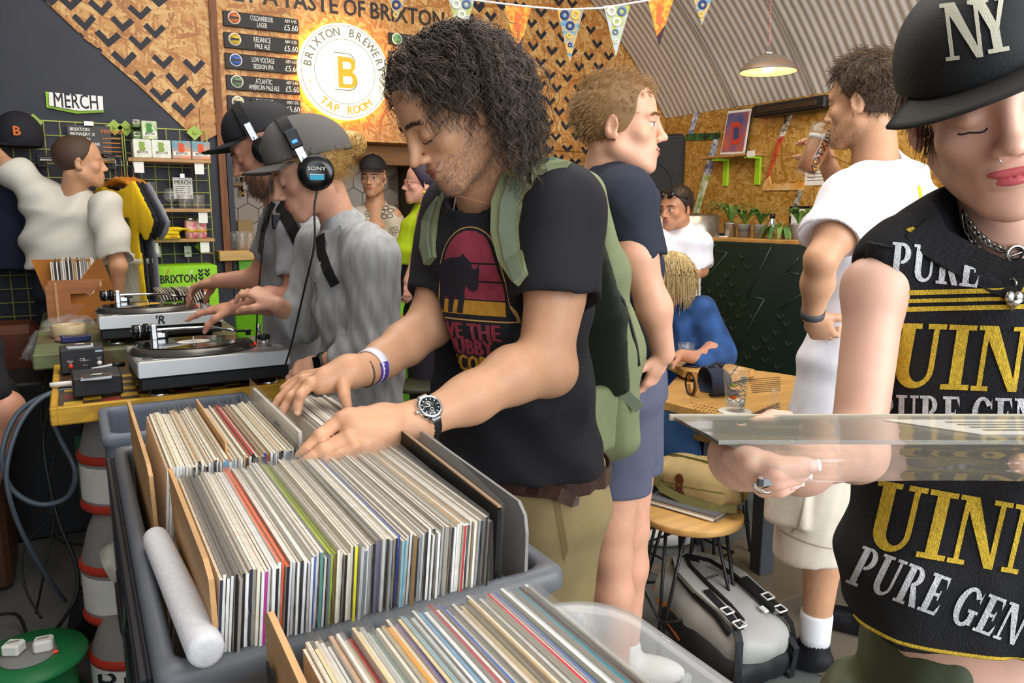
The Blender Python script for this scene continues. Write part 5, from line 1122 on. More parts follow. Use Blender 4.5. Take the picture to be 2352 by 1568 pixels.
for x in(40,205):
 q=onu(*zr(x,860),WU);mb=MB();mb.span((WU-.02,q[1]-.022,zs-.22),(WU-.001,q[1]+.022,zs-.018));mb.span((WU-.14,q[1]-.02,zs-.035),(WU-.02,q[1]+.02,zs-.018));mb.build('bracket',LIME,t)
q=onu(*zr(163,800),WU-.16);mb=MB();mb.span((WU-.163,q[1]-.035,zs-.03),(WU-.16,q[1]+.035,zs+.012));mb.build('price_tag',WHITE,t)
t=thing('framed_poster','framed blue and red poster with a letter B standing on the side wall shelf','poster',onu(*zr(75,795),WU-.05));pc=[zr(52,572),zr(172,558),zr(135,790),zr(10,796)]
def pq(ins,u,mb):
 c=np.mean(np.array(pc),0);V=[(onu(*(c+(np.array(p)-c)*ins),WU-.03)[1],onu(*(c+(np.array(p)-c)*ins),WU-.03)[2])for p in pc];mb.prism([(-a_,b_)for a_,b_ in V],.006,(u,0,0),(0,-1,0),(0,0,1))
mb=MB();pq(1.04,WU-.03,mb);mb.build('frame',BLACK,t);mb=MB();pq(1.0,WU-.0365,mb);mb.build('mount',WHITE,t);mb=MB();pq(.88,WU-.043,mb);ps=mb.build('print',mat('blue poster print','4a5f96',.5,col2='d0663a',vscale=9,stretch=(1,1,.6)),t)
q=onu(*zr(88,685),WU-.05);V,T=tri2d(letter_b(.16));mb=MB();mb.add([(WU-.0505,q[1]-x,q[2]+z)for x,z in V],T);mb.build('letter',mat('poster red','d0452f',.5),t)
V,T=tri2d(letter_b(.09));mb=MB();mb.add([(WU-.0515,q[1]-x,q[2]+z)for x,z in V],T);mb.build('letter_inner',mat('poster navy','3a4a80',.5),t)
t=thing('wall_heater','long black heater under the vault above the side wall','heater',onu(*zr(350,545),WU-.1));a=onu(*zr(168,540),WU-.16);b=onu(*zr(545,482),WU-.16);z0=onu(*zr(175,606),WU-.16)[2]
mb=MB();mb.span((WU-.16,b[1],z0),(WU-.03,a[1],a[2]-.005),0,.012);mb.build('case',BLACK,t)
mb=MB();mb.span((WU-.166,b[1]+.06,z0+.025),(WU-.16,a[1]-.05,a[2]-.03),0,.002);mb.build('front_glass',mat('dark heater glass','1c1a18',.25,spec=.8),t)
for v in(a[1]-.2,b[1]+.2):mb=MB();mb.span((WU-.03,v-.02,z0+.04),(WU,v+.02,z0+.1));mb.build('mount',BLACK,t)
t=thing('loudspeaker','large black loudspeaker standing on a keg in the corner','speaker',at(1510,490,5.5));c=at(1492,492,5.5);zt_=at(1510,314,5.5)[2];R=np.array(Matrix.Rotation(-YAW-.25,3,'Z'));w_=145*mpp(5.5);h_=zt_-c[2]
mb=MB();mb.box((0,0,h_/2),(w_,.36,h_),None,0,.015);mb.xf(R,c);mb.build('cabinet',mat('black speaker case','17171a',.6),t);mb=MB();mb.box((0,-.183,h_/2),(w_-.04,.008,h_-.05),None,0,.004);mb.xf(R,c);mb.build('grille',mat('speaker grille','121214',.6,bump=.6,bscale=500,bdist=.003),t)
mb=MB();mb.lathe((0,-.1875,h_*.36),[(w_*.36,0),(w_*.36,.003),(w_*.34,.003),(w_*.34,0)],40,(0,-1,0),close=True);mb.xf(R,c);mb.build('woofer_ring',MATS['black speaker case'],t)
mb=MB();mb.lathe((.02,-.1875,.045),[(.028,0),(.028,.002),(.024,.002),(.024,0)],20,(0,-1,0),close=True)
for k in range(3):mb.box((.02,-.189,.045),(.044,.002,.004),np.array(Matrix.Rotation(k*math.pi/3,3,'Y')))
mb.xf(R,c);mb.build('badge',mat('grey badge','a8a8aa',.4),t,kind='stuff')
KEG=mat('steel keg','a8a49c',.32,metal=.85,var=.1,vscale=8)
for x,lb in((1498,'steel keg under the loudspeaker'),(1590,'steel keg behind the seated man in white')):
 c=at(x,492,5.4 if x<1550 else 5.2);r=.19 if x<1550 else.18;t=thing('steel_keg',lb,'keg',(c[0],c[1],0),'steel kegs');H=c[2]if x<1550 else c[2]+.0
 for j in range(2):
  z0=H*j/2;mb=MB();h2=H/2;mb.lathe((c[0],c[1],z0),[(r*.9,0.001),(r,.01),(r,.1),(r*1.03,.13),(r,.16),(r,h2-.16),(r*1.03,h2-.13),(r,h2-.1),(r,h2-.012),(r*.92,h2-.002),(r*.9,h2-.05),(0,h2-.05)],32);mb.build('keg_shell',KEG,t)
DG=mat('dark green panel','16261e',.45,var=.12,vscale=5);GU=3.58
t=thing('side_counter','dark green panelled bar with raised chevrons and a pale timber ledge','counter',(GU,3.0,0));va=onu(1575,548,GU)[1];zt_=1.275
mb=MB();mb.span((GU,1.6,0),(GU+.05,va,zt_),0,.004);mb.build('front_panel',DG,t)
mb=MB();mb.span((GU,va-.01,0),(GU+.55,va+.03,zt_));mb.build('end_panel',DG,t)
mb=MB();vb=onu(1622,545,GU+.1)[1];mb.span((GU+.05,1.6,zt_-.03),(GU+.5,vb,zt_+.02),0,.004);mb.build('ledge',mat('pale ledge timber','b9894a',.5,var=.2,vscale=8),t)
mb=MB();mb.span((GU+.04,vb,zt_-.02),(GU+.5,va,zt_+.012));mb.build('dark_ledge',BLACK,t)
GRV=mat('groove green','2c3f33',.35)
def gline(pts,nm='groove'):
 for a_,b_ in zip(pts[:-1],pts[1:]):
  mb=MB();mb.tube([onu(*a_,GU-.002),onu(*b_,GU-.002)],.004,5);mb.build(nm,GRV,t)
def z8(x,y):return(1400+x/2.24,560+y/2.24)
gline([z8(545,0),z8(525,35),z8(605,45),z8(410,290)]);gline([z8(832,15),z8(708,268),z8(795,285),z8(640,570)]);gline([z8(975,70),z8(910,145),z8(975,155)]);gline([z8(1000,250),z8(880,330)])
src=None
for x,y in[(685,72),(712,125),(645,125),(605,170),(660,270),(632,215),(565,215),(580,275),(520,250),(545,300),(690,325),(627,320),(575,360),(665,378),(598,400),(632,440),(548,420),(910,420),(858,465),(805,500),(750,545),(830,548),(602,515),(710,590),(800,605),(865,640),(920,520),(660,620),(880,380),(735,380)]:
 q=onu(*z8(x,y),GU)
 if src is None:
  mb=MB();w_=.034;mb.add([(0,w_,.022),(0,0,-.02),(0,-w_,.022),(0,-w_*.45,.022),(0,0,.002),(0,w_*.45,.022),(-.014,0,-.004)],[(0,1,6),(0,6,5),(1,2,6),(2,3,6),(3,4,6),(4,5,6)]);src=mb.build('raised_chevron',DG,t);c_=src
 else:c_=copy_of(src,t)
 c_.location=q
LEAF=[mat('leaf green','3f6a2c',.5,var=.25,vscale=30),mat('leaf pale green','6c8f3a',.5,var=.25,vscale=30)]
PU=GU+.22
def pot(px,py,w,h,label,m,kind,lettering=None,n=18):
 c=onu(px,py,PU);r=w/2;z0=zt_+.02;t=thing('potted_plant',label,'plant',(c[0],c[1],z0),'plants on the bar ledge')
 mb=MB();mb.lathe((c[0],c[1],z0+.0005),[(r*.85,0),(r,h*.9),(r*1.03,h*.92),(r*1.03,h),(r*.95,h),(r*.9,h*.85),(0,h*.85)],24);pb=mb.build('pot',m,t)
 if lettering:bv=bvh_of(pb);V,T=text2d(lettering,.03,0,.9);n_=nrm(-np.array([c[0],c[1],0]));decal(bv,(V,T),np.array([c[0],c[1],z0+h*.55])+n_*.2,np.cross(UP,n_),UP,'lettering',INK,pb,.012,.0012)
 b=np.array((c[0],c[1],z0+h*.9))
 for k in range(n):
  a=rnd.uniform(0,6.28);L_=rnd.uniform(.7,1.2)
  d=np.array((math.cos(a),math.sin(a),0));mb=MB()
  if kind=='fern':P=[b,b+d*.05*L_+UP*.11*L_,b+d*.12*L_+UP*.13*L_,b+d*.19*L_+UP*.09*L_];W_=[.004,.012,.011,.001]
  elif kind=='trail':P=[b,b+d*.05+UP*.06*L_,b+d*.11*L_+UP*.04,b+d*.15*L_-UP*.05*L_];W_=[.003,.006,.035,.002]
  else:P=[b,b+d*.02+UP*.05*L_,b+d*.06*L_+UP*.09*L_,b+d*.10*L_+UP*.08*L_];W_=[.002,.012,.034,.001]
  nn=nrm(UP*1.0-d*.5);mb.ribbon(P,W_,nn,.0008);mb.build('leaf',LEAF[k%2],t)
pot(1677,540,.085,.095,'ferny plant in a shiny metal bucket, leftmost on the ledge',mat('zinc','b8bab8',.3,metal=.8),'fern',n=30)
pot(1709,540,.085,.085,'leafy plant in a grey pot lettered BRIXTON on the ledge',mat('grey can','8a8a86',.45),'leafy','BRIXTON',20)
pot(1745,541,.085,.085,'small leafy plant in a grey printed pot beside the steel flask',MATS['grey can'],'leafy',None,12)
pot(1832,546,.1,.095,'trailing plant in a plain grey pot, rightmost on the ledge',mat('stone pot','8f8b86',.7),'leafy',None,18)
pot(1800,548,.03,.03,'loose trailing leaves hanging over the ledge beside the flask',MATS['stone pot'],'trail',None,16)
c=onu(1772,545,PU);t=thing('steel_flask','slim steel flask standing between the plants on the ledge','flask',(c[0],c[1],zt_+.02));mb=MB();mb.lathe((c[0],c[1],zt_+.0205),[(.026,0),(.028,.004),(.028,.10),(.015,.12),(.015,.125)],20);mb.build('body',CHROME,t);mb=MB();mb.lathe((c[0],c[1],zt_+.145),[(.017,0),(.017,.028),(.0,.03)],16);mb.build('cap',BLACK,t)
q=onu(*zr(438,1105),WU);t=thing('wall_notice','small notice board on the wall behind the trailing plant','sign',q);mb=MB();mb.span((WU-.012,q[1]-.12,q[2]-.09),(WU,q[1]+.12,q[2]+.06),0,.003);mb.build('board',BLACK,t);mb=MB();mb.span((WU-.014,q[1]-.10,q[2]-.07),(WU-.012,q[1]+.1,q[2]+.04));mb.build('sheet',WHITE,t)
q=onu(*zr(505,905),WU);t=thing('wall_notice','white paper notice on the wall behind the drinking man','paper',q);mb=MB();mb.span((WU-.003,q[1]-.1,q[2]-.06),(WU,q[1]+.1,q[2]+.06));mb.build('sheet',WHITE,t);mb=MB()
for k in range(4):mb=MB();mb.span((WU-.0035,q[1]-.08,q[2]+.035-.022*k),(WU-.003,q[1]+.08,q[2]+.04-.022*k));mb.build('text_line',MATS['grey ink'],t)
t=thing('small_tray','white tray with a dark object at the end of the dark ledge','tray',at(1640,545,4.6));c=np.array((GU+.2,va-.12,zt_+.012));mb=MB();mb.box(c+UP*.008,(.08,.16,.015),None,0,.004);mb.build('tray',WHITE,t);mb=MB();mb.box(c+UP*.024,(.03,.05,.016),None,0,.003);mb.build('block',BLACK,t)
# tables and stools
OAK=mat('oak top','c89a58',.42,var=.16,vscale=5,stretch=(1,7,7));ROD=mat('black steel rod','18181b',.4);STRP=mat('burnt stripe','4a3320',.6)
def tabletop(name,label,pts,z,th,foot):
 t=thing(name,label,'table',(foot[0],foot[1],0),'timber tables');P=[onz(x,y,z)[:2]for x,y in pts];mb=MB();mb.prism([tuple(p)for p in P],th,(0,0,z-th),(1,0,0),(0,1,0));mb.build('tabletop',OAK,t)
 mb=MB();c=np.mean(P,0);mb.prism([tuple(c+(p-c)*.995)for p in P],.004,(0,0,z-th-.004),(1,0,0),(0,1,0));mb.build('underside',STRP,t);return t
POST=mat('dark painted post','4c4d52',.4,metal=.3)
zt1=.755;pf=onz(1748,1315,0)
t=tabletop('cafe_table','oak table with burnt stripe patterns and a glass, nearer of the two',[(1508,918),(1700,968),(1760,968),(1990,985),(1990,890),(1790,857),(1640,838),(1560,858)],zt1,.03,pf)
mb=MB();mb.box((pf[0],pf[1],(zt1-.035)/2+.004),(.068,.068,zt1-.042),np.array(Matrix.Rotation(-YAW+.35,3,'Z')),0,.003);mb.build('post',POST,t);mb=MB();mb.box((pf[0],pf[1],.006),(.42,.42,.004));mb.build('foot_plate',mat('sandy plate','7d6f5c',.4),t)
for k in range(9):
 for(x0,y0,x1,y1,dx,dy)in((1700,905,1792,862,-9,0),(1702,950,1790,962,0,-8)):
  pass
for k in range(8):
 a=onz(1718+k*1.5,872+k*4.2,zt1);b=onz(1792,866+k*4.4,zt1);mb=MB();mb.prism([(0,-.004),(np.linalg.norm(b-a),-.004),(np.linalg.norm(b-a),.004),(0,.004)],.0008,a,b-a,np.cross(UP,b-a));mb.build('stripe',STRP,t)
 a=onz(1790,925+k*5,zt1);b=onz(1712+k*6,958-k*1,zt1);mb=MB();L_=np.linalg.norm(b-a);mb.prism([(0,-.004),(L_,-.004),(L_,.004),(0,.004)],.0008,a,b-a,np.cross(UP,b-a));mb.build('stripe',STRP,t)
for i in range(8):
 for j in range(3):q=onz(1590+i*9+j*4,926+j*7+i*2,zt1);mb=MB();mb.lathe(q,[(.004,.0008),(.0,.0008)],8);mb.build('dot',STRP,t)
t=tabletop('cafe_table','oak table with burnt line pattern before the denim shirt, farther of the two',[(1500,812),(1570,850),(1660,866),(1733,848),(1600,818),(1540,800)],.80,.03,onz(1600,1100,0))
fp=onz(1605,1120,0)
for k in range(5):
 a=onz(1575+k*30,820+k*5,.80);b=onz(1550+k*32,838+k*6,.80);mb=MB();L_=np.linalg.norm(b-a);mb.prism([(0,-.003),(L_,-.003),(L_,.003),(0,.003)],.0008,a,b-a,np.cross(UP,b-a));mb.build('stripe',STRP,t)
a=onz(1625,842,.8);fq=np.array((a[0],a[1],.38));mb=MB();mb.box(fq,(.06,.06,.76));mb.build('post',POST,t)
def stool(label,cx,cy,z,r,legs,top=OAK,group='round stools with black rod legs'):
 c=onz(cx,cy,z);t=thing('stool',label,'stool',(c[0],c[1],0),group);mb=MB();mb.lathe((c[0],c[1],z-.025),[(0,0),(r*.97,0),(r,.006),(r,.02),(r*.985,.025),(0,.025)],40);mb.build('seat',top,t)
 ft=[]
 for a in legs:
  d=np.array((math.cos(a),math.sin(a),0));p0=np.array((c[0],c[1],z-.025))+d*r*.62;p1=np.array((c[0],c[1],.006))+d*r*1.18;ft.append(p1)
  s_=np.cross(UP,d)*.035;mb=MB();mb.tube([p0+s_,p1],.006,7);mb.build('leg',ROD,t);mb=MB();mb.tube([p0-s_,p1],.006,7);mb.build('leg',ROD,t)
 for i in range(len(ft)):
  a_,b_=ft[i]+UP*.13,ft[(i+1)%len(ft)]+UP*.13;cc=np.array((c[0],c[1],0));sh=lambda p:cc+(p-cc)*np.array((.94,.94,1));mb=MB();mb.tube([sh(a_),sh(b_)],.005,6);mb.build('footrest',ROD,t)
 return t,c
st1,sc1=stool('oak stool carrying the canvas satchel and magazines',1588,1172,.46,.172,[.35,1.92,3.49,5.06])
stool('dark topped oak stool behind the curly haired man',962,880,.47,.17,[.4,2.5,4.6],mat('dark stool top','3a3c2e',.5,var=.1))
stool('black rod stool under the denim seated woman',1580,1075,.47,.17,[.9,2.5,4.0,5.6],BLACK)
stool('tall rod legged stool below the striped oak table',1650,985,.52,.15,[.2,1.8,3.4,5.0])
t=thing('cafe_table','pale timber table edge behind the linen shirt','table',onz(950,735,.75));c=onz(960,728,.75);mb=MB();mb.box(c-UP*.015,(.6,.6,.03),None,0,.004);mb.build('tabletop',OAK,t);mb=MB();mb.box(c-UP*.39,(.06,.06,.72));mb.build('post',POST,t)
mb=MB();mb.box(np.array((c[0],c[1],.012)),(.4,.4,.02));mb.build('foot_plate',POST,t)
c=onz(1688,945,zt1);t=thing('pint_glass','nearly empty pint glass printed BRIXTON on a white coaster','glass',c);h_=.150;r=.0455
mb=MB();mb.lathe(c+UP*.004,[(0,0),(r*.74,0),(r*.74,.012),(r*.9,h_*.62),(r,h_*.8),(r*.98,h_),(r*.93,h_),(r*.95,h_*.8),(r*.85,h_*.62),(r*.69,.018),(0,.018)],32);gb=mb.build('glass',GLASS,t)
bv=bvh_of(gb);n_=nrm(-np.array((c[0],c[1],0)));ex=np.cross(UP,n_);o_=c+UP*.075+n_*.1
decal(bv,text2d('BRIXTON',.026,0,1.1),o_+ex*.022,UP*-1,ex,'lettering',mat('teal glass print','2a8aa8',.4),t,.008,.0008,d=-n_)
for k in range(4):
 P=[(-.03+.008*i,.028-.018*k+.006*math.sin(i*1.6+k))for i in range(7)];mbp=MB();pts=[]
 for x,z in P:
  h=bv.ray_cast(Vector(o_+ex*x+UP*z),Vector(-n_),1.0)
  if h[0]is not None:pts.append(np.array(h[0])+n_*.0008)
 if len(pts)>2:mbp.tube(pts,.0012,5);mbp.build('wave_print',INK,t)
decal(bv,join2d(*[tri2d([(x+.009*math.cos(a),z+.006*math.sin(a))for a in np.linspace(0,6,10)])for x,z in((-.012,.03),)]),o_,ex,UP,'green_print',LIME,t,.01,.0009)
decal(bv,tri2d([(-.008+.013*math.cos(a),-.014+.008*math.sin(a))for a in np.linspace(0,6,10)]),o_,ex,UP,'orange_print',mat('orange print','ec6a2a',.5),t,.01,.0009)
mb=MB();mb.lathe(c+UP*.0225,[(0,0),(r*.68,0),(r*.72,.018),(0,.02)],24);mb.build('beer_foam',mat('pale foam','e4e0d4',.6),t)
t=thing('coaster','round white coaster under the pint glass','coaster',c);mb=MB();mb.lathe(c,[(0,.0005),(.058,.0005),(.058,.003),(0,.0035)],32);mb.build('disc',WHITE,t)
c=onz(1777,948,zt1);t=thing('small_glass','clear conical glass at the table edge beside the white shirt','glass',c);mb=MB();mb.lathe(c,[(.03,.001),(.03,.008),(.012,.07),(.014,.09),(.012,.088),(.01,.07),(.0,.012)],20);mb.build('glass',GLASS,t)
c=onz(1575,835,.80);tumbler(c[0],c[1],.80,.038,.09,'short clear glass before the denim shirt on the farther table')
c=onz(1640,905,zt1);t=thing('cap','navy cap lying on its side on the striped oak table','cap',c);so=Solid();e=nrm(vdir(1,.15,0));f_=np.cross(UP,e)
so.ell(c+UP*.052-e*.02,(.085,.075,.062),np.stack([e,f_,UP],1),.01);so.cut(c-e*.075+UP*.05,-nrm(e-UP*.25));so.ell(c+UP*.052-e*.04,(.085,.067,.054),np.stack([e,f_,UP],1),.01,'s');so.cut(c+UP*.0015,-UP)
solid_obj(so,'crown',mat('navy twill','2a3146',.8,bump=.3,bscale=400),t,.005);mb=MB();mb.prism([(-.06,0),(.06,0),(.05,.05),(0,.075),(-.05,.05)],.004,c+e*.03+UP*.012,f_*-1,nrm(e-UP*.1));mb.build('brim',MATS['navy twill'],t)
mb=MB();mb.tube([c-e*.09+f_*.04*math.cos(a)+UP*(.045+.04*math.sin(a))for a in np.linspace(0,6.0,16)],.006,6);mb.build('strap',mat('brown strap','a8702a',.5),t);mb=MB();mb.tube([c-e*.1+f_*.045*math.cos(a)+UP*(.045+.043*math.sin(a))for a in np.linspace(2,8,16)],.004,6);mb.build('black_strap',BLACK,t)
mb=MB();mb.tube([c+UP*.11-e*.03-f_*.02,c+UP*.125+e*.0,c+UP*.11+e*.03],.008,7);mb.build('strap_end',MATS['navy twill'],t)
q=onz(1600,838,.80);t=thing('phone','dark phone lying on the farther table','phone',q);mb=MB();mb.box(q+UP*.0045,(.14,.07,.008),np.array(Matrix.Rotation(.4,3,'Z')),0,.003);mb.build('case',mat('blue black phone','22304a',.3),t);mb=MB();mb.box(q+UP*.0092,(.13,.06,.001),np.array(Matrix.Rotation(.4,3,'Z')));mb.build('screen',BLACKG,t)
ma=sc1.copy();ex=nrm(onz(1640,1198,.46)-onz(1478,1152,.46));ey=np.cross(UP,ex)
for k in range(4):
 t=thing('magazine',('lowest','second','third','topmost')[k]+' magazine of the pile under the canvas satchel','magazine',ma+UP*(.006*k),'magazines on the stool');o_=onz(1482,1156,.46)+UP*(.001+.006*k)+ex*rnd.uniform(-.006,.006)
 mb=MB();mb.prism([(0,0),(.26,0),(.26,.21),(0,.21)],.0054,o_,nrm(ex+ey*rnd.uniform(-.03,.05)),ey);mb.build('pages',[mat('grey magazine','75747a',.35),WHITE,mat('tan magazine','b8a58c',.5),mat('dark grey magazine','66666a',.35)][k],t)
CANV=mat('khaki canvas','b39a68',.85,var=.12,vscale=14,bump=.25,bscale=500);STRAPM=mat('olive webbing','6f6a3a',.8,bump=.3,bscale=600);LEATH=mat('brown leather','5a2e1c',.4,var=.15,vscale=30)
t=thing('satchel','khaki canvas satchel with a brown leather tab lying on the stool','bag',ma+UP*.026);so=Solid();z0=.46+.027
bc_=(at(1480,1150,2.42)+at(1690,1160,2.42))/2;bc_=onz(1587,1150,z0);e1_=nrm(ex*.97+ey*.0);c=bc_+ey*.07+UP*.055;Rr=np.stack([e1_,np.cross(UP,e1_),UP],1)
so.box(c+UP*0,(.155,.075,.058),Rr,.045);so.ell(c+UP*.02-e1_*.02,(.15,.085,.06),Rr,.03);so.box(c+e1_*.03-Rr[:,1]*.065-UP*.028,(.09,.02,.03),Rr,.018,.02);so.cut(np.array((0,0,z0)),-UP)
sat=solid_obj(so,'bag',CANV,t,.006,disp=lambda P:.004*wave_noise(P,32,8));bv=bvh_of(sat)
def sat_decal(pts,nm,m,off=.002):return decal(bv,tri2d(pts),c,e1_,UP,nm,m,t,.012,off,d=Rr[:,1])
sat_decal([(-.155,.0),(-.1,-.004),(.0,.0),(.12,.006),(.125,.002),(.0,-.004),(-.1,-.008),(-.155,-.004)],'flap_edge',STRAPM)
sat_decal([(-.035+.016*math.cos(a),.018+.020*math.sin(a))for a in np.linspace(0,6,12)],'leather_tab',LEATH,.004);sat_decal([(-.045,.02),(-.025,.02),(-.022,-.018),(-.012,-.03),(-.055,-.03),(-.048,-.018)],'leather_tab',LEATH,.004);sat_decal([(-.041,.006),(-.029,.006),(-.029,-.006),(-.041,-.006)],'buckle',mat('brass','d8b45a',.3,metal=1),.006)
p_=lambda x,y,z:c+e1_*x+Rr[:,1]*y+UP*z
mb=MB();mb.ribbon([p_(.15,0,-.04),p_(.165,-.03,.0),p_(.14,-.04,.05),p_(.05,-.03,.078),p_(-.1,-.02,.075),p_(-.16,0,.04)],.012,Rr[:,1]*-1,.003);mb.build('binding',STRAPM,t)
mb=MB();mb.ribbon([p_(.16,-.06,-.045),p_(.08,-.095,-.05),p_(-.02,-.098,-.045),p_(-.1,-.09,-.03),p_(-.15,-.08,.01),p_(-.13,-.09,.03),p_(-.11,-.095,.02),p_(-.15,-.10,-.03),p_(-.19,-.10,-.09),p_(-.21,-.08,-.13),p_(-.19,-.09,-.14),p_(-.17,-.1,-.12)],.028,Rr[:,1]*-1+UP*.4,.003);mb.build('strap',STRAPM,t)
SILB=mat('silver grey nylon','a5a49f',.45,var=.08,vscale=6,bump=.2,bscale=90);BLKN=mat('black nylon','141416',.6,bump=.2,bscale=300);PALE=mat('pale buckle plastic','d8d6d2',.4)
ba=onz(1560,1420,.0);bb_=onz(1745,1515,0.0);ex=nrm(onz(1790,1470,.1)-onz(1540,1320,.1));ey=nrm(np.cross(UP,ex));c=onz(1650,1410,.13)
t=thing('backpack','silver grey backpack with black straps lying on the floor under the stool','bag',(c[0],c[1],0));ez=np.cross(ex,ey);til=nrm(ex*.96-UP*.2);up_=nrm(UP*.96+ex*.2);Rr=np.stack([til,ey,up_],1)
so=Solid();so.box(c,(.22,.135,.085),Rr,.07);so.ell(c+up_*.03,(.23,.13,.075),Rr,.03);so.cut(np.array((0,0,.004)),-UP);body=solid_obj(so,'back_panel',SILB,t,.008,disp=lambda P:.003*wave_noise(P,24,8));bv=bvh_of(body)
so=Solid();so.box(c-up_*.045+til*.05-ey*.01,(.19,.145,.06),Rr,.05);so.cut(np.array((0,0,.003)),-UP);solid_obj(so,'bag_body',BLKN,t,.008,disp=lambda P:.004*wave_noise(P,26,3))
def bp(x,y,z):return c+til*x+ey*y+up_*z
def drape(pts,off):
 out=[]
 for x,y in pts:
  h=bv.ray_cast(Vector(bp(x,y,.3)),Vector(-up_),1.0);out.append((np.array(h[0])if h[0]is not None else bp(x,y,.02))+up_*off)
 return out
for s,nm in((-1,'shoulder_strap'),(1,'shoulder_strap')):
 pts=[(-.19,s*.03),(-.12,s*.07),(-.02,s*.085),(.08,s*.085),(.15,s*.095)]
 mb=MB();mb.ribbon(drape(pts,.018),[.05,.062,.062,.05,.03],up_,.016);ss=mb.build(nm,SILB,t);mb=MB();mb.ribbon(drape([(x,y+.026)for x,y in pts],.020),.01,up_,.02);mb.build('binding',BLKN,ss);mb=MB();mb.ribbon(drape([(x,y-.026)for x,y in pts],.020),.01,up_,.02);mb.build('binding',BLKN,ss)
 mb=MB();mb.ribbon(drape([(.0,s*.085),(.1,s*.09),(.17,s*.1)],.03),.026,up_,.004);mb.ribbon(drape([(.15,s*.10),(.19,s*.115)],.03)+[bp(.22,s*.13,.0),bp(.23,s*.14,-.06)],.024,up_,.004);mb.build('webbing',BLKN,ss)
 q=drape([(.10,s*.09)],.036)[0]
 for dq in(0,.055):
  mb=MB();qq=q+til*dq-up_*dq*.15;R3=np.stack([til,ey,up_],1)
  for a_,b_ in(((-.014,0),(.005,.034)),((.014,0),(.005,.034)),((0,-.017),(.03,.005)),((0,.017),(.03,.005))):mb.box(qq+til*a_[0]+ey*a_[1],(b_[0],b_[1],.006),R3,0,.0015)
  mb.build('buckle',PALE,ss,kind='stuff')
mb=MB();mb.ribbon([bp(.15,-.09,.05),bp(.2,-.1,.0),bp(.27,-.14,-.09),onz(1750,1560,.01)],.022,up_-til*.4,.003);mb.build('loose_strap',BLKN,t)
mb=MB();mb.ribbon([bp(.17,.10,.06),bp(.24,.1,.02),bp(.255,.09,-.09),onz(1800,1535,.008)],.024,til,.003);mb.build('loose_strap',BLKN,t)
mb=MB();mb.box(drape([(.13,.045)],.014)[0],(.03,.02,.008),Rr,0,.003);mb.build('chest_clip',PALE,t)
mb=MB();mb.ribbon([bp(-.2,-.06,.04),bp(-.235,-.03,.07),bp(-.235,.03,.07),bp(-.2,.06,.04)],.03,til*-1+up_,.008);hd=mb.build('haul_handle',mat('pale checked cloth','c9cabd',.8,col2='9fa08f',vscale=50),t)
mb=MB();mb.ribbon([bp(-.19,-.11,.02),bp(-.1,-.14,-.02),bp(.0,-.145,-.04)],.05,ey*-1+UP*.3,.006);mb.build('rust_panel',mat('rust orange nylon','b8642c',.6),t)
sign_text('ɘvɒb',bp(.0,.0,.0),til,ey,.02,'logo',INK,t)if False else decal(bv,text2d('evoc',.03,0,1.1),bp(-.06,.0,0),-ey,til,'lettering',INK,t,.015,.0015,d=-up_)
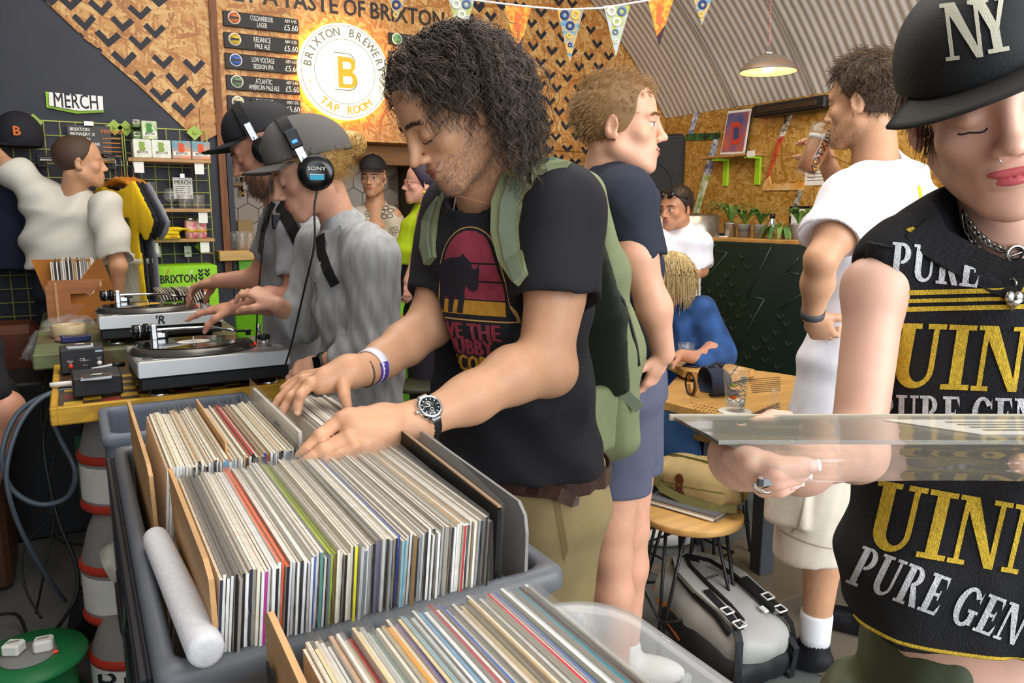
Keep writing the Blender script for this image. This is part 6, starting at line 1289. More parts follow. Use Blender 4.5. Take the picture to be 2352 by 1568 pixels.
# people: shared shapes
J=at
def face_frame(yaw,pitch=0,roll=0):
 y,p,r=map(math.radians,(yaw,pitch,roll))
 f=vdir(math.sin(y)*math.cos(p),-math.cos(y)*math.cos(p),-math.sin(p));x=vdir(math.cos(y),math.sin(y),0);u=np.cross(f,-x)if False else np.cross(x,f)
 if u[2]<0:u=-u
 x2=x*math.cos(r)+u*math.sin(r);u2=u*math.cos(r)-x*math.sin(r)
 return np.stack([x2,f,u2],1)
def skin(name,c):return mat('skin '+name,c,.48,var=.07,vscale=22,sss=.25,bump=.12,bscale=260,bdist=.0012,detail=5)
LIPM=mat('lips','b0625a',.38,sss=.15);EYEW=mat('eye white','e8e2da',.2);IRIS=mat('iris','5a6a70',.2);NAILM=mat('finger nail','e0b4a4',.25)
class Head:
 def __init__(s,S,o,M,sc=1.0,nose=1.0,jaw=1.0,closed=False,fem=False,ears=True,neck=None,nr=(.054,.062),lips=True):
  s.S,s.o,s.M,s.s=S,np.array(o),M,sc;P=s.P
  def E(c,r,k,op='u',R=None):S.ell(P(*c),np.array(r)*sc,M if R is None else M@R,k*sc,op)
  if neck is not None:S.cone(P(0,-.022,-.05),neck,nr[0]*sc,nr[1]*sc,.03)
  E((0,-.012,.05),(.076,.1,.088),.01);E((0,.038,.045),(.063,.058,.064),.02);E((0,.033,-.03),(.056,.06,.068),.03)
  for x in(-1,1):
   S.cone(P(x*.054*jaw,.0,-.045),P(x*.02*jaw,.07,-.09),.017*sc,.015*sc,.03*sc)
   E((x*.042,.060,-.016),(.022,.02,.018),.02)
   if not fem:S.cone(P(x*.012,.092,.030),P(x*.045,.08,.030),.008*sc,.008*sc,.014*sc)
  E((0,.08,-.094),(.021*jaw,.017,.016),.02);E((0,.080,-.058),(.029,.02,.026),.02)
  for x in(-1,1):E((x*.031,.106,.010),(.0175,.016,.0105),.012,'s')
  for x in(-1,1):
   if closed:E((x*.031,.079,.008),(.0150,.0145,.0125),.003)
   else:E((x*.031,.0785,.0145),(.0156,.0156,.0095),.003);E((x*.031,.078,.001),(.0150,.0146,.0060),.003)
  S.cone(P(0,.094,.024),P(0,.095+.015*nose,-.018),.008*sc,.0100*sc,.014*sc)
  E((0,.099+.0165*nose,-.024),(.0112,.0112,.0098),.008)
  for x in(-1,1):E((x*.0115,.104,-.029),(.0078,.0095,.0076),.006)
  for x in(-1,1):E((x*.0068,.108,-.0370),(.0038,.0065,.0042),.003,'s')
  if lips:E((0,.0965,-.0515),(.023,.0095,.0064),.005);E((0,.0955,-.0635),(.0205,.0098,.0072),.005);E((0,.110,-.0575),(.027,.0105,.0013),.003,'s')
  if ears:
   for x in(-1,1):
    R=np.array(Matrix.Rotation(-x*.45,3,'Z')@Matrix.Rotation(-.2,3,'X'));E((x*.077,-.012,.0),(.0085,.019,.031),.004,'u',R);E((x*.0855,-.008,.003),(.007,.011,.019),.004,'s',R);E((x*.076,-.002,-.022),(.006,.009,.011),.004)
 def P(s,x,y,z):return s.o+s.M@np.array((x,y,z))*s.s
 def L(s,p):return(np.asarray(p)-s.o)@s.M/s.s
 def eyes(s,parent,iris=IRIS,look=(0,0)):
  for x in(-1,1):
   mb=MB();c=s.P(x*.031,.0795,.008);mb.ball(c,.0126*s.s,None,16);e=mb.build('eye',EYEW,parent)
   d=s.M@nrm((look[0],1,look[1]));mb=MB();mb.lathe(c+d*.0112*s.s,[(.0072*s.s,0),(.006*s.s,.0016*s.s),(0,.002*s.s)],14,d);mb.build('iris',iris,e);mb=MB();mb.lathe(c+d*.0131*s.s,[(.003*s.s,0),(0,.0006)],10,d);mb.build('pupil',BLACKG,e)
 def lips(s,parent,m=LIPM):
  T=Solid();E=lambda c,r,k,op='u':T.ell(s.P(*c),np.array(r)*s.s,s.M,k*s.s,op)
  E((-.0075,.0970,-.0525),(.0160,.0099,.0058),.003);E((.0075,.0970,-.0525),(.0160,.0099,.0058),.006);E((0,.0964,-.0625),(.0190,.0103,.0066),.002);E((0,.112,-.0575),(.027,.0102,.0006),.001,'s');solid_obj(T,'lips',m,parent,.0016*s.s,sm=1)
 def brows(s,m,parent,n=110,thick=.0007):
  pts=[];
  for x in(-1,1):
   t=np.linspace(0,1,n)**.9;b=np.stack([x*(.012+.038*t),.104-.022*t**2,.030+.008*t-.010*t**2+np.array([rnd.uniform(-.003,.003)for _ in t])],1)
   w=np.array([s.P(*q)for q in b]);w=snap(s.S,w,.0008);d=s.M@np.array((x*.8,-.05,.35));d2=s.M@np.array((0,1.,0))*.25
   L_=np.array([rnd.uniform(.006,.011)for _ in t])[:,None,None]*s.s;k=np.linspace(0,1,4)[None,:,None];pts.append(w[:,None]+k*L_*(nrm(d)+d2*(1-k)))
  return strands(np.concatenate(pts),thick*s.s,'eyebrows',m,parent,kind='stuff')
 def lash(s,parent,m=INK,open_=True):
  mb=MB()
  for x in(-1,1):
   z=-.004 if not open_ else.0105;w=np.array([s.P(x*.031+.0145*math.cos(a),.0945-.009*abs(math.cos(a))**2,z-.0035*math.sin(a)*(1 if not open_ else-.6))for a in np.linspace(0,math.pi,9)]);w=snap(s.S,w,.0006);mb.tube(w,.0009*s.s,5)
  return mb.build('eyelashes',m,parent,kind='stuff')
 def stubble(s,m,parent,n=1500,L_=.004,r=.00035,region=None,dirn=(0,.5,-.7)):
  q=np.random.RandomState(3).uniform((-.075,-.01,-.125),(.075,.125,-.025),(n*4,3));reg=region or(lambda a:(a[:,2]<-.04+.0*a[:,1])&(a[:,2]<-.028-.35*np.maximum(0,.05-a[:,1])))
  w=snap(s.S,s.o+(q@s.M.T)*s.s,0,4);l=s.L(w);ok=reg(l)&(np.abs(s.S.f(w))<.002)&~((np.abs(l[:,0])<.022)&(np.abs(l[:,2]+.0575)<.013)&(l[:,1]>.08));w=w[ok][:n];l=l[ok][:n]
  g=grad(s.S,w);k=np.linspace(0,1,3)[None,:,None];d=(g*.5+(s.M@np.array(dirn))[None]*.7);d/=np.linalg.norm(d,axis=1)[:,None];rr=np.random.RandomState(5);d=d+rr.normal(size=d.shape)*.35
  Lr=(L_*rr.uniform(.5,1.3,len(w)))[:,None,None]*s.s
  return strands(w[:,None]+k*Lr*d[:,None]+k**2*Lr*.25*np.array([0,0,-1.0]),r*s.s,'beard',m,parent,kind='stuff')
def grad(S,w,e=.0012):
 g=np.stack([S.f(w+np.eye(3)[i]*e)-S.f(w-np.eye(3)[i]*e)for i in range(3)],1);return g/(np.linalg.norm(g,axis=1)[:,None]+1e-9)
def snap(S,w,off=0.0,it=3):
 w=np.array(w,float)
 for _ in range(it):w=w-(S.f(w)-off)[:,None]*grad(S,w)
 return w
HC,HR=np.array((0,-.011,.046)),np.array((.080,.105,.094))
def hair(H,m,parent,n,mask,length,flow,curl=0.0,freq=8.0,r=.0006,K=12,lift=.3,grav=.6,seed=1,off=.004,name='hair',frizz=.15,clump=1,jit=.004):
 R_=np.random.RandomState(seed);q=R_.normal(size=(n*5,3));q/=np.linalg.norm(q,axis=1)[:,None];p=HC+q*HR;ok=mask(p);p=p[ok][:n];nn=len(p)
 nm=(p-HC)/HR**2;nm/=np.linalg.norm(nm,axis=1)[:,None];gl=H.M.T@np.array((0,0,-1.0));L_=length(p)*R_.uniform(.75,1.15,nn);st=L_/(K-1);d=flow(p,nm)+nm*lift+R_.normal(size=p.shape)*frizz;d/=np.linalg.norm(d,axis=1)[:,None];C=[p.copy()];c=p+nm*off*.3
 for i in range(K-1):
  d=d+gl*grav*(i+1)/K+R_.normal(size=p.shape)*frizz*.35;d/=np.linalg.norm(d,axis=1)[:,None];c=c+d*st[:,None]
  e=(c-HC)/(HR+off+.010*np.minimum(1,i/4));el=np.linalg.norm(e,axis=1);ins=el<1;c[ins]=HC+(c[ins]-HC)/el[ins][:,None];C.append(c.copy())
 C=np.stack(C,1);T=np.gradient(C,axis=1);T/=np.linalg.norm(T,axis=2)[...,None]+1e-9
 if curl:
  e1=np.cross(T,np.array((.3,.8,.5)));e1/=np.linalg.norm(e1,axis=2)[...,None]+1e-9;e2=np.cross(T,e1);ph=R_.uniform(0,6.28,nn)[:,None]+np.cumsum(np.repeat(st[:,None],K,1),1)*freq*6.28/.1*R_.uniform(.8,1.2,nn)[:,None];am=(curl*R_.uniform(.5,1.3,nn))[:,None]*np.minimum(1,np.arange(K)/(K*.25))[None]
  C=C+(np.cos(ph)*am)[...,None]*e1+(np.sin(ph)*am)[...,None]*e2
 if clump>1:C=np.concatenate([C+R_.normal(size=(nn,1,3))*jit for _ in range(clump)])
 Wd=H.o+(C*H.s)@H.M.T
 return strands(Wd,r*H.s,name,m,parent,kind='stuff')
def hair_cap(H,m,parent,front=(0,.072,.085),fn=(0,.80,-.55),nape=(0,-.07,-.055),grow=1.0,h=.005,nn=(0,.25,-1)):
 T=Solid();T.ell(H.P(*HC),HR*H.s*grow,H.M,.004);T.cut(H.P(*front),H.M@nrm(fn),.008);T.cut(H.P(*nape),H.M@nrm(nn),.01);return solid_obj(T,'hair_base',m,parent,h)
def fingers_px(S,chains,k=.004):
 out=[]
 for ch in chains:
  P_=[J(*c[:3])for c in ch];S.chain(P_,[c[3]/1000 for c in ch],k);out.append(P_)
 return out
def hand(S,w,d,n,side=1,s=1.0,curl=(.35,.45,.3),spread=.10,thumb=.6,k=.005,var=(1,1.05,1.1,1.2)):
 d=nrm(d);n=nrm(n-d*np.dot(n,d));t=np.cross(d,n)*side;R=np.stack([t,d,n],1);w=np.array(w)
 S.econe(w,w+d*.05*s,t,(.027*s,.021*s),(.038*s,.016*s),.012);S.econe(w+d*.04*s,w+d*.088*s,t,(.037*s,.015*s),(.039*s,.0125*s),.012);tips=[]
 for i,(x,L_,r)in enumerate(((.028,.076,.0088),(.0095,.084,.009),(-.0095,.078,.0085),(-.0275,.060,.0076))):
  b=w+(d*(.088-.004*abs(i-1))+t*x)*s;a=spread*(1.5-i)/1.5;dd=nrm(d*math.cos(a)+t*math.sin(a));p=b;pts=[b-dd*.02*s,b];rr=[r*.95,r];ang=0
  for j,f in enumerate((.46,.30,.24)):
   ang+=curl[j]*var[i];e=dd*math.cos(ang)+n*math.sin(ang);p=p+e*L_*f*s;pts.append(p);rr.append(r*(.95,.86,.72)[j])
  S.chain(pts,[q*s for q in rr],k);tips.append((p,e,n*math.cos(ang)-dd*math.sin(ang),r*s))
 b=w+(d*.022+t*.024+n*.006)*s;e=nrm(d*.62+t*.68+n*thumb*.5);m_=b+e*.045*s;e2=nrm(d*.85+t*.25+n*thumb);S.chain([b,m_,m_+e2*.033*s,m_+nrm(e2+n*.2)*.056*s],[.0135*s,.0112*s,.0098*s,.0078*s],.009);tips.append((m_+nrm(e2+n*.2)*.056*s,e2,n,.0098*s));return tips
def nails(tips,parent,m=NAILM,s=1.0):
 for p,e,pn,r in tips:
  mb=MB();R=np.stack([np.cross(e,pn),e,pn],1);mb.ball(p-pn*r*.62+e*r*.1,(r*.62,r*.85,r*.22),R,10);mb.build('nail',m,parent)
def folds(amp,f,seed,sq=(1,1,.35)):return lambda P:amp*wave_noise(P*np.array(sq),f,seed)
def sleeve(S,sh,el,r0,r1,frac,k=.04):
 sh=np.array(sh);el=np.array(el);e=sh+(el-sh)*frac;S.cone(sh,e,r0,r1,k);return e,nrm(el-sh),r1
def hollow(S,e,d,r):S.cone(e+d*r*1.05,e+d*(r*1.05+.12),r*1.28,r*1.5,.006,'s')
def cotton(name,c,**k):return mat('cloth '+name,c,.85,var=.07,vscale=14,bump=.22,bscale=700,bdist=.0015,**k)
def mkbody(lst,m,parent):
 V,Q=join_meshes([(relax(p,q,1),q)for p,q in(s.mesh(h)for s,h in lst)]);p=list(range(len(V)))
 def f(x):
  while p[x]!=x:p[x]=p[p[x]];x=p[x]
  return x
 for a,b,c,d in Q.tolist():
  a,b,c=f(a),f(b),f(c);p[b]=a;p[f(c)]=a
 lab=np.array([f(i)for i in range(len(V))]);ids,cnt=np.unique(lab,return_counts=True);o_=ids[np.argsort(-cnt)];big=cnt[np.argsort(-cnt)];keep=o_[big>150];Q=Q[np.isin(lab[Q[:,0]],keep)];ext=[]
 anc=H.o-UP*.17*H.s;near=lambda c:c[((V[c]-anc)**2).sum(1).argmin()];hd_=min(keep,key=lambda k:((V[lab==k]-anc)**2).sum(1).min());va=near(np.nonzero(lab==hd_)[0]);qa=Q[(Q==va).any(1)]
 for k in keep:
  if k==hd_:continue
  vb=near(np.nonzero(lab==k)[0]);qb=Q[(Q==vb).any(1)]
  if len(qa)and len(qb):ext.append([qa[0][0],qa[0][1],qb[0][0],qb[0][1]])
 if ext:Q=np.concatenate([Q,np.array(ext,Q.dtype)])
 us=np.unique(Q);mp_=np.full(len(V),-1);mp_[us]=np.arange(len(us));return mesh_obj('body',V[us],mp_[Q],m,parent)
def cap_parts(H,m,parent,tilt=0,side=0,brim_len=.085,wide=.10,z0=.055,droop=.25,grow=1.10,h=.005,brim_m=None,up=.0):
 T=Solid();R=np.array(Matrix.Rotation(side,3,'Y')@Matrix.Rotation(tilt,3,'X'));M2=H.M@R
 def P(x,y,z):return H.o+M2@np.array((x,y,z))*H.s
 T.ell(P(0,-.008,.052),np.array((.083,.108,.098))*H.s*grow,M2,.004);T.ell(P(0,.045,.075),np.array((.06,.06,.07))*H.s*grow,M2,.03);T.cut(P(0,0,z0),-M2[:,2],.006);T.ell(P(0,-.008,.04),np.array((.079,.102,.08))*H.s*grow,M2,.003,'s')
 cr=solid_obj(T,'cap_crown',m,parent,h)
 V=[];n1,n2=17,7
 for j in range(n2):
  f=j/(n2-1)
  for i in range(n1):
   a=-1.15+2.3*i/(n1-1);x0,y0=.083*grow*math.sin(a)*.98,-.008+.108*grow*math.cos(a)*.97;x=x0*(1+wide*f);y=y0+brim_len*f*(math.cos(a*.98)**.6 if abs(a)<1.5 else 0);V.append((x,y,z0+.004-droop*x*x*6*(.4+.6*f)-.10*(y-y0)+up*f))
 n=n1*n2;V2=[P(*v)for v in V]+[P(v[0],v[1],v[2]-.0035)for v in V];Fc=[]
 for j in range(n2-1):
  for i in range(n1-1):a=j*n1+i;Fc.append((a,a+1,a+n1+1,a+n1));Fc.append((n+a,n+a+n1,n+a+n1+1,n+a+1))
 for i in range(n1-1):a=(n2-1)*n1+i;Fc.append((a,a+1,n+a+1,n+a));Fc.append((i+1,i,n+i,n+i+1))
 for j in range(n2-1):a=j*n1;Fc.append((a+n1,a,n+a,n+a+n1));a+=n1-1;Fc.append((a,a+n1,n+a+n1,n+a))
 mb=MB();mb.add(V2,Fc,0,True);br=mb.build('cap_brim',brim_m or m,parent);mb=MB();mb.ball(P(0,-.008,.052+.098*grow),.008*H.s,None,10);mb.build('cap_button',m,cr)
 return cr,br,P
def headphones(H,label,parent_name='headphones',m=BLACKG,big=1.0,side=1):
 t=thing('headphones',label,'headphones',H.P(0,0,0));mb=MB();a_=np.linspace(-1.45,1.45,24);P=[H.P(.100*math.sin(a),.0+.012,.03+.135*math.cos(a)**.8)for a in a_];mb.ribbon(P,.03,[P[i]-H.P(0,0,.03)for i in range(24)],.010);mb.build('headband',BLACK,t)
 for x in(-1,1):
  ax=H.M[:,0]*x;c=H.P(x*.083,-.004,-.004);s=H.s*big
  mb=MB();mb.lathe(c,[(0,0),(.036*s,0),(.043*s,.006),(.043*s,.014),(.036*s,.02),(.034*s,.02)],32,ax);mb.build('ear_pad',mat('soft black pad','1b1b1d',.7),t)
  mb=MB();mb.lathe(c+ax*.018*s,[(.037*s,0),(.040*s,.004),(.040*s,.014),(.036*s,.018),(.02*s,.0195),(0,.0195)],32,ax);cu=mb.build('ear_cup',m,t)
  mb=MB();mb.box(H.P(x*.101,.010,.062),(.010*s,.022*s,.055*s),H.M,0,.002);mb.tube([H.P(x*.104,.012,.045),H.P(x*.108,.004,.0)],.003*s,6);mb.build('slider',STEEL,t)
 return t
 # man with curly hair flipping through the records
SK1=skin('light tan','cf9c79');BT=cotton('black shirt','1b1b20');OLV=mat('sage olive canvas','7f8561',.8,var=.1,vscale=9,bump=.3,bscale=500);OLVW=mat('sage webbing','79856e',.75,bump=.3,bscale=900);KHA=cotton('khaki trousers','a89468')
g0=J(1220,1100,1.5);mm=thing('person','person with long curly dark hair and a black rhino shirt flipping through records','person',(g0[0],g0[1],0))
B=Solid();M=face_frame(-66,33,0);H=Head(B,J(1056,264,1.36),M,.975,nose=1.1,closed=True,neck=J(1125,455,1.46),nr=(.056,.066))
nkc=J(1120,450,1.45)
A=Solid();lsh=J(1285,480,1.37);lel=J(1252,842,1.28);lwr=J(958,968,1.12);rsh=J(1046,482,1.6);rel=J(988,745,1.50);rwr=J(838,850,1.34)
A.cone(lsh,J(1276,640,1.33),.056,.051,.03);A.cone(J(1276,640,1.33),lel,.051,.044,.03);A.ell(J(1276,856,1.285),(.030,.03,.03),k=.04);A.chain([lel,J(1180,860,1.235),J(1080,915,1.18),lwr],[.042,.044,.036,.0275],.03);A.cone(J(1280,700,1.32),J(1250,800,1.27),.038,.03,.03)
A.cone(rsh,rel,.05,.042,.03);A.chain([rel,J(930,790,1.45),J(880,825,1.39),rwr],[.041,.038,.031,.0255],.03)
A.chain([lwr,J(880,970,1.085),J(815,985,1.05)],[.026,.025,.021],.02);A.chain([lwr,J(880,1000,1.08),J(835,1030,1.045)],[.025,.022,.016],.02);A.cone(J(880,985,1.08),J(800,960,1.055),.021,.015,.02)
L_f=fingers_px(A,[[(860,968,1.07,14),(785,962,1.05,11.2),(735,1000,1.03,9.6),(706,1030,1.02,8.8),(688,1047,1.015,7.6)],[(860,990,1.06,14),(800,1003,1.035,11.5),(742,1033,1.015,9.8),(706,1058,1.0,8.8),(684,1072,.995,7.6)],[(870,1010,1.06,13),(815,1028,1.03,10.8),(775,1048,1.01,9.2),(748,1062,1.0,8.4),(734,1072,.995,7.4)],[(880,1025,1.06,12),(842,1048,1.03,9.6),(815,1060,1.015,8.2),(792,1070,1.0,7.0)],[(880,950,1.09,13),(830,948,1.10,10.5),(780,975,1.10,9.4),(745,1000,1.09,8)]],.0022)
for x,y,d in((785,960,1.045),(800,1000,1.03),(815,1025,1.025),(735,999,1.026),(742,1032,1.01)):A.ell(J(x,y,d),.0092,k=.004)
A.chain([rwr,J(800,852,1.315),J(748,868,1.29)],[.025,.026,.021],.02);A.cone(J(800,862,1.31),J(735,885,1.275),.021,.015,.02)
R_f=fingers_px(A,[[(765,868,1.29,13),(712,880,1.27,10.8),(690,908,1.25,9.2),(684,930,1.245,8.4),(683,948,1.24,7.2)],[(765,862,1.30,13),(700,880,1.285,10.8),(668,912,1.265,9.2),(652,940,1.255,8.4),(643,962,1.25,7.2)],[(765,856,1.31,12),(695,872,1.30,10.2),(660,897,1.285,9),(642,917,1.275,8.2),(630,934,1.27,7)],[(770,852,1.33,12),(700,862,1.33,9),(668,880,1.32,8),(650,892,1.31,6.8)],[(815,862,1.315,14),(788,884,1.275,12.5),(792,912,1.25,10.2),(799,934,1.24,8)]],.0022)
for x,y,d in((712,878,1.265),(700,878,1.28),(690,907,1.246),(668,911,1.26),(695,870,1.295)):A.ell(J(x,y,d),.0092,k=.004)
body=mkbody([(B,.0034),(A,.0029)],SK1,mm)
for f_ in(L_f[0],L_f[1],L_f[2],L_f[3],R_f[0],R_f[1],R_f[4]):
 e=nrm(f_[-1]-f_[-2]);up_=nrm(nrm(EYE-f_[-1])*.6+UP*.8);up_=nrm(up_-e*np.dot(up_,e));mb=MB();mb.ball(f_[-1]+up_*.0052-e*.0005,(.0048,.0062,.0018),np.stack([np.cross(e,up_),e,up_],1),10);mb.build('nail',NAILM,mm)
H.brows(mat('dark brow hair','4a3c34',.6),mm,130,.0006);H.lash(mm,open_=False);H.lips(mm,mat('muted lips','9a5a50',.45));GREYB=mat('greying beard','8d7a6c',.6,var=.4,vscale=200);H.stubble(GREYB,mm,4000,.0032,.00023)
HD=mat('dark brown hair','44352b',.42,var=.5,vscale=160,spec=.6);hair_cap(H,HD,mm,front=(0,.078,.075),fn=(0,.86,-.5),nape=(0,-.06,-.06),nn=(0,.8,-1),grow=1.03)
msk=lambda p:(p[:,1]<.068+.0*p[:,2])&((p[:,2]>.055)|(p[:,1]<.0))&(p[:,2]>-.05)&(p[:,2]>.085-1.0*(.085-np.minimum(.085,p[:,1]+0))-.03)
hair(H,HD,mm,720,msk,lambda p:.085+.085*(p[:,1]<.02)+.0*p[:,2],lambda p,n:np.stack([np.sign(p[:,0])*.75,np.full(len(p),-.75),np.where(p[:,2]>.09,-.12,-.5)],1),curl=.0058,freq=3.2,r=.0008,K=18,lift=-.05,grav=.9,seed=2,off=.004,frizz=.17,clump=4,jit=.0034)
hair(H,mat('grey brown hair','7d6e62',.45,var=.3,vscale=160),mm,220,msk,lambda p:.085+.085*(p[:,1]<.02),lambda p,n:np.stack([np.sign(p[:,0])*.75,np.full(len(p),-.75),np.where(p[:,2]>.09,-.12,-.5)],1),curl=.007,freq=3.2,r=.0005,K=18,lift=.0,grav=.9,seed=9,off=.008,frizz=.2,clump=3,jit=.003,name='grey_hair')
T=Solid();xs=vdir(.707,-.707,0)
T.echain([J(1128,478,1.47),J(1150,560,1.49),J(1165,700,1.51),J(1178,880,1.52),J(1190,1050,1.53),J(1200,1120,1.53)],xs,[(.13,.085),(.175,.12),(.172,.13),(.17,.135),(.18,.142),(.185,.146)],.05,cap=.05)
T.cone(J(1118,462,1.455),J(1128,500,1.47),.072,.09,.04);T.cone(J(1190,455,1.43),lsh,.06,.066,.05);T.cone(J(1075,460,1.53),rsh,.055,.054,.05)
sl=[sleeve(T,lsh+UP*.0,J(1278,700,1.31),.072,.078,.86),sleeve(T,rsh,rel,.058,.060,.72)]
for e,d,r in sl:hollow(T,e,d,r)
T.cone(J(1112,438,1.445),J(1085,380,1.42),.066,.075,.004,'s');hem=J(1180,1098,1.42);T.cut(hem,nrm(vdir(.06,.02,-1)))
def sd(P):return.0055*wave_noise(P*np.array((1,1,.45)),17,3)+.0045*np.sin((P@nrm(vdir(.6,.3,.75)))*75+2*wave_noise(P,9,2,1))*np.clip((1.33-P[:,2])*2.2,0,1)
shirt=solid_obj(T,'tshirt',BT,mm,.0052,disp=sd);bv=bvh_of(shirt)
mb=MB();cN=J(1112,452,1.45)
fN=nrm(vdir(-.52,-.85,.06));oP=np.array(bv.ray_cast(Vector(EYE),Vector(nrm(ray(1079,640))),4.0)[0]);eX=np.cross(UP,fN);eX=nrm(eX);eY=nrm(np.cross(fN,eX));s_=.00078
def pr(pts,nm,m,off,L=.012):return decal(bv,pts if isinstance(pts,tuple)else tri2d([((x-1079)*s_*1.07,(640-y)*s_)for x,y in pts]),oP,eX,eY,nm,m,shirt,L,off,d=-fN)
PRED=mat('faded red print','8f3444',.85,var=.12,vscale=60);PYEL=mat('faded ochre print','b8842a',.85,var=.15,vscale=90);PCRM=mat('cream orange print','c8995a',.85)
def dome(r,cy=735,cx=1076,n=28,h=1.42):return[(cx+r*math.cos(a),cy-r*h*math.sin(a)**.8)for a in np.linspace(0,math.pi,n)]
outer=dome(101,738,1076,30,2.16);inner=dome(97,735,1076,30,2.19)
ring=outer+[inner[-1]]+inner[::-1]+[outer[0]]
o2,i2=np.array(outer),np.array(inner);Vr=np.concatenate([o2,i2]);n_=len(o2);Tr=[(i,i+1,n_+i+1)for i in range(n_-1)]+[(i,n_+i+1,n_+i)for i in range(n_-1)]
pr((np.stack([(Vr[:,0]-1079)*s_*1.07,(640-Vr[:,1])*s_],1),Tr),'print_frame',PCRM,.0011);pr([(975,735),(1177,735),(1177,738.5),(975,738.5)],'print_frame',PCRM,.0011)
def band(y0,y1):
 top=[p for p in dome(86,726,1076,60,2.3)if y0<=p[1]<=y1];xr=lambda y:86*math.sqrt(max(0,1-(max(0,(726-y))/(86*2.3))**2.5));pts=[(1076+xr(y),y)for y in np.linspace(y1,y0,8)]+[(1076-xr(y),y)for y in np.linspace(y0,y1,8)];return pts
for y0,y1,m in((530,602,PRED),(606,643,PRED),(647,688,PRED),(691,724,PYEL)):pr(band(y0,y1),'print_band',m,.0012)
rh=[(984,690),(983,655),(981,630),(992,608),(1012,597),(1036,592),(1058,590),(1068,583),(1074,590),(1086,601),(1093,618),(1104,614),(1108,604),(1109,622),(1102,640),(1097,660),(1086,671),(1074,668),(1066,655),(1060,668),(1060,690),(1058,722),(1042,722),(1044,690),(1032,684),(1028,722),(1014,722),(1014,688),(1000,684),(999,722),(986,722)]
pr(rh,'print_rhino',INK,.0018)
for k,(s,x,y,h,m)in enumerate((('SAVE THE',1052,764,38,PRED),('CHUBBY',1046,803,38,PRED),('UNICORNS',1060,845,40,PYEL))):
 Vt,Tt=text2d(s,1,0,1.0,1.08);hh=np.ptp(Vt[:,1]);ww=np.ptp(Vt[:,0]);W_=(190,158,196)[k]*s_*1.07;Vt=(Vt-Vt.mean(0)*np.array([0,1]))*np.array([W_/ww,h*s_/hh])
 ser=[];
 for dx,dy in((0,0),(.0022,0),(-.0022,0),(0,.0012)):ser.append((Vt+np.array(((x-1079)*s_*1.07+dx,(640-y)*s_+dy)),Tt))
 for j,q in enumerate(ser):tag(pr(q,'lettering',m,.0011+.00008*j,.02),kind='stuff')
T=Solid();T.echain([J(1225,1060,1.53),J(1235,1160,1.53)],xs,[(.165,.125),(.17,.13)],.03,cap=.06);hipL=J(1275,1180,1.47);hipR=J(1190,1170,1.6)
knL,ftL=hipL*np.array((1,1,0))+UP*.47,hipL*np.array((1,1,0))+UP*.09;knR,ftR=hipR*np.array((1,1,0))+UP*.47,hipR*np.array((1,1,0))+UP*.09
T.chain([hipL,knL,ftL],[.095,.072,.062],.04);T.chain([hipR,knR,ftR],[.095,.072,.062],.04);tr=solid_obj(T,'trousers',KHA,mm,.008,disp=folds(.005,20,7,(1,1,.6)));bt=bvh_of(tr)
for kx in(ftL,ftR):
 S2=Solid();q=kx*np.array((1,1,0));S2.ell(q+UP*.04+vdir(-.5,-.5,0)*.07,(.05,.12,.045),face_frame(-45),.02);S2.cone(q+UP*.05,q+UP*.11,.05,.045,.02);S2.cut(q,-UP);solid_obj(S2,'shoe',BLACK,mm,.009)
mb=MB();LEA=mat('worn brown belt','4a342a',.35,var=.3,vscale=40);c=J(1225,1062,1.53);mb.ribbon([c+xs*.172*math.cos(a)+np.cross(UP,xs)*.138*math.sin(a)+UP*.0 for a in np.linspace(0,6.3,36)],.036,[xs*math.cos(a)+np.cross(UP,xs)*math.sin(a)for a in np.linspace(0,6.3,36)],.004);mb.ribbon([J(1195,1112,1.40),J(1240,1122,1.36),J(1285,1135,1.34),J(1318,1150,1.35),J(1330,1152,1.35)],[.024,.028,.028,.026,.012],vdir(-.1,-1,.35),.004);mb.build('belt',LEA,mm)
decal(bt,tri2d([(x,z)for x,z in[(0,0),(.012,0),(.03,-.10),(.022,-.13),(.018,-.1)]]),J(1275,1180,1.3),RT,UP,'pocket_seam',mat('khaki seam','8f7a52',.9),tr,.02,.0015,d=FW)
wa=nrm(J(1080,915,1.18)-lwr);wc=lwr+wa*.012;mb=MB();mb.lathe(wc,[(.0305,-.011),(.0335,-.011),(.0335,.011),(.0305,.011)],28,wa,close=True);wt_=mb.build('watch_strap',mat('black watch strap','141416',.6),mm)
n=nrm(nrm(EYE-wc)*.85+UP*.35+RT*.0);n=nrm(n-wa*np.dot(n,wa));cf=wc+n*.0335;mb=MB();mb.lathe(cf,[(.0195,-.003),(.0205,.0),(.0205,.004),(.0185,.008),(.0155,.009),(.0155,.006),(0,.006)],36,n)
for s in(-1,1):mb.box(cf+np.cross(n,wa)*s*.02,(.018,.008,.006),np.stack([wa,np.cross(n,wa),n],1),0,.002)
mb.tube([cf+wa*-.02+n*.003,cf+wa*-.025+n*.003],.003,8);wcse=mb.build('watch_case',CHROME,wt_,kind='stuff');mb=MB();mb.lathe(cf+n*.0062,[(0,.0004),(.0152,.0004),(.0154,0)],32,n);mb.build('watch_dial',mat('dark dial','1c2024',.2),wt_)
mb=MB();fx_,fy_=wa,np.cross(n,wa)
for k in range(12):a=k*math.pi/6;q=cf+n*.0069+(fx_*math.cos(a)+fy_*math.sin(a))*.0125;mb.box(q,(.0028,.0012,.0004),np.stack([fx_*math.cos(a)+fy_*math.sin(a),-fx_*math.sin(a)+fy_*math.cos(a),n],1))
for L_,a in((.011,2.9),(.008,1.9)):d=fx_*math.cos(a)+fy_*math.sin(a);mb.box(cf+n*.0071+d*L_/2,(L_,.001,.0004),np.stack([d,np.cross(n,d),n],1))
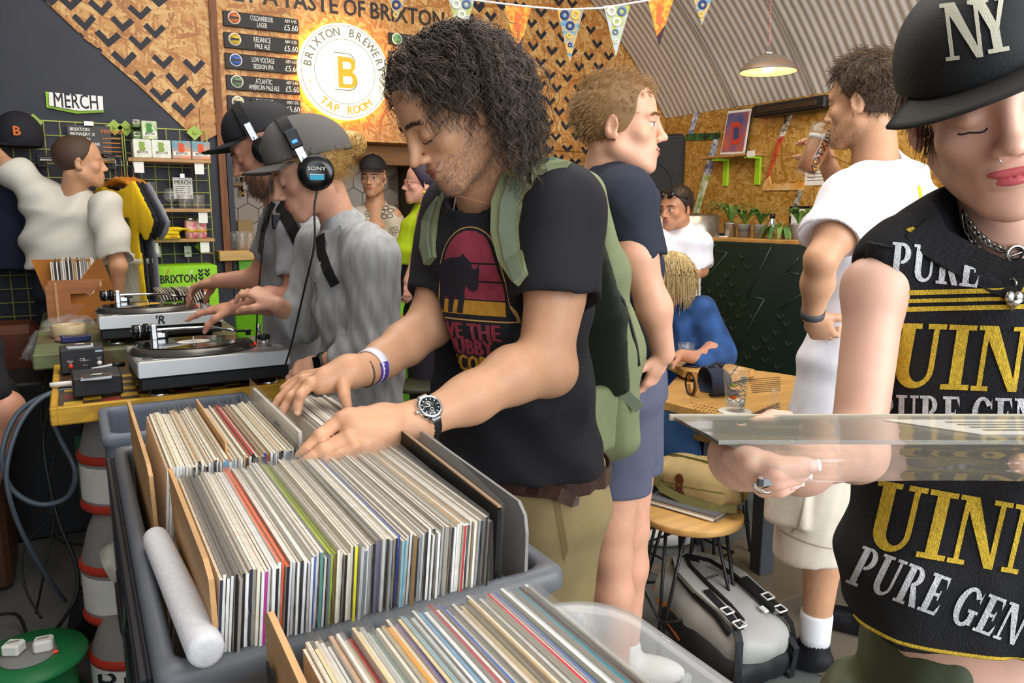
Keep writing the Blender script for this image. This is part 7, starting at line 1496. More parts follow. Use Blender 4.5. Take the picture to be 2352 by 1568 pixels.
for q in(-.005,.006):mb.lathe(cf+n*.0066+fy_*q,[(.0028,0),(.0028,.0004),(.0022,.0004),(.0022,0)],14,n,close=True)
mb.build('watch_hands',CHALK,wt_,kind='stuff')
ra=nrm(J(880,825,1.39)-rwr);mb=MB();mb.lathe(rwr+ra*.022,[(.0318,-.010),(.0332,-.010),(.0332,.010),(.0318,.010)],24,ra,close=True);wb_=mb.build('wristband',mat('white paper band','e6e4ee',.5),mm);n=nrm(EYE-rwr);n=nrm(n-ra*np.dot(n,ra)-UP*.7);mb=MB();mb.ribbon([rwr+ra*.022+(n*math.cos(a)+np.cross(ra,n)*math.sin(a))*.0336 for a in np.linspace(-.9,.9,9)],.0195,[n*math.cos(a)+np.cross(ra,n)*math.sin(a)for a in np.linspace(-.9,.9,9)],.0005);mb.build('purple_print',mat('purple print','5a3f9a',.5),wb_)
mb=MB();mb.tube([rwr-ra*.006+(n*math.cos(a)+np.cross(ra,n)*math.sin(a))*(.0288+.0008*(k%2))for k,a in enumerate(np.linspace(0,6.28,40)[:-1])],.0019,6,closed=True);mb.build('cord_bracelet',mat('dark cord','5a4a3a',.7),mm)
bp_=thing('backpack','sage green canvas backpack worn by the curly haired person','bag',J(1400,1060,1.75));T=Solid();bk=vdir(.70,.71,0);Rb=np.stack([xs,bk,UP],1)
T.echain([J(1310,450,1.66),J(1335,620,1.70),J(1352,820,1.73),J(1365,1000,1.72)],xs,[(.09,.045),(.12,.065),(.13,.085),(.12,.075)],.04,cap=.06);T.ell(J(1375,800,1.78),(.11,.055,.15),Rb,.04);T.box(J(1365,965,1.56),(.025,.06,.075),Rb,.022,.02);bpo=solid_obj(T,'pack',OLV,bp_,.007,disp=lambda P:.005*wave_noise(P*np.array((1,1,.5)),24,5));bvp=bvh_of(bpo)
T=Solid();T.echain([J(1300,520,1.60),J(1335,720,1.63),J(1345,880,1.63)],xs,[(.09,.02),(.12,.025),(.12,.02)],.02,cap=.03);solid_obj(T,'back_mesh',mat('dark back mesh','33372c',.9,bump=.8,bscale=500,bdist=.003),bp_,.008)
def on(bvh,pts,off):
 out=[];hs=[bvh.ray_cast(Vector(EYE),Vector(nrm(ray(x,y))),9.0)[0]for x,y in pts];ds=[dep(np.array(h))for h in hs if h is not None]or[1.4];ld=ds[0]
 for(x,y),h in zip(pts,hs):
  if h is not None:ld=dep(np.array(h))
  out.append(J(x,y,ld)+nrm(EYE-J(x,y,ld))*off)
 return out
sp=on(bv,[(1197,640),(1178,590),(1168,530),(1172,470),(1190,420),(1222,385),(1260,378)],.010)+[J(1300,385,1.50),J(1330,420,1.56),J(1345,480,1.60)]
mb=MB();nz_=[nrm(vdir(-.35,-.93,.1))]*4+[nrm(vdir(-.2,-.7,.7))]+[nrm(vdir(0,-.2,1))]*2+[nrm(vdir(.3,.2,.9)),nrm(vdir(.7,.4,.5)),nrm(vdir(.8,.5,.1))];mb.ribbon(sp,[.028,.05,.062,.066,.068,.07,.07,.068,.065,.06],nz_,.018);mb.build('shoulder_strap',OLV,bp_)
mb=MB();mb.ribbon([p+q*.011 for p,q in zip(sp,nz_)],[.02,.025,.028,.028,.028,.026,.024,.022,.02,.02],nz_,.004);mb.build('webbing',OLVW,bp_);q=sp[4]+nz_[4]*.015;mb=MB();dS=nrm(sp[5]-sp[3]);mb.box(q,(.006,.045,.012),np.stack([dS,np.cross(nz_[4],dS),nz_[4]],1),0,.002);mb.box(q+dS*.02,(.006,.045,.010),np.stack([dS,np.cross(nz_[4],dS),nz_[4]],1),0,.002);mb.build('buckle',mat('brass olive buckle','9c9660',.4,metal=.3),bp_,kind='stuff')
sp2=on(bv,[(992,600),(986,560),(990,510),(1003,470)],.008)+[J(1022,442,1.56)];mb=MB();mb.ribbon(sp2,[.035,.05,.055,.055,.05],vdir(-.8,-.5,.3),.016);mb.build('shoulder_strap',OLV,bp_);mb=MB();mb.ribbon([p+vdir(-.7,-.6,.2)*.011 for p in sp2],.022,vdir(-.8,-.5,.3),.003);mb.build('webbing',OLVW,bp_)
mb=MB();mb.ribbon([J(1304,810,1.40),J(1325,870,1.47),J(1345,920,1.53),J(1352,945,1.55)],.024,vdir(-.6,-.8,0),.003);mb.ribbon(on(bvp,[(1380,850),(1412,885),(1445,915),(1470,938)],.006),.026,nrm(vdir(-.4,-.9,.2)),.004);mb.ribbon(on(bvp,[(1392,640),(1400,720),(1415,790),(1432,845)],.008),.018,nrm(vdir(-.5,-.85,0)),.004);mb.ribbon([J(1352,1060,1.50),J(1362,1110,1.46),J(1378,1150,1.45),J(1372,1240,1.45)],.014,vdir(-.5,-.85,0),.003);mb.build('compression_strap',OLVW,bp_,kind='stuff')
mb=MB();mb.box(J(1360,1145,1.44),(.018,.012,.05),None,0,.004);mb.box(J(1357,1190,1.44),(.014,.01,.022),None,0,.003);mb.build('side_clip',mat('olive clip','858a4f',.5),bp_,kind='stuff')
mb=MB();zp_=on(bvp,[(1405,650),(1432,690),(1448,740),(1462,790),(1468,840)],.003);mb.tube(zp_,.0035,6);mb.tube(on(bvp,[(1428,710),(1424,740)],.008),.004,6);mb.build('zip',mat('dark zip','3c3c38',.4,metal=.4),bp_,kind='stuff')
# young man in navy, facing right
def base_of(p):return(p[0],p[1],0.0)
SK2=skin('fair','e0a98c');NAV=cotton('navy shirt','252a38');GRYS=cotton('slate shorts','5a5d72')
ym=thing('person','person with short fair hair, navy t-shirt and slate shorts, hand on hip','person',base_of(J(1430,1000,2.05)))
B=Solid();H=Head(B,J(1418,298,2.0),face_frame(80,-1),1.0,nose=1.05,neck=J(1388,405,2.03),nr=(.052,.058));LG=Solid();xs=vdir(.3,.95,0)
A=Solid();sh,el,wr=J(1438,455,1.86),J(1503,708,1.85),J(1524,812,1.88);A.chain([sh,J(1462,590,1.84),el,wr],[.052,.046,.039,.028],.03);tp=hand(A,wr,vdir(-.35,.25,-1),vdir(-.75,.6,.1),-1,.95,(.25,.35,.3));l1,l2,l3=J(1400,1090,2.02),J(1405,1230,2.02),J(1390,1420,2.02)
def leg(A,hip,knee,ank,r=(.085,.055,.057,.038)):c=knee+(ank-knee)*.3;A.chain([hip,knee,c,ank],list(r),.03);f=ank*np.array((1,1,0));return f
f1=leg(LG,l1,l2*np.array((1,1,0))+UP*.5,l2*np.array((1,1,0))+UP*.1+RT*.02);f2=leg(LG,J(1440,1060,2.2),J(1450,1060,2.2)*np.array((1,1,0))+UP*.5,J(1450,1060,2.2)*np.array((1,1,0))+UP*.1);mkbody([(B,.0042),(A,.0042),(LG,.009)],SK2,ym);nails(tp,ym)
def shoes(fs,yaw,par,m=WHITE):
 for q in fs:S2=Solid();M=face_frame(yaw);S2.ell(q+UP*.04+M[:,1]*.06,(.048,.125,.045),M,.02);S2.cone(q+UP*.05,q+UP*.11,.05,.046,.02);S2.cut(q,-UP);solid_obj(S2,'shoe',m,par,.01)
shoes((f1,f2),80,ym);H.eyes(ym,look=(0,.02));BRH=mat('fair brow','a07c54',.6);H.brows(BRH,ym,90,.0006);H.lips(ym,mat('pink lips','c4766c',.4));H.lash(ym,mat('pale lash','6a4e3c',.6))
FH=mat('fair hair','a58050',.45,var=.4,vscale=150);hair_cap(H,mat('fair hair base','86653e',.6),ym,front=(0,.082,.085),fn=(0,.86,-.5),grow=1.012)
hair(H,FH,ym,1700,lambda p:((p[:,2]>.075)&(p[:,1]<.085))|((p[:,1]<.045)&(p[:,2]>.03))|((p[:,1]<.015)&(p[:,2]>-.01))|((p[:,1]<-.02)&(p[:,2]>-.045)),lambda p:np.where(p[:,2]>.09,.024,np.where(p[:,2]>.05,.011,.006)),lambda p,n:np.stack([0*p[:,0],np.where(p[:,2]>.09,.75,-.2),np.where(p[:,2]>.09,.35,-.6)],1),r=.0007,K=5,lift=.25,grav=.2,frizz=.2,clump=2,off=.003,seed=4)
T=Solid();T.echain([J(1395,405,2.03),J(1415,470,2.04),J(1428,620,2.05),J(1440,820,2.05),J(1440,870,2.05)],xs,[(.09,.07),(.185,.105),(.165,.105),(.16,.10),(.165,.105)],.04,cap=.05);T.cone(J(1405,430,1.98),sh,.06,.064,.05);e=sleeve(T,sh,el,.066,.066,.54);hollow(T,*e);e2=sleeve(T,J(1400,455,2.2),J(1420,650,2.25),.066,.066,.6);T.cone(J(1395,385,2.03),J(1400,340,2.02),.062,.07,.004,'s');T.cut(J(1440,850,2.0),-UP);solid_obj(T,'tshirt',NAV,ym,.006,disp=folds(.007,27,3))
T=Solid();T.echain([J(1438,800,2.05),J(1432,900,2.05)],xs,[(.16,.105),(.175,.12)],.03,cap=.05);T.chain([J(1428,900,2.0),J(1415,1120,2.02)],[.10,.098],.03);T.chain([J(1445,900,2.16),J(1450,1120,2.2)],[.10,.10],.03);T.cut(J(1420,1128,2.02),-UP);solid_obj(T,'shorts',GRYS,ym,.007,disp=folds(.005,17,6))
# drinking man in white, seen from behind
dm=thing('person','person in white t-shirt and cream cargo shorts drinking from a pint glass, back turned','person',base_of(J(1920,1000,2.3)));WTE=cotton('white cotton','eceaf0')
B=Solid();Md=face_frame(-140,3);H=Head(B,J(1990,243,2.28),Md,1.02,neck=J(2010,385,2.3),nr=(.056,.064));LG=Solid();xs=vdir(-.77,-.64,0)
A=Solid();sh,el,wr=J(1955,460,2.10),J(1886,595,2.02),J(1866,722,2.10);A.chain([sh,J(1920,540,2.05),el,J(1878,650,2.06),wr],[.054,.049,.038,.039,.028],.03);tp=hand(A,wr,vdir(.55,.35,-.75),vdir(.5,.8,.2),1,.95,(.5,.7,.5));rw=J(1905,385,2.5);A.chain([J(2110,470,2.5),J(1960,520,2.62),rw],[.055,.043,.028],.03);gD=2.42;tp2=hand(A,rw,vdir(-.45,-.1,.75),vdir(-.6,-.3,-.2),-1,.9,(.5,.5,.4))
hk=J(1895,1240,2.25);kn=hk*np.array((1,1,0))+UP*.50;f1=leg(LG,J(1900,1080,2.28),kn,hk*np.array((1,1,0))+UP*.1+RT*-.01);f2=leg(LG,J(2000,1080,2.42),J(2010,1200,2.45)*np.array((1,1,0))+UP*.5,J(2010,1200,2.45)*np.array((1,1,0))+UP*.1);mkbody([(B,.0042),(A,.0042),(LG,.009)],SK1,dm);nails(tp2+tp[:4],dm);shoes((f1,f2),-120,dm,BLACK)
for f in(f1,f2):mb=MB();mb.lathe(f,[(.046,.085),(.047,.12),(.05,.19),(.048,.20)],24);mb.build('sock',mat('white ribbed sock','e8e8ec',.8,bump=.5,bscale=300),dm)
BHR=mat('mid brown hair','5f4a38',.45,var=.45,vscale=150);hair_cap(H,BHR,dm,front=(0,.07,.085),fn=(0,.78,-.6),grow=1.04)
hair(H,BHR,dm,1400,lambda p:((p[:,2]>.08)&(p[:,1]<.08))|((p[:,1]<.03)&(p[:,2]>.03))|((p[:,1]<-.03)&(p[:,2]>-.05)),lambda p:np.where(p[:,2]>.06,.042,.018),lambda p,n:np.stack([.3*np.sign(p[:,0]),np.where(p[:,2]>.1,.5,-.3),np.where(p[:,2]>.1,.1,-.5)],1),r=.0011,K=6,lift=.22,grav=.4,frizz=.3,clump=2,curl=.003,freq=2,off=.006,seed=6);H.stubble(mat('brown stubble','5a4334',.6),dm,1200,.003,.0003);H.brows(BHR,dm,60,.0007)
T=Solid();T.echain([J(2010,385,2.3),J(2040,450,2.31),J(2020,640,2.31),J(1955,840,2.3),J(1930,980,2.29)],xs,[(.10,.075),(.205,.11),(.20,.13),(.195,.135),(.20,.14)],.05,cap=.05);T.cone(J(1990,425,2.2),sh,.068,.075,.05);e=sleeve(T,sh,el,.08,.085,.62);hollow(T,*e);T.cone(J(2060,430,2.4),J(2120,490,2.5),.07,.08,.05);T.cone(J(2008,365,2.3),J(2003,320,2.28),.066,.075,.004,'s');T.cut(J(1930,962,2.29),-UP);st_=solid_obj(T,'tshirt',WTE,dm,.0065,disp=lambda P:.007*wave_noise(P*np.array((1,1,.4)),15,12));bv=bvh_of(st_)
zq=lambda x,y:((1652+x/2.24-2150)*.0013,(500-y/2.24)*.0013);oP=J(2150,500,2.15)
for nm,pts,m in(('yellow_print',[(1045,985),(1055,962),(1068,970),(1072,1010),(1085,1050),(1105,1080),(1108,1120),(1080,1125),(1070,1060),(1050,1020)],mat('yellow print','e8d21a',.7)),('red_print',[(1155,1085),(1185,1075),(1230,1040),(1235,1100),(1155,1112)],mat('red shirt print','d02a34',.7)),('line_print',[(1115,1010),(1140,1000),(1152,1030),(1140,1090),(1120,1095),(1128,1060),(1135,1025),(1120,1020)],INK)):decal(bv,tri2d([zq(*p)for p in pts]),oP,RT,UP,nm,m,st_,.02,.0015,d=FW)
T=Solid();T.echain([J(1925,940,2.3),J(1910,1040,2.3)],xs,[(.185,.13),(.195,.14)],.03,cap=.05);T.chain([J(1885,1040,2.24),J(1868,1260,2.25)],[.115,.118],.03);T.chain([J(1985,1040,2.42),J(2000,1260,2.44)],[.115,.115],.03);T.box(J(1815,1140,2.2),(.03,.07,.09),face_frame(-140),.015,.01);T.cut(J(1880,1272,2.25),nrm(vdir(.08,0,-1)));so_=solid_obj(T,'shorts',cotton('cream cargo shorts','d8cdbb'),dm,.007,disp=folds(.006,18,8));bq=bvh_of(so_)
decal(bq,join2d(tri2d([(0,0),(.17,-.03),(.17,-.036),(0,-.006)]),tri2d([(.0,-.21),(.2,-.245),(.2,-.25),(0,-.216)]),tri2d([(.115,-.02),(.119,-.02),(.10,-.22),(.096,-.22)])),J(1775,1085,2.1),RT,UP,'pocket_seam',mat('cream seam','a89a84',.9),so_,.02,.0015,d=FW)
wa=nrm(wr-el);mb=MB();mb.lathe(wr-wa*.005,[(.031,-.010),(.033,-.010),(.033,.010),(.031,.010)],20,wa,close=True);mb.build('watch_strap',mat('grey strap','4a4c52',.5),dm)
gl=thing('pint_glass','pint glass of amber beer printed BRIXTON, tilted at the drinking mouth','glass',J(1868,350,2.4));ga,gb_=J(1848,402,2.42),J(1898,292,2.42);d=nrm(gb_-ga);L_=np.linalg.norm(gb_-ga)
mb=MB();mb.lathe(ga,[(0,0),(.032,0),(.034,L_*.3),(.043,L_*.8),(.044,L_),(.041,L_),(.040,L_*.8),(.031,L_*.3),(.028,.012),(0,.012)],28,d);go=mb.build('glass',GLASS,gl);mb=MB();mb.lathe(ga+d*.013,[(0,0),(.0275,0),(.0305,L_*.28),(.037,L_*.62),(0,L_*.62)],28,d);mb.build('beer',mat('amber beer','f0a428',.05,trans=.75,ior=1.33),gl);mb=MB();mb.lathe(ga+d*(.014+L_*.62),[(0,0),(.0372,0),(.038,.012),(0,.012)],24,d);mb.build('foam',mat('pale foam','e4e0d4',.6),gl)
bv=bvh_of(go);sd_=nrm(np.cross(FW,d));decal(bv,text2d('BRIXTON',.03,0,1.1),(ga+gb_)/2-FW*.1+sd_*.006,-d,np.cross(d,-FW)*-1,'lettering',INK,gl,.01,.0008,d=FW)
# man in black cap and headphones, reaching over the farther deck
hm=thing('person','person in black cap and grey t-shirt with headphones at the farther turntable','person',base_of(J(680,900,2.7)));GRT=cotton('grey marl shirt','85858a',col2='9a9aa0')
B=Solid();H=Head(B,J(612,348,2.62),face_frame(-76,26),1.04,nose=1.15,closed=True,neck=J(650,470,2.66),nr=(.056,.062));LG=Solid();xs=vdir(.3,-.95,0);SK3=skin('ruddy','c98f74')
A=Solid();sh,el,wr=J(690,535,2.48),J(680,700,2.42),J(545,705,2.38);A.chain([sh,el,J(620,690,2.38),wr],[.05,.042,.04,.027],.03);tp=hand(A,wr,vdir(-1,.12,-.12),vdir(-.1,.1,-1),1,.98,(.12,.2,.15),.2);sh2,el2,wr2=J(645,520,2.82),J(595,640,2.86),J(500,645,2.80);A.chain([sh2,el2,wr2],[.05,.042,.027],.03);tp2=hand(A,wr2,vdir(-.9,-.1,-.25),vdir(-.3,-.2,-1),-1,.95,(.5,.5,.4),.06)
f1=leg(LG,J(640,900,2.7),J(625,950,2.72)*np.array((1,1,0))+UP*.5,J(625,950,2.75)*np.array((1,1,0))+UP*.1);f2=leg(LG,J(700,900,2.75),J(700,950,2.8)*np.array((1,1,0))+UP*.5,J(700,950,2.8)*np.array((1,1,0))+UP*.1);mkbody([(B,.0042),(A,.0042),(LG,.009)],SK3,hm);nails(tp[:4]+tp2[:4],hm);shoes((f1,f2),-70,hm,BLACK)
BRD=mat('brown grey beard','6f563f',.6,var=.4,vscale=200);H.stubble(BRD,hm,3000,.013,.0004);H.brows(BRD,hm,80,.0007);H.lash(hm,open_=False);H.lips(hm);hair(H,BRD,hm,900,lambda p:(p[:,1]<.03)&(p[:,2]<.05)&(p[:,2]>-.04)&((p[:,1]<-.02)|(p[:,2]>.0)),lambda p:.010+0*p[:,0],lambda p,n:np.stack([0*p[:,0],-.4+0*p[:,0],-.7+0*p[:,0]],1),K=4,lift=.3,r=.0005)
BTW=mat('black cap twill','1b1b1f',.75,bump=.3,bscale=500);cr,br,CPt=cap_parts(H,BTW,hm,.18,z0=.050,droop=.3);bv=bvh_of(cr);d=-(H.M[:,1]*.55+H.M[:,0]*.8);o_=CPt(.04,.10,.105)
decal(bv,join2d(*[tri2d(p)for p in([(-.012,-.02),(-.006,-.02),(-.002,.022),(-.008,.022)],[(.0,-.02),(.006,-.02),(.01,.022),(.004,.022)])]),CPt(.03,.07,.105)-d*.0,nrm(np.cross(UP,-d)),H.M[:,2],'cap_letters',CHALK,cr,.01,.0015,d=d)if False else None
hd=headphones(H,'black headphones over the black cap');T=Solid()
T.echain([J(650,480,2.66),J(680,550,2.68),J(690,660,2.70),J(690,830,2.70),J(690,880,2.7)],xs,[(.09,.065),(.185,.115),(.175,.125),(.165,.12),(.165,.12)],.05,cap=.05);T.cone(J(665,500,2.58),sh,.06,.068,.05);e=sleeve(T,sh,el,.07,.07,.55);hollow(T,*e);T.cone(J(650,505,2.75),sh2,.06,.066,.05);e=sleeve(T,sh2,el2,.068,.07,.55);hollow(T,*e);T.cone(J(648,462,2.66),J(635,420,2.65),.062,.07,.004,'s');T.cut(J(690,868,2.7),-UP);so_=solid_obj(T,'tshirt',GRT,hm,.0065,disp=folds(.007,18,21));bv=bvh_of(so_)
T=Solid();T.echain([J(685,840,2.7),J(680,900,2.72)],xs,[(.16,.12),(.165,.13)],.03,cap=.05);T.chain([J(640,890,2.7),J(622,955,2.72)],[.095,.095],.03);T.chain([J(700,890,2.75),J(700,960,2.8)],[.095,.095],.03);T.cut(J(622,962,2.72),-UP);solid_obj(T,'shorts',cotton('black shorts','1a1a1e'),hm,.009)
rs=thing('backpack','black rucksack strap on the grey shirted headphone person','bag',J(720,700,2.9));mb=MB();mb.ribbon(on(bv,[(700,600),(690,560),(672,520),(655,490),(645,470)],.008),.045,vdir(-.5,-.8,.3),.014);mb.build('shoulder_strap',BLKN,rs);T=Solid();T.box(J(765,600,2.86),(.15,.06,.2),np.stack([xs,np.cross(UP,xs),UP],1),.05);solid_obj(T,'pack',BLKN,rs,.012);mb=MB();mb.box(on(bv,[(635,508)],.01)[0],(.03,.012,.05),None,0,.004);mb.build('strap_clip',BLACK,rs);mb=MB();mb.ribbon(on(bv,[(597,580),(603,530),(615,490),(628,465)],.008),.04,vdir(-.9,-.4,.2),.012);mb.build('shoulder_strap',BLKN,rs)
cable('thin headphone cable hanging down the grey shirt',[H.P(.083,.0,-.045)]+pd([(612,500,2.5),(600,600,2.48),(592,700,2.5),(588,790,2.55)]),.0025,None,group='headphone cables')
# woman in grey cap and linen shirt at the nearer deck
wm=thing('person','person with blonde bun, grey cap and pale linen shirt at the nearer turntable','person',base_of(J(830,900,2.2)));LIN=mat('linen','9c9b97',.85,col2='b4b6ba',vscale=9,stretch=(6,6,1),bump=.4,bscale=420,bdist=.0015)
B=Solid();H=Head(B,J(716,398,2.12),face_frame(-72,24),.98,nose=1.05,closed=True,fem=True,neck=J(785,530,2.18),nr=(.046,.054));LG=Solid();xs=vdir(.35,-.94,0);SK4=skin('pink fair','d8a286')
A=Solid();sh,el,wr=J(855,590,2.02),J(868,800,2.0),J(742,832,2.06);A.chain([sh,el,J(800,820,2.02),wr],[.05,.04,.036,.025],.03);tp=hand(A,wr,vdir(-.95,.1,-.25),vdir(-.1,.5,-.85),1,.9,(.45,.6,.4),.06);sh2,el2,wr2=J(735,560,2.38),J(690,740,2.36),J(636,700,2.27);A.chain([sh2,el2,wr2],[.048,.038,.025],.03);tp2=hand(A,wr2,vdir(-.75,.05,.45),vdir(-.55,.3,-.6),1,.9,(.55,.65,.5),.05)
f1=leg(LG,J(800,950,2.2),J(790,1000,2.25)*np.array((1,1,0))+UP*.5,J(790,1000,2.28)*np.array((1,1,0))+UP*.1);f2=leg(LG,J(860,950,2.2),J(850,1000,2.25)*np.array((1,1,0))+UP*.5,J(850,1000,2.28)*np.array((1,1,0))+UP*.1);mkbody([(B,.0042),(A,.0042),(LG,.009)],SK4,wm);nails(tp[:4]+tp2[:4],wm,mat('pale pink nails','f0d8d4',.2));shoes((f1,f2),-60,wm,BLACK)
H.brows(mat('blonde brow','a98a5c',.6),wm,60,.0005);H.lash(wm,open_=False);H.lips(wm);BLO=mat('blonde hair','b8914f',.42,var=.4,vscale=140);hair_cap(H,BLO,wm,front=(0,.03,.03),fn=(0,.9,-.2),nape=(0,-.06,-.05),grow=1.02)
hair(H,BLO,wm,700,lambda p:(p[:,1]<.03)&(p[:,2]<.035)&(p[:,2]>-.05),lambda p:.022+0*p[:,0],lambda p,n:np.stack([0*p[:,0],-.8+0*p[:,0],.2+0*p[:,0]],1),K=7,lift=-.35,r=.0006,grav=.1,frizz=.1,clump=2);hair(H,BLO,wm,120,lambda p:(p[:,1]<-.02)&(p[:,2]<.0)&(p[:,2]>-.05),lambda p:.05+0*p[:,0],lambda p,n:np.stack([0*p[:,0],-.5+0*p[:,0],-.2+0*p[:,0]],1),K=9,lift=.3,r=.0004,grav=.6,frizz=.35,clump=3,name='loose_hair',seed=8)
bc=J(812,330,2.17);R_=np.random.RandomState(4);cv=[]
for k in range(420):
 a0=R_.uniform(0,6.28);ti=R_.normal(0,.5);rr_=.036*R_.uniform(.82,1.02);u_=nrm((math.cos(ti),0,math.sin(ti)));q_=nrm(R_.normal(size=3));u_=nrm(np.cross(q_,(.3,.2,1)));w_2=np.cross(q_,u_);aa=a0+np.linspace(0,2.6,10);cv.append(bc+rr_*(np.cos(aa)[:,None]*u_+np.sin(aa)[:,None]*w_2)*np.array((1,1,.95)))
S2=Solid();S2.ell(bc,.033);S2.cone(bc,H.P(0,-.09,.085),.024,.02,.02);solid_obj(S2,'hair_bun',BLO,wm,.005);strands(np.array(cv),.0013,'bun_hair',BLO,wm,kind='stuff')
cr,br,CPt=cap_parts(H,mat('taupe cap cotton','5e5955',.85,bump=.3,bscale=300),wm,.2,brim_len=.075,z0=.040,droop=.35,grow=1.10)
hd=headphones(H,'black studio headphones with a blue light over the grey cap',big=1.12);SD=1 if np.dot(H.M[:,0],EYE-H.o)>0 else-1;ax=H.M[:,0]*SD;cc=H.P(SD*.083,-.004,-.004)+ax*(.018*H.s*1.12+.0205);exx=nrm(np.cross(UP,ax));ey_=np.cross(ax,exx)
if np.dot(exx,RT)<0:exx=-exx
mb=MB();mb.box(cc-ey_*.014,(.036,.012,.0012),np.stack([exx,ey_,ax],1));mb.build('blue_label',mat('cyan label','1f9ab8',.4),hd);mb=MB();mb.box(cc-ey_*.006,(.036,.0016,.0012),np.stack([exx,ey_,ax],1));mb.build('silver_line',STEEL,hd);Vt,Tt=text2d('SONY',.013,0,1.35);mb=MB();mb.add([cc+exx*x+ey_*(y+.008)+ax*.0008 for x,y in Vt],Tt);mb.build('lettering',CHALK,hd)
q=H.P(SD*.112,.012,.085);mb=MB();mb.box(H.P(SD*.104,.012,.095),(.012,.034,.05),H.M,0,.004);mb.build('receiver',BLACK,hd);mb=MB();mb.box(H.P(SD*.1115,.012,.088),(.003,.014,.008),H.M,0,.001);mb.build('blue_light',mat('blue lamp','2a6aff',.4,emit=2.5),hd)
cable('headphone cable hanging down the linen shirt',[cc-ey_*.045-ax*.01]+pd([(722,480,2.0),(722,560,1.98),(700,660,2.0),(672,780,2.1),(655,840,2.25)]),.0028,None,group='headphone cables')
T=Solid();T.echain([J(785,540,2.18),J(800,600,2.19),J(815,700,2.2),J(830,830,2.2),J(835,960,2.2)],xs,[(.085,.065),(.165,.105),(.165,.115),(.165,.11),(.175,.115)],.05,cap=.05);T.cone(J(830,560,2.08),sh,.058,.066,.05);e=sleeve(T,sh,el,.07,.062,1.0);T.cone(el,J(792,822,2.03),.06,.052,.03);hollow(T,J(792,822,2.03),nrm(wr-el),.046);T.cone(J(760,560,2.3),sh2,.055,.062,.05);e=sleeve(T,sh2,el2,.064,.058,1.0);T.cone(el2,J(668,722,2.33),.056,.05,.03)
T.cone(J(775,530,2.17),J(745,480,2.15),.05,.06,.004,'s');T.cut(J(835,930,2.2),nrm(vdir(-.1,0,-1)));so_=solid_obj(T,'linen_shirt',LIN,wm,.0055,disp=lambda P:.006*wave_noise(P*np.array((1,1,.3)),26,17)+.0025*np.sin((P@nrm(vdir(.9,.2,.35)))*160)*np.clip((1.35-P[:,2])*4,0,1));bv=bvh_of(so_)
c0=J(778,520,2.17);up_=nrm(J(785,540,2.18)-J(745,470,2.13))*-1;cN_=[c0+(xs*.068*math.cos(a)+np.cross(up_,xs)*.06*math.sin(a))-UP*.012*math.cos(a)for a in np.linspace(-2.2,2.6,22)];mb=MB();mb.ribbon([p+UP*.018 for p in cN_],.062,[nrm(p-c0+UP*.035)for p in cN_],.005);mb.prism([(0,0),(.05,.03),(.075,-.045),(.02,-.05)],.004,on(bv,[(748,545)],.006)[0],nrm(vdir(.9,-.3,.1)),UP);mb.build('collar',LIN,wm,kind='stuff')
mb=MB();mb.ribbon(on(bv,[(735,540),(738,580),(752,620),(770,655)],.006),.03,vdir(-.4,-.9,.1),.004);mb.build('bag_strap',BLKN,wm);mb=MB();mb.ribbon(on(bv,[(728,560),(720,640),(712,720),(705,780)],.002),.022,vdir(-.7,-.7,.1),.003);mb.build('placket',LIN,wm)
wa=nrm(wr-J(800,820,2.02));mb=MB();mb.lathe(wr-wa*.008,[(.0268,-.010),(.0285,-.010),(.0285,.010),(.0268,.010)],20,wa,close=True);n=nrm(EYE-wr);n=nrm(n-wa*np.dot(n,wa));mb.box(wr-wa*.008+n*.029,(.032,.04,.009),np.stack([wa,np.cross(n,wa),n],1),0,.003);mb.build('smart_watch',BLACKG,wm,kind='stuff')
T=Solid();T.echain([J(830,900,2.2),J(825,1000,2.2),J(820,1130,2.22)],xs,[(.15,.105),(.17,.125),(.185,.15)],.04,cap=.04);T.cut(J(820,1120,2.2),-UP);solid_obj(T,'skirt',cotton('black skirt','16161a'),wm,.009,disp=folds(.006,16,4))
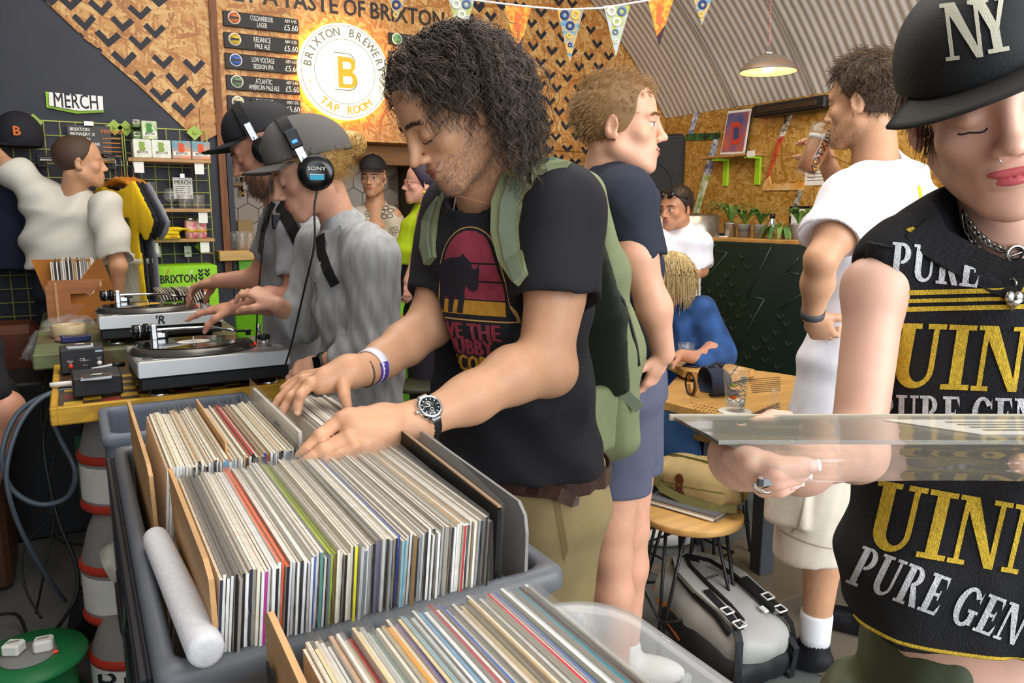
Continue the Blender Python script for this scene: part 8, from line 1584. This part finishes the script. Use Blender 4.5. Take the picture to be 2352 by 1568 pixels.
# near person in black cap and knitted vest holding a sleeve
def rc(*r):return tri2d([(r[0],r[1]),(r[2],r[1]),(r[2],r[3]),(r[0],r[3])])
def rg(cx,cy,ro,ri,a0,a1,n=12,cx2=None):
 a=np.linspace(a0,a1,n);o=[(cx+ro[0]*math.cos(t),cy+ro[1]*math.sin(t))for t in a];i=[((cx2 or cx)+ri[0]*math.cos(t),cy+ri[1]*math.sin(t))for t in a];return np.array(o+i),[t for k in range(n-1)for t in((k,k+1,n+k),(k+1,n+k+1,n+k))]
pi=math.pi
GL={'I':(.5,[rc(.14,0,.36,1),rc(0,0,.5,.08),rc(0,.92,.5,1)]),'U':(.88,[rc(.1,.3,.33,1),rc(.66,.3,.76,1),rc(0,.92,.44,1),rc(.55,.92,.88,1),rg(.43,.3,(.33,.3),(.165,.2),pi,2*pi,12,.495)]),'N':(.92,[rc(.1,0,.19,1),rc(.72,0,.81,1),tri2d([(.06,1),(.33,1),(.81,.0),(.66,0)]),rc(0,0,.3,.07),rc(0,.93,.3,1),rc(.6,.93,.92,1)]),'P':(.74,[rc(.1,0,.33,1),rc(0,0,.44,.08),rc(0,.92,.4,1),rg(.36,.72,(.34,.28),(.14,.2),-pi/2,pi/2)]),'R':(.84,[rc(.1,0,.33,1),rc(0,0,.42,.08),rc(0,.92,.4,1),rg(.36,.74,(.32,.26),(.12,.18),-pi/2,pi/2),tri2d([(.36,.5),(.55,.5),(.84,0),(.6,0)])]),'E':(.7,[rc(.1,0,.33,1),rc(0,0,.66,.08),rc(0,.92,.64,1),rc(.3,.46,.52,.55),tri2d([(.56,.92),(.66,.92),(.66,.7)]),tri2d([(.56,.08),(.68,.08),(.68,.32)]),rc(.48,.38,.53,.63)]),'G':(.86,[rg(.43,.5,(.43,.52),(.2,.42),.6,2*pi-.55,20),rc(.58,.06,.78,.4),rc(.5,.38,.86,.46),tri2d([(.74,.72),(.8,.98),(.8,.66)])]),'Y':(.86,[rc(.33,0,.54,.45),rc(.2,0,.68,.08),tri2d([(.33,.42),(.54,.42),(.3,1),(.06,1)]),tri2d([(.44,.42),(.54,.42),(.78,1),(.66,1)]),rc(0,.92,.4,1),rc(.54,.92,.9,1)])}
def row_px(word,x,y,ang,h,wf=1.0,gap=.06,shear=0.0,bot=None):
 ca,sa=math.cos(ang),math.sin(ang);out=[];cx=0
 for ch in word:
  if ch==' ':cx+=.4*h*wf;continue
  w_,L=GL[ch];V,T=join2d(*L);X=cx+V[:,0]*h*wf+V[:,1]*h*shear;Y=V[:,1]*h;out.append((np.stack([x+X*ca+Y*sa,y+X*sa-Y*ca],1),T));cx+=(w_+gap)*h*wf
 return out
def decal_px(bv,shapes,name,m,parent,L=14,off=.0016,maxd=1.5):
 P=[];T3=[];rz=np.random.RandomState(2)
 for sh in shapes:
  V,T=finer(*sh,L);k={}
  for i,(x,y)in enumerate(V):
   r=nrm(ray(x,y));h=bv.ray_cast(Vector(EYE),Vector(r),maxd)
   if h[0]is not None:n=np.array(h[1]);n=n if np.dot(n,r)<0 else-n;k[i]=len(P);P.append(np.array(h[0])+n*off)
  for t in T:
   if all(i in k for i in t):
    a,b,c=(P[k[i]]for i in t)
    if max(np.linalg.norm(a-b),np.linalg.norm(b-c),np.linalg.norm(c-a))<.04:T3.append(tuple(k[i]for i in t))
 mb=MB();mb.add(P,T3,0,True);return mb.build(name,m,parent)
SK5=skin('pale','dcae98');nw=thing('person','person in a black lettered cap, chain necklace and knitted lettered vest holding a sleeve','person',base_of(J(2290,1000,.98)))
B=Solid();H=Head(B,J(2276,250,.99),face_frame(-21,14,12),1.1,nose=.85,fem=True,closed=True,jaw=.92,neck=J(2325,610,1.03),nr=(.044,.05));TC=Solid()
A=Solid();sh,el,wr=J(2012,662,.98),J(1966,1040,.91),J(1702,1050,.56);A.chain([J(2090,610,1.0),sh,el],[.042,.036,.031],.03);A.chain([el,J(1840,1062,.74),wr],[.032,.027,.021],.03);A.chain([wr,J(1715,1062,.525)],[.022,.021],.015)
nf=fingers_px(A,[[(1700,1040,.53,10),(1690,1050,.49,8.6),(1722,1052,.475,8.0),(1762,1058,.475,6.8)],[(1712,1058,.525,10),(1712,1076,.485,8.8),(1775,1074,.47,8.2),(1852,1070,.475,6.8)],[(1720,1075,.52,10),(1730,1100,.488,8.4),(1780,1100,.475,7.8),(1832,1092,.48,6.6)],[(1735,1085,.525,9),(1755,1118,.495,7.4),(1790,1120,.488,6.8),(1815,1112,.49,5.8)],[(1720,1030,.57,11),(1735,985,.60,9.5),(1775,962,.63,8.5),(1808,960,.65,7)]],.0022)
A.chain([J(2480,600,1.0),J(2570,680,.98),J(2600,1040,.88),J(2500,1100,.62)],[.045,.038,.032,.02],.03);A.chain([J(2500,1100,.62),J(2420,1085,.55),J(2370,1068,.50),J(2340,1064,.485)],[.02,.012,.0085,.0068],.004);TC.cone(J(2300,700,1.02),J(2300,1400,.98),.06,.06,.02)
TC.echain([J(2300,1330,.98),J(2290,1540,.97),J(2290,1700,.97)],RT,[(.14,.09),(.145,.092),(.16,.1)],.03,cap=.05);body=mkbody([(B,.0029),(A,.0031),(TC,.008)],SK5,nw)
for f_ in nf[:4]:e=nrm(f_[-1]-f_[-2]);u_=nrm(EYE-f_[-1]);u_=nrm(u_-e*np.dot(u_,e));mb=MB();mb.ball(f_[-1]+u_*.0048,(.0046,.0068,.0016),np.stack([np.cross(e,u_),e,u_],1),10);mb.build('nail',mat('pink long nail','e8b8ac',.2),nw);mb=MB();mb.ball(f_[-1]+u_*.0046+e*.0058,(.0042,.0022,.0013),np.stack([np.cross(e,u_),e,u_],1),10);mb.build('nail_tip',WHITE,nw)
rd=nrm(nf[2][2]-nf[2][1]);mb=MB();mb.lathe(nf[2][1]*.5+nf[2][2]*.5,[(.0082,-.003),(.0098,-.002),(.0098,.002),(.0082,.003)],20,rd,close=True);mb.box(J(1756,1104,.468),(.012,.006,.009),None,0,.002);mb.build('silver_ring',CHROME,nw,kind='stuff');mb=MB();wd=nrm(wr-J(1850,1070,.74));uu=nrm(np.cross(wd,UP));vv_=np.cross(wd,uu);mb.tube([wr+(uu*math.cos(a)+vv_*math.sin(a))*(.0235+.001*(k%2))-wd*.002 for k,a in enumerate(np.linspace(0,6.28,50)[:-1])],.002,6,closed=True);mb.build('cord_bracelet',mat('straw cord','c8b080',.7),nw)
H.lips(nw,mat('rose lips','c05a60',.28,sss=.1));H.brows(mat('dark brow','3a2a22',.6),nw,120,.0006);H.lash(nw,open_=False);mb=MB();c=H.P(-.0125,.108,-.036);mb.tube([c+H.M@np.array((.002*math.cos(a),.004*math.sin(a),-.004*math.cos(a)))for a in np.linspace(0,5,12)],.0008,6);mb.build('nose_ring',CHROME,nw)
DBR=mat('dark short hair','3a2c24',.45,var=.4,vscale=150);hair(H,DBR,nw,450,lambda p:(p[:,1]<.03)&(p[:,2]<.05)&(p[:,2]>-.05),lambda p:.034+0*p[:,0],lambda p,n:np.stack([.05*np.sign(p[:,0]),-.3+0*p[:,0],-.8+0*p[:,0]],1),K=8,lift=.0,r=.0005,grav=.4,clump=2,frizz=.16)
CB=mat('washed black twill','17181a',.75,bump=.35,bscale=420,var=.25,vscale=9);cr,br,CPt=cap_parts(H,CB,nw,-.12,side=-.20,brim_len=.056,z0=.058,droop=.14,wide=.42,grow=1.0,h=.004,brim_m=mat('dusty brim twill','2c2925',.8,bump=.4,bscale=300));bvc=bvh_of(cr)
decal_px(bvc,row_px('N',2176,140,-.12,128,.80,.0)+row_px('Y',2250,128,-.18,124,.80,.0),'cap_letters',mat('ivory felt','c9c4b0',.9,bump=.5,bscale=600),cr,10,.003)
KN=mat('black terry knit','16161a',.95,bump=.9,bscale=520,bdist=.004,var=.3,vscale=200);GOK=mat('golden knit','c9a832',.95,bump=.9,bscale=520,bdist=.004,var=.2,vscale=200);WHK=mat('white knit','c8c8cc',.95,bump=.9,bscale=520,bdist=.004,var=.2,vscale=200)
T=Solid();T.echain([J(2300,580,1.02),J(2295,680,1.0),J(2290,900,.98),J(2290,1090,.96),J(2285,1260,.95),J(2285,1480,.95)],RT,[(.135,.065),(.155,.10),(.152,.112),(.165,.115),(.20,.125),(.212,.135)],.05,cap=.05)
T.cone(J(2085,560,1.0),J(2200,500,1.02),.04,.045,.05);T.cone(J(2450,560,1.0),J(2380,500,1.02),.04,.045,.05);T.cone(J(2030,600,.985),J(2070,720,.985),.036,.03,.04);T.cone(J(2330,470,.95),J(2330,560,.90),.085,.045,.01,'s');T.cone(J(1948,650,.97),J(1930,960,.94),.040,.036,.008,'s');T.cut(np.array((0,0,.925)),-UP)
vs_=solid_obj(T,'knitted_vest',KN,nw,.0042,disp=lambda P:.004*wave_noise(P*np.array((1,1,.5)),24,6)+.007*np.clip(1.12-P[:,2],0,.12)/.12*np.sin(np.arctan2(P[:,0]-J(2290,1200,.95)[0],P[:,1]-J(2290,1200,.95)[1])*5));bv=bvh_of(vs_)
decal_px(bv,row_px('GUINN',1924,886,.035,150,.86,.04,.12),'gold_letters',GOK,vs_,14);decal_px(bv,row_px('PURE',2042,640,.10,84,.74,.05),'white_letters',WHK,vs_,12);decal_px(bv,row_px('PURE GEN',2012,985,.03,80,.72,.06),'white_letters',WHK,vs_,12)
decal_px(bv,row_px('UINN',1984,1258,.17,160,.82,.04,.06),'gold_letters',GOK,vs_,14);decal_px(bv,row_px('PURE GEN',1944,1336,.36,92,.70,.07,.1),'white_letters',WHK,vs_,12)
decal_px(bv,[tri2d([(2010,y),(2352,y-8),(2352,y-8+w_),(2010,y+w_)])for y,w_ in((668,11),(688,9),(706,11))]+[tri2d([(2080,528),(2096,522),(2130,550),(2150,520),(2165,524),(2132,572)])],'gold_stripe',GOK,vs_,20)
hc=J(2285,1400,.95)*np.array((1,1,0))+UP*.929;hp=[]
for a in np.linspace(0,2*pi,90)[:-1]:
 dd=RT*math.cos(a)+FW*math.sin(a);h=bv.ray_cast(Vector(hc+dd*.6),Vector(-dd),.6)
 if h[0]is not None:hp.append(np.array(h[0])+dd*.0012)
mb=MB();mb.tube(hp,.0024,6,closed=True);mb.build('gold_hem',GOK,vs_)
RIB=mat('black rib knit','131316',.9,bump=1.0,bscale=140,bdist=.006,stretch=(1,1,6));nb=[p for p in((2110,520),(2150,560),(2220,600),(2300,640),(2352,655))];mb=MB();mb.ribbon(on(bv,nb,.003),.045,FW*-1+UP*.3,.006);mb.build('neck_rib',RIB,vs_);mb=MB();mb.ribbon(on(bv,[(2022,560),(2004,640),(2006,720),(2020,800),(2035,860)],.003),.030,nrm(vdir(-.5,-.85,0)),.006);mb.build('arm_rib',RIB,vs_)
ba_=bvh_of(vs_,body);SIL=mat('tarnished silver','b8b4ac',.25,metal=1);mb=MB();pts=[]
def dense(P,n):P=np.array(P,float);s_=np.r_[0,np.cumsum(np.linalg.norm(np.diff(P,axis=0),axis=1))];u=np.linspace(0,s_[-1],n);return np.stack([np.interp(u,s_,P[:,i])for i in range(2)],1)
for path,n in(([(2214,488),(2220,525),(2240,560),(2285,610),(2330,650)],26),([(2222,505),(2244,535),(2275,560),(2310,575)],16)):
 W_=on(ba_,dense(path,n),.005)
 for i in range(n-1):a,b=W_[i],W_[i+1];d=nrm(b-a);s_=nrm(np.cross(d,FW));s_=s_ if i%2 else np.cross(d,s_);mb.tube([(a+b)/2+d*math.cos(t)*.0065+s_*math.sin(t)*.0038 for t in np.linspace(0,6.28,10)[:-1]],.0013,5,closed=True)
q=on(ba_,[(2332,585),(2328,682)],.006);mb.tube([q[0]+RT*math.cos(t)*.011+UP*math.sin(t)*.011 for t in np.linspace(0,6.28,20)[:-1]],.0032,8,closed=True);mb.tube([q[0]-RT*.016-UP*.006,q[0]+RT*.02+UP*.008],.0018,8);mb.ball(q[1]+RT*-.004,(.0085,.005,.008),None,10);mb.ball(q[1]+RT*.006,(.0085,.005,.008),None,10);mb.lathe(q[1]-UP*.017,[(0,0),(.004,.006),(.011,.014)],12);mb.build('chain_necklace',SIL,nw,kind='stuff')
T=Solid();T.echain([J(2270,1500,.99),J(2265,1620,1.0),J(2265,1720,1.0)],RT,[(.20,.115),(.235,.135),(.24,.14)],.04,cap=.05);hz=.895;T.cut(np.array((0,0,.90)),nrm(vdir(.28,0,1)));k2=J(2180,1600,1.0)*np.array((1,1,0));T.chain([k2+UP*.82,k2+UP*.45,k2+UP*.1],[.12,.10,.09],.04);k3=J(2420,1600,1.02)*np.array((1,1,0));T.chain([k3+UP*.82,k3+UP*.45,k3+UP*.1],[.12,.10,.09],.04);solid_obj(T,'trousers',mat('olive parachute cloth','4a5138',.6,var=.15,vscale=10,bump=.2,bscale=200),nw,.0075,disp=folds(.007,26,5));shoes((k2,k3),0,nw,BLACK)
rv_=thing('record','glossy clear plastic record sleeve with a white label held at the chest','record',J(2100,1020,.5));f0=lambda x,d,z:EYE*np.array((1,1,0))+RT*x+FW*d+UP*z;a,b=f0(.132,.62,1.279),f0(.132,.335,1.323);ex,ey=RT,nrm(a-b);n_=nrm(np.cross(ex,ey));mb=MB();Lr=np.linalg.norm(a-b);mb.prism([(.004,Lr*.52),(.315,Lr*.52),(.315,Lr),(.004,Lr)],.003,b,ex,ey);mb.build('cover',mat('grey green glossy cover','6f716a',.12,spec=.8),rv_);mb=MB();mb.prism([(.0,Lr*.985),(.318,Lr*.985),(.318,Lr+.002),(0,Lr+.002)],.005,b,ex,ey);mb.build('worn_edge',mat('pale card edge','c0b6a4',.7),rv_)
mb=MB();mb.prism([(.19,Lr*.60),(.315,Lr*.60),(.315,Lr*.90),(.165,Lr*.90)],.0006,b+n_*.0032,ex,ey);lb=mb.build('label',WHITE,rv_)
for k in range(4):mb=MB();mb.prism([(.205,Lr*(.66+.055*k)),(.31,Lr*(.66+.055*k)),(.31,Lr*(.675+.055*k)),(.205,Lr*(.675+.055*k))],.0003,b+n_*.004,ex,ey);mb.build('text_line',MATS['grey ink'],lb)
FB=film('glossy record film','cfc9bc',.16,.05);mb=MB();G=[]
for j in range(15):
 for i in range(13):G.append(b+ex*(.322*i/12)+ey*(Lr*j/14)+n_*(.0045+.0012*math.sin(j*1.7+.6*i)*(1-j/16)))
mb.add(G,[(j*13+i,j*13+i+1,(j+1)*13+i+1,(j+1)*13+i)for j in range(14)for i in range(12)],0,True);mb.build('plastic_sleeve',FB,rv_)
# people farther off
def far(label,base,skin_m,o,frame,neck,s=1.0,h=.006,nr=(.054,.06),arms=(),legs=(),**kw):
 t=thing('person',label,'person',base_of(base));B=Solid();H=Head(B,o,frame,s,neck=neck,nr=nr,**kw);tips=[]
 for pts,rs in arms:B.chain([np.array(p)for p in pts],rs,.03)
 return t,B,H
kn=lambda x,y,d:J(x,y,d)*np.array((1,1,0))
t,B,H=far('person in loose white t-shirt reaching out at the merch wall, back turned',J(170,800,4.0),0,J(182,378,3.98),face_frame(125,-2),J(170,450,4.0),1.05)
hnd=J(-30,330,4.1);B.chain([J(75,430,3.95),J(20,385,4.0),hnd],[.055,.042,.03],.03);hand(B,hnd,vdir(-.8,.5,.3),vdir(0,1,0),1,.95);B.chain([J(246,492,3.92),J(272,610,3.85),J(268,690,3.9)],[.045,.038,.03],.03);hand(B,J(268,690,3.9),vdir(0,.4,-1),vdir(-1,0,0),1,.95)
mkbody([(B,.0065)],SK1,t);hair_cap(H,mat('dark cropped hair','4a3528',.6,bump=.6,bscale=300),t,front=(0,.075,.09),fn=(0,.75,-.65),nape=(0,-.07,-.04),grow=1.0);H.stubble(mat('dark stubble','4a3a30',.6),t,500,.003,.0005)
xs=vdir(-.6,-.8,0);T=Solid();XM=vdir(1,.2,0);T.echain([J(168,450,4.0),J(165,490,4.0),J(165,560,4.0),J(168,640,3.98)],XM,[(.10,.07),(.22,.12),(.225,.14),(.225,.15)],.05,cap=.05);e=sleeve(T,J(85,440,3.96),J(15,380,4.0),.09,.085,.72);hollow(T,*e);e=sleeve(T,J(240,475,3.88),J(272,610,3.85),.085,.08,.85);hollow(T,*e);T.cut(J(165,612,3.98),-UP);solid_obj(T,'tshirt',mat('off white cotton','d8d4c8',.85),t,.009,disp=lambda P:.012*np.sin((P@nrm(vdir(-.55,0,.8)))*42+1.5*wave_noise(P,7,3,2))*.8)
T=Solid();T.echain([J(165,590,4.0),J(165,680,4.0)],XM,[(.17,.13),(.18,.14)],.03,cap=.05);T.chain([J(130,680,4.0),kn(130,680,4.0)+UP*.1],[.10,.06],.03);T.chain([J(205,680,4.05),kn(205,680,4.05)+UP*.1],[.10,.06],.03);solid_obj(T,'jeans',cotton('dark jeans','262c3a'),t,.011);shoes((kn(130,680,4.0),kn(205,680,4.05)),150,t,BLACK)
t,B,H=far('person in dark cap and beige floral shirt behind the bar, facing the room',J(862,700,5.55),0,J(858,412,5.5),face_frame(-6,2),J(862,468,5.53),1.08,jaw=.95)
for s_,p in((-1,[J(822,495,5.5),J(818,570,5.45),J(835,640,5.35)]),(1,[J(905,495,5.5),J(915,570,5.48),J(915,650,5.4)])):B.chain(p,[.055,.045,.03],.03);hand(B,p[2],vdir(0,-.3,-1),vdir(0,1,0),s_,.95)
B.cone(J(862,470,5.53),J(866,520,5.47),.06,.07,.04);mkbody([(B,.0065)],SK1,t);cap_parts(H,mat('plum black cap','2a2428',.8),t,0,brim_len=.06,z0=.06,droop=.3,h=.007);H.eyes(t);H.brows(mat('dark brow','3a2a22',.6),t,40,.0012);H.lips(t);H.stubble(mat('moustache','6a4c38',.6),t,300,.004,.0006)
FLO=mat('beige shirt','cfc6b2',.85,var=.1,col2='b8ad98',vscale=9);T=Solid();T.echain([J(862,470,5.55),J(864,500,5.55),J(866,600,5.55),J(866,700,5.55)],RT,[(.08,.06),(.195,.11),(.18,.12),(.175,.12)],.05,cap=.05)
for a,b in((J(828,495,5.52),J(818,570,5.45)),(J(900,495,5.52),J(915,570,5.48))):e=sleeve(T,a,b,.07,.08,.8);hollow(T,*e)
T.cone(J(862,455,5.5),J(866,505,5.40),.045,.03,.01,'s');so_=solid_obj(T,'floral_shirt',FLO,t,.009,disp=folds(.008,18,31));bv=bvh_of(so_)
for fx0,fy0,r in((888,488,13),(838,520,10),(905,530,9),(872,545,9),(848,490,8)):
 for k in range(5):a=k*1.257+fx0;decal_px(bv,[rg(fx0+r*.8*math.cos(a),fy0+r*.8*math.sin(a),(r*.6,r*.4),(r*.48,r*.30),0,6.2,10)],'flower_print',mat('brown print','4a3a2e',.8),so_,12,.003,9)
mb=MB();mb.ribbon(on(bv,[(862,480),(866,520),(868,560)],.004),.03,FW*-1,.004);mb.build('placket',FLO,so_)
t,B,H=far('person with plum hair and glasses in a lime yellow top, facing left',J(965,800,4.6),0,J(972,425,4.55),face_frame(-78,-2),J(985,478,4.6),1.0,fem=True,jaw=1.1,nr=(.06,.07))
B.chain([J(985,500,4.42),J(968,590,4.4),J(940,645,4.35)],[.07,.055,.034],.03);tp=hand(B,J(940,645,4.35),vdir(-.1,0,-1),vdir(-.6,.6,0),1,.9);mkbody([(B,.006)],skin('rosy','d59c86'),t);nails(tp,t,mat('lime nails','d8e84a',.3))
HV=mat('plum dark hair','2a1c30',.5,var=.4,vscale=60);hair_cap(H,HV,t,front=(0,.06,.07),fn=(0,.8,-.5),nape=(0,-.06,-.06),grow=1.1);H.lips(t);H.eyes(t,look=(0,0))
mb=MB()
for x in(-1,1):c=H.P(x*.033,.108,.008);mb.tube([c+H.M@np.array((.022*math.cos(a),0,.018*math.sin(a)))for a in np.linspace(0,6.28,18)[:-1]],.0022,5,closed=True);mb.tube([H.P(x*.055,.105,.012),H.P(x*.08,.0,.012)],.002,5)
mb.build('glasses',mat('copper frames','a8684a',.3,metal=.7),t,kind='stuff');mb=MB();mb.ball(H.P(.08 if SD>0 else-.08,.0,-.045),.010);mb.build('earring',mat('yellow earring','e8d020',.4),t)
xs=vdir(.3,-.95,0);T=Solid();T.echain([J(980,480,4.6),J(975,520,4.6),J(965,580,4.58),J(965,620,4.58)],xs,[(.10,.08),(.17,.13),(.17,.15),(.175,.15)],.04,cap=.05);T.cut(J(965,606,4.5),-UP);T.cone(J(990,500,4.35),J(980,560,4.33),.075,.06,.01,'s');solid_obj(T,'lime_top',mat('lime knit','b4cc14',.8),t,.009,disp=folds(.006,22,5));T=Solid();T.echain([J(968,600,4.6),J(968,680,4.6)],xs,[(.175,.15),(.17,.15)],.03,cap=.05);a=kn(968,680,4.6)
for s_ in(-1,1):T.chain([a+xs*.08*s_+UP*.85,a+xs*.08*s_+UP*.08],[.1,.06],.03)
solid_obj(T,'trousers',cotton('plum black trousers','211a26'),t,.012);shoes([a+xs*.08*s_ for s_ in(-1,1)],-78,t,BLACK)
t,B,H=far('person in white with sunglasses on the head, sitting by the steel kegs',J(1555,700,4.55),0,J(1554,482,4.5),face_frame(-52,6),J(1560,520,4.55),1.0,nr=(.058,.064))
B.chain([J(1512,555,4.45),J(1500,620,4.35),J(1545,640,4.2)],[.05,.04,.03],.03);B.chain([J(1600,555,4.55),J(1610,620,4.5),J(1570,645,4.3)],[.05,.04,.03],.03);mkbody([(B,.0062)],skin('tanned','c48a68'),t);H.eyes(t,look=(-.2,0));H.brows(mat('dark brow','3a2a22',.6),t,40,.0011);H.lips(t);H.stubble(mat('dark stubble','4a3a30',.6),t,300,.003,.0004);DH=mat('near black hair','241c18',.5,bump=.5,bscale=200);hair_cap(H,DH,t,front=(0,.07,.09),fn=(0,.75,-.65),grow=1.06);hair(H,DH,t,500,lambda p:p[:,2]>.07,lambda p:.022+0*p[:,0],lambda p,n:np.stack([0*p[:,0],.5+0*p[:,0],.2+0*p[:,0]],1),K=4,lift=.4,r=.001)
mb=MB()
for x in(-1,1):mb.lathe(H.P(x*.034,.088,.095),[(0,.002),(.024,.002),(.025,0)],16,H.M@nrm((0,.9,.5)));mb.tube([H.P(x*.058,.085,.095),H.P(x*.085,.0,.06)],.003,5)
mb.build('sunglasses',BLACKG,t,kind='stuff');T=Solid();xs=vdir(.75,-.5,0);T.echain([J(1560,522,4.56),J(1558,550,4.56),J(1556,640,4.55),J(1556,720,4.55)],xs,[(.085,.065),(.19,.115),(.175,.12),(.18,.14)],.05,cap=.05)
for a,b in((J(1518,552,4.48),J(1500,620,4.35)),(J(1596,552,4.56),J(1610,620,4.5))):e=sleeve(T,a,b,.07,.075,.8);hollow(T,*e)
so_=solid_obj(T,'tshirt',WTE,t,.009,disp=folds(.008,18,12));bv=bvh_of(so_);mb=MB();mb.ribbon(on(bv,[(1508,528),(1514,552),(1525,585),(1532,610)],.004),.035,FW*-1,.005);mb.build('bag_strap',BLKN,t);a=J(1556,720,4.55);T=Solid();T.echain([a+UP*.05,a-UP*.06],xs,[(.18,.14),(.18,.16)],.03,cap=.06)
for s_ in(-1,1):k=a+xs*.1*s_-FW*.38-UP*.05;T.chain([a+xs*.09*s_-UP*.04,k,k*np.array((1,1,0))+UP*.08],[.095,.075,.06],.03)
solid_obj(T,'trousers',cotton('dark trousers','2a2c32'),t,.013);sb=thing('stool','dark box stool under the seated person in white','stool',kn(1556,720,4.55));mb=MB();mb.lathe(kn(1556,720,4.55),[(0,0),(.17,0),(.16,a[2]-.13),(0,a[2]-.13)],20);mb.build('seat',BLACK,sb)
t,B,H=far('person with a blonde bob in blue denim at the oak table',J(1570,1000,3.55),0,J(1535,648,3.5),face_frame(-115,8),J(1545,715,3.52),.98,fem=True,nr=(.046,.052))
B.chain([J(1650,790,3.35),J(1610,825,3.25),J(1565,815,3.2)],[.045,.035,.025],.03);hand(B,J(1568,815,3.2),vdir(-.9,-.2,-.1),vdir(0,-.3,-1),1,.9);B.chain([J(1528,720,3.5),J(1535,790,3.5)],[.05,.06],.03);mkbody([(B,.0055)],SK3,t);BOB=mat('streaked blonde hair','d2b884',.45,var=.45,vscale=120);hair_cap(H,BOB,t,front=(0,.075,.08),fn=(0,.85,-.5),nape=(0,-.05,-.09),grow=1.05)
hair(H,BOB,t,900,lambda p:(p[:,2]>-.02)&(p[:,1]<.07),lambda p:.13+.06*np.maximum(0,p[:,2]-.05)/.05,lambda p,n:np.stack([np.sign(p[:,0])*.7,-.25+0*p[:,0],-.5+0*p[:,0]],1),K=12,lift=.05,grav=.9,r=.0016,frizz=.08,off=.008)
DNM=mat('blue checked denim','2f5896',.85,col2='21406f',vscale=14,detail=1,bump=.2,bscale=400);xs=vdir(.42,.9,0);T=Solid();T.echain([J(1555,715,3.52),J(1580,740,3.5),J(1595,830,3.48),J(1590,930,3.5)],vdir(.9,.4,0),[(.09,.07),(.16,.12),(.155,.14),(.16,.15)],.05,cap=.05);T.cone(J(1610,720,3.42),J(1655,815,3.35),.08,.065,.04);T.cone(J(1655,815,3.35),J(1605,828,3.25),.062,.05,.03);T.ell(J(1532,770,3.38),(.035,.06,.12),k=.02,op='s');solid_obj(T,'denim_shirt',DNM,t,.008,disp=folds(.008,22,13))
T=Solid();a=J(1590,930,3.5);T.echain([a+UP*.06,a-UP*.05],vdir(.9,.4,0),[(.17,.15),(.18,.17)],.03,cap=.06);T.chain([a,J(1530,950,3.25),J(1560,1060,3.25),kn(1570,1080,3.25)+UP*.08],[.10,.085,.075,.065],.03);T.chain([a+RT*.05,J(1500,950,3.4),kn(1510,1080,3.4)+UP*.08],[.1,.085,.065],.03);T.cone(J(1548,930,3.22),J(1575,1060,3.22),.085,.078,.02);solid_obj(T,'jeans',mat('mid blue jeans','4a78b4',.85,var=.12,vscale=10),t,.01,disp=folds(.006,20,2));shoes((kn(1575,1080,3.2),kn(1510,1080,3.4)),-80,t,WHITE)
mb=MB();mb.tube([J(1536,730,3.40),J(1545,790,3.38),J(1540,850,3.38)],.0025,5);mb.build('necklace',BLACK,t)
t,B,H=far('person in black with bare knees sitting at the left edge beside the tables',J(-60,900,2.7),0,J(-190,500,2.8),face_frame(60,5),J(-190,590,2.85));a=J(-150,930,2.85)
B.chain([J(-190,590,2.85),a],[.08,.1],.03)
for s_,kx,ky,d in((0,8,940,2.62),(1,-25,910,2.85)):k=J(kx,ky,d);ft=k*np.array((1,1,0))+UP*.1-RT*.24;B.chain([a,k,k*np.array((1,1,0))*1.0+UP*(k[2]*.55)-RT*.14,ft],[.085,.062,.058,.038],.04);shoes((ft*np.array((1,1,0)),),60,t,BLACK)
mkbody([(B,.009)],SK3,t);T=Solid();T.echain([J(-190,590,2.85),J(-180,680,2.86),J(-160,920,2.86)],RT,[(.1,.07),(.2,.12),(.19,.15)],.05,cap=.05);T.cone(J(-110,640,2.75),J(-40,800,2.65),.065,.06,.03);T.cone(J(-40,800,2.65),J(-10,900,2.6),.055,.05,.03);T.cone(a,J(-20,910,2.75),.105,.09,.03);solid_obj(T,'black_clothes',cotton('black clothes','17171b'),t,.012);hair_cap(H,DH,t)
sb=thing('stool','dark bench seat under the person at the left edge','stool',kn(-150,930,2.85));mb=MB();z=a[2]-.13;q=kn(-150,930,2.85);mb.box(q+UP*z/2,(.4,.4,z),None,0,.02);mb.build('seat',mat('dark brown seat','4a2e1c',.5),sb);sb=thing('sofa','dark brown leather seat back at the left edge behind the cables','seat',kn(20,760,3.7));q=J(10,760,3.75);mb=MB();mb.box(np.array((q[0]-.1,q[1],q[2]/2+.04)),(.5,.3,q[2]),None,0,.04);mb.build('backrest',mat('brown leather','5a2e1c',.4),sb)
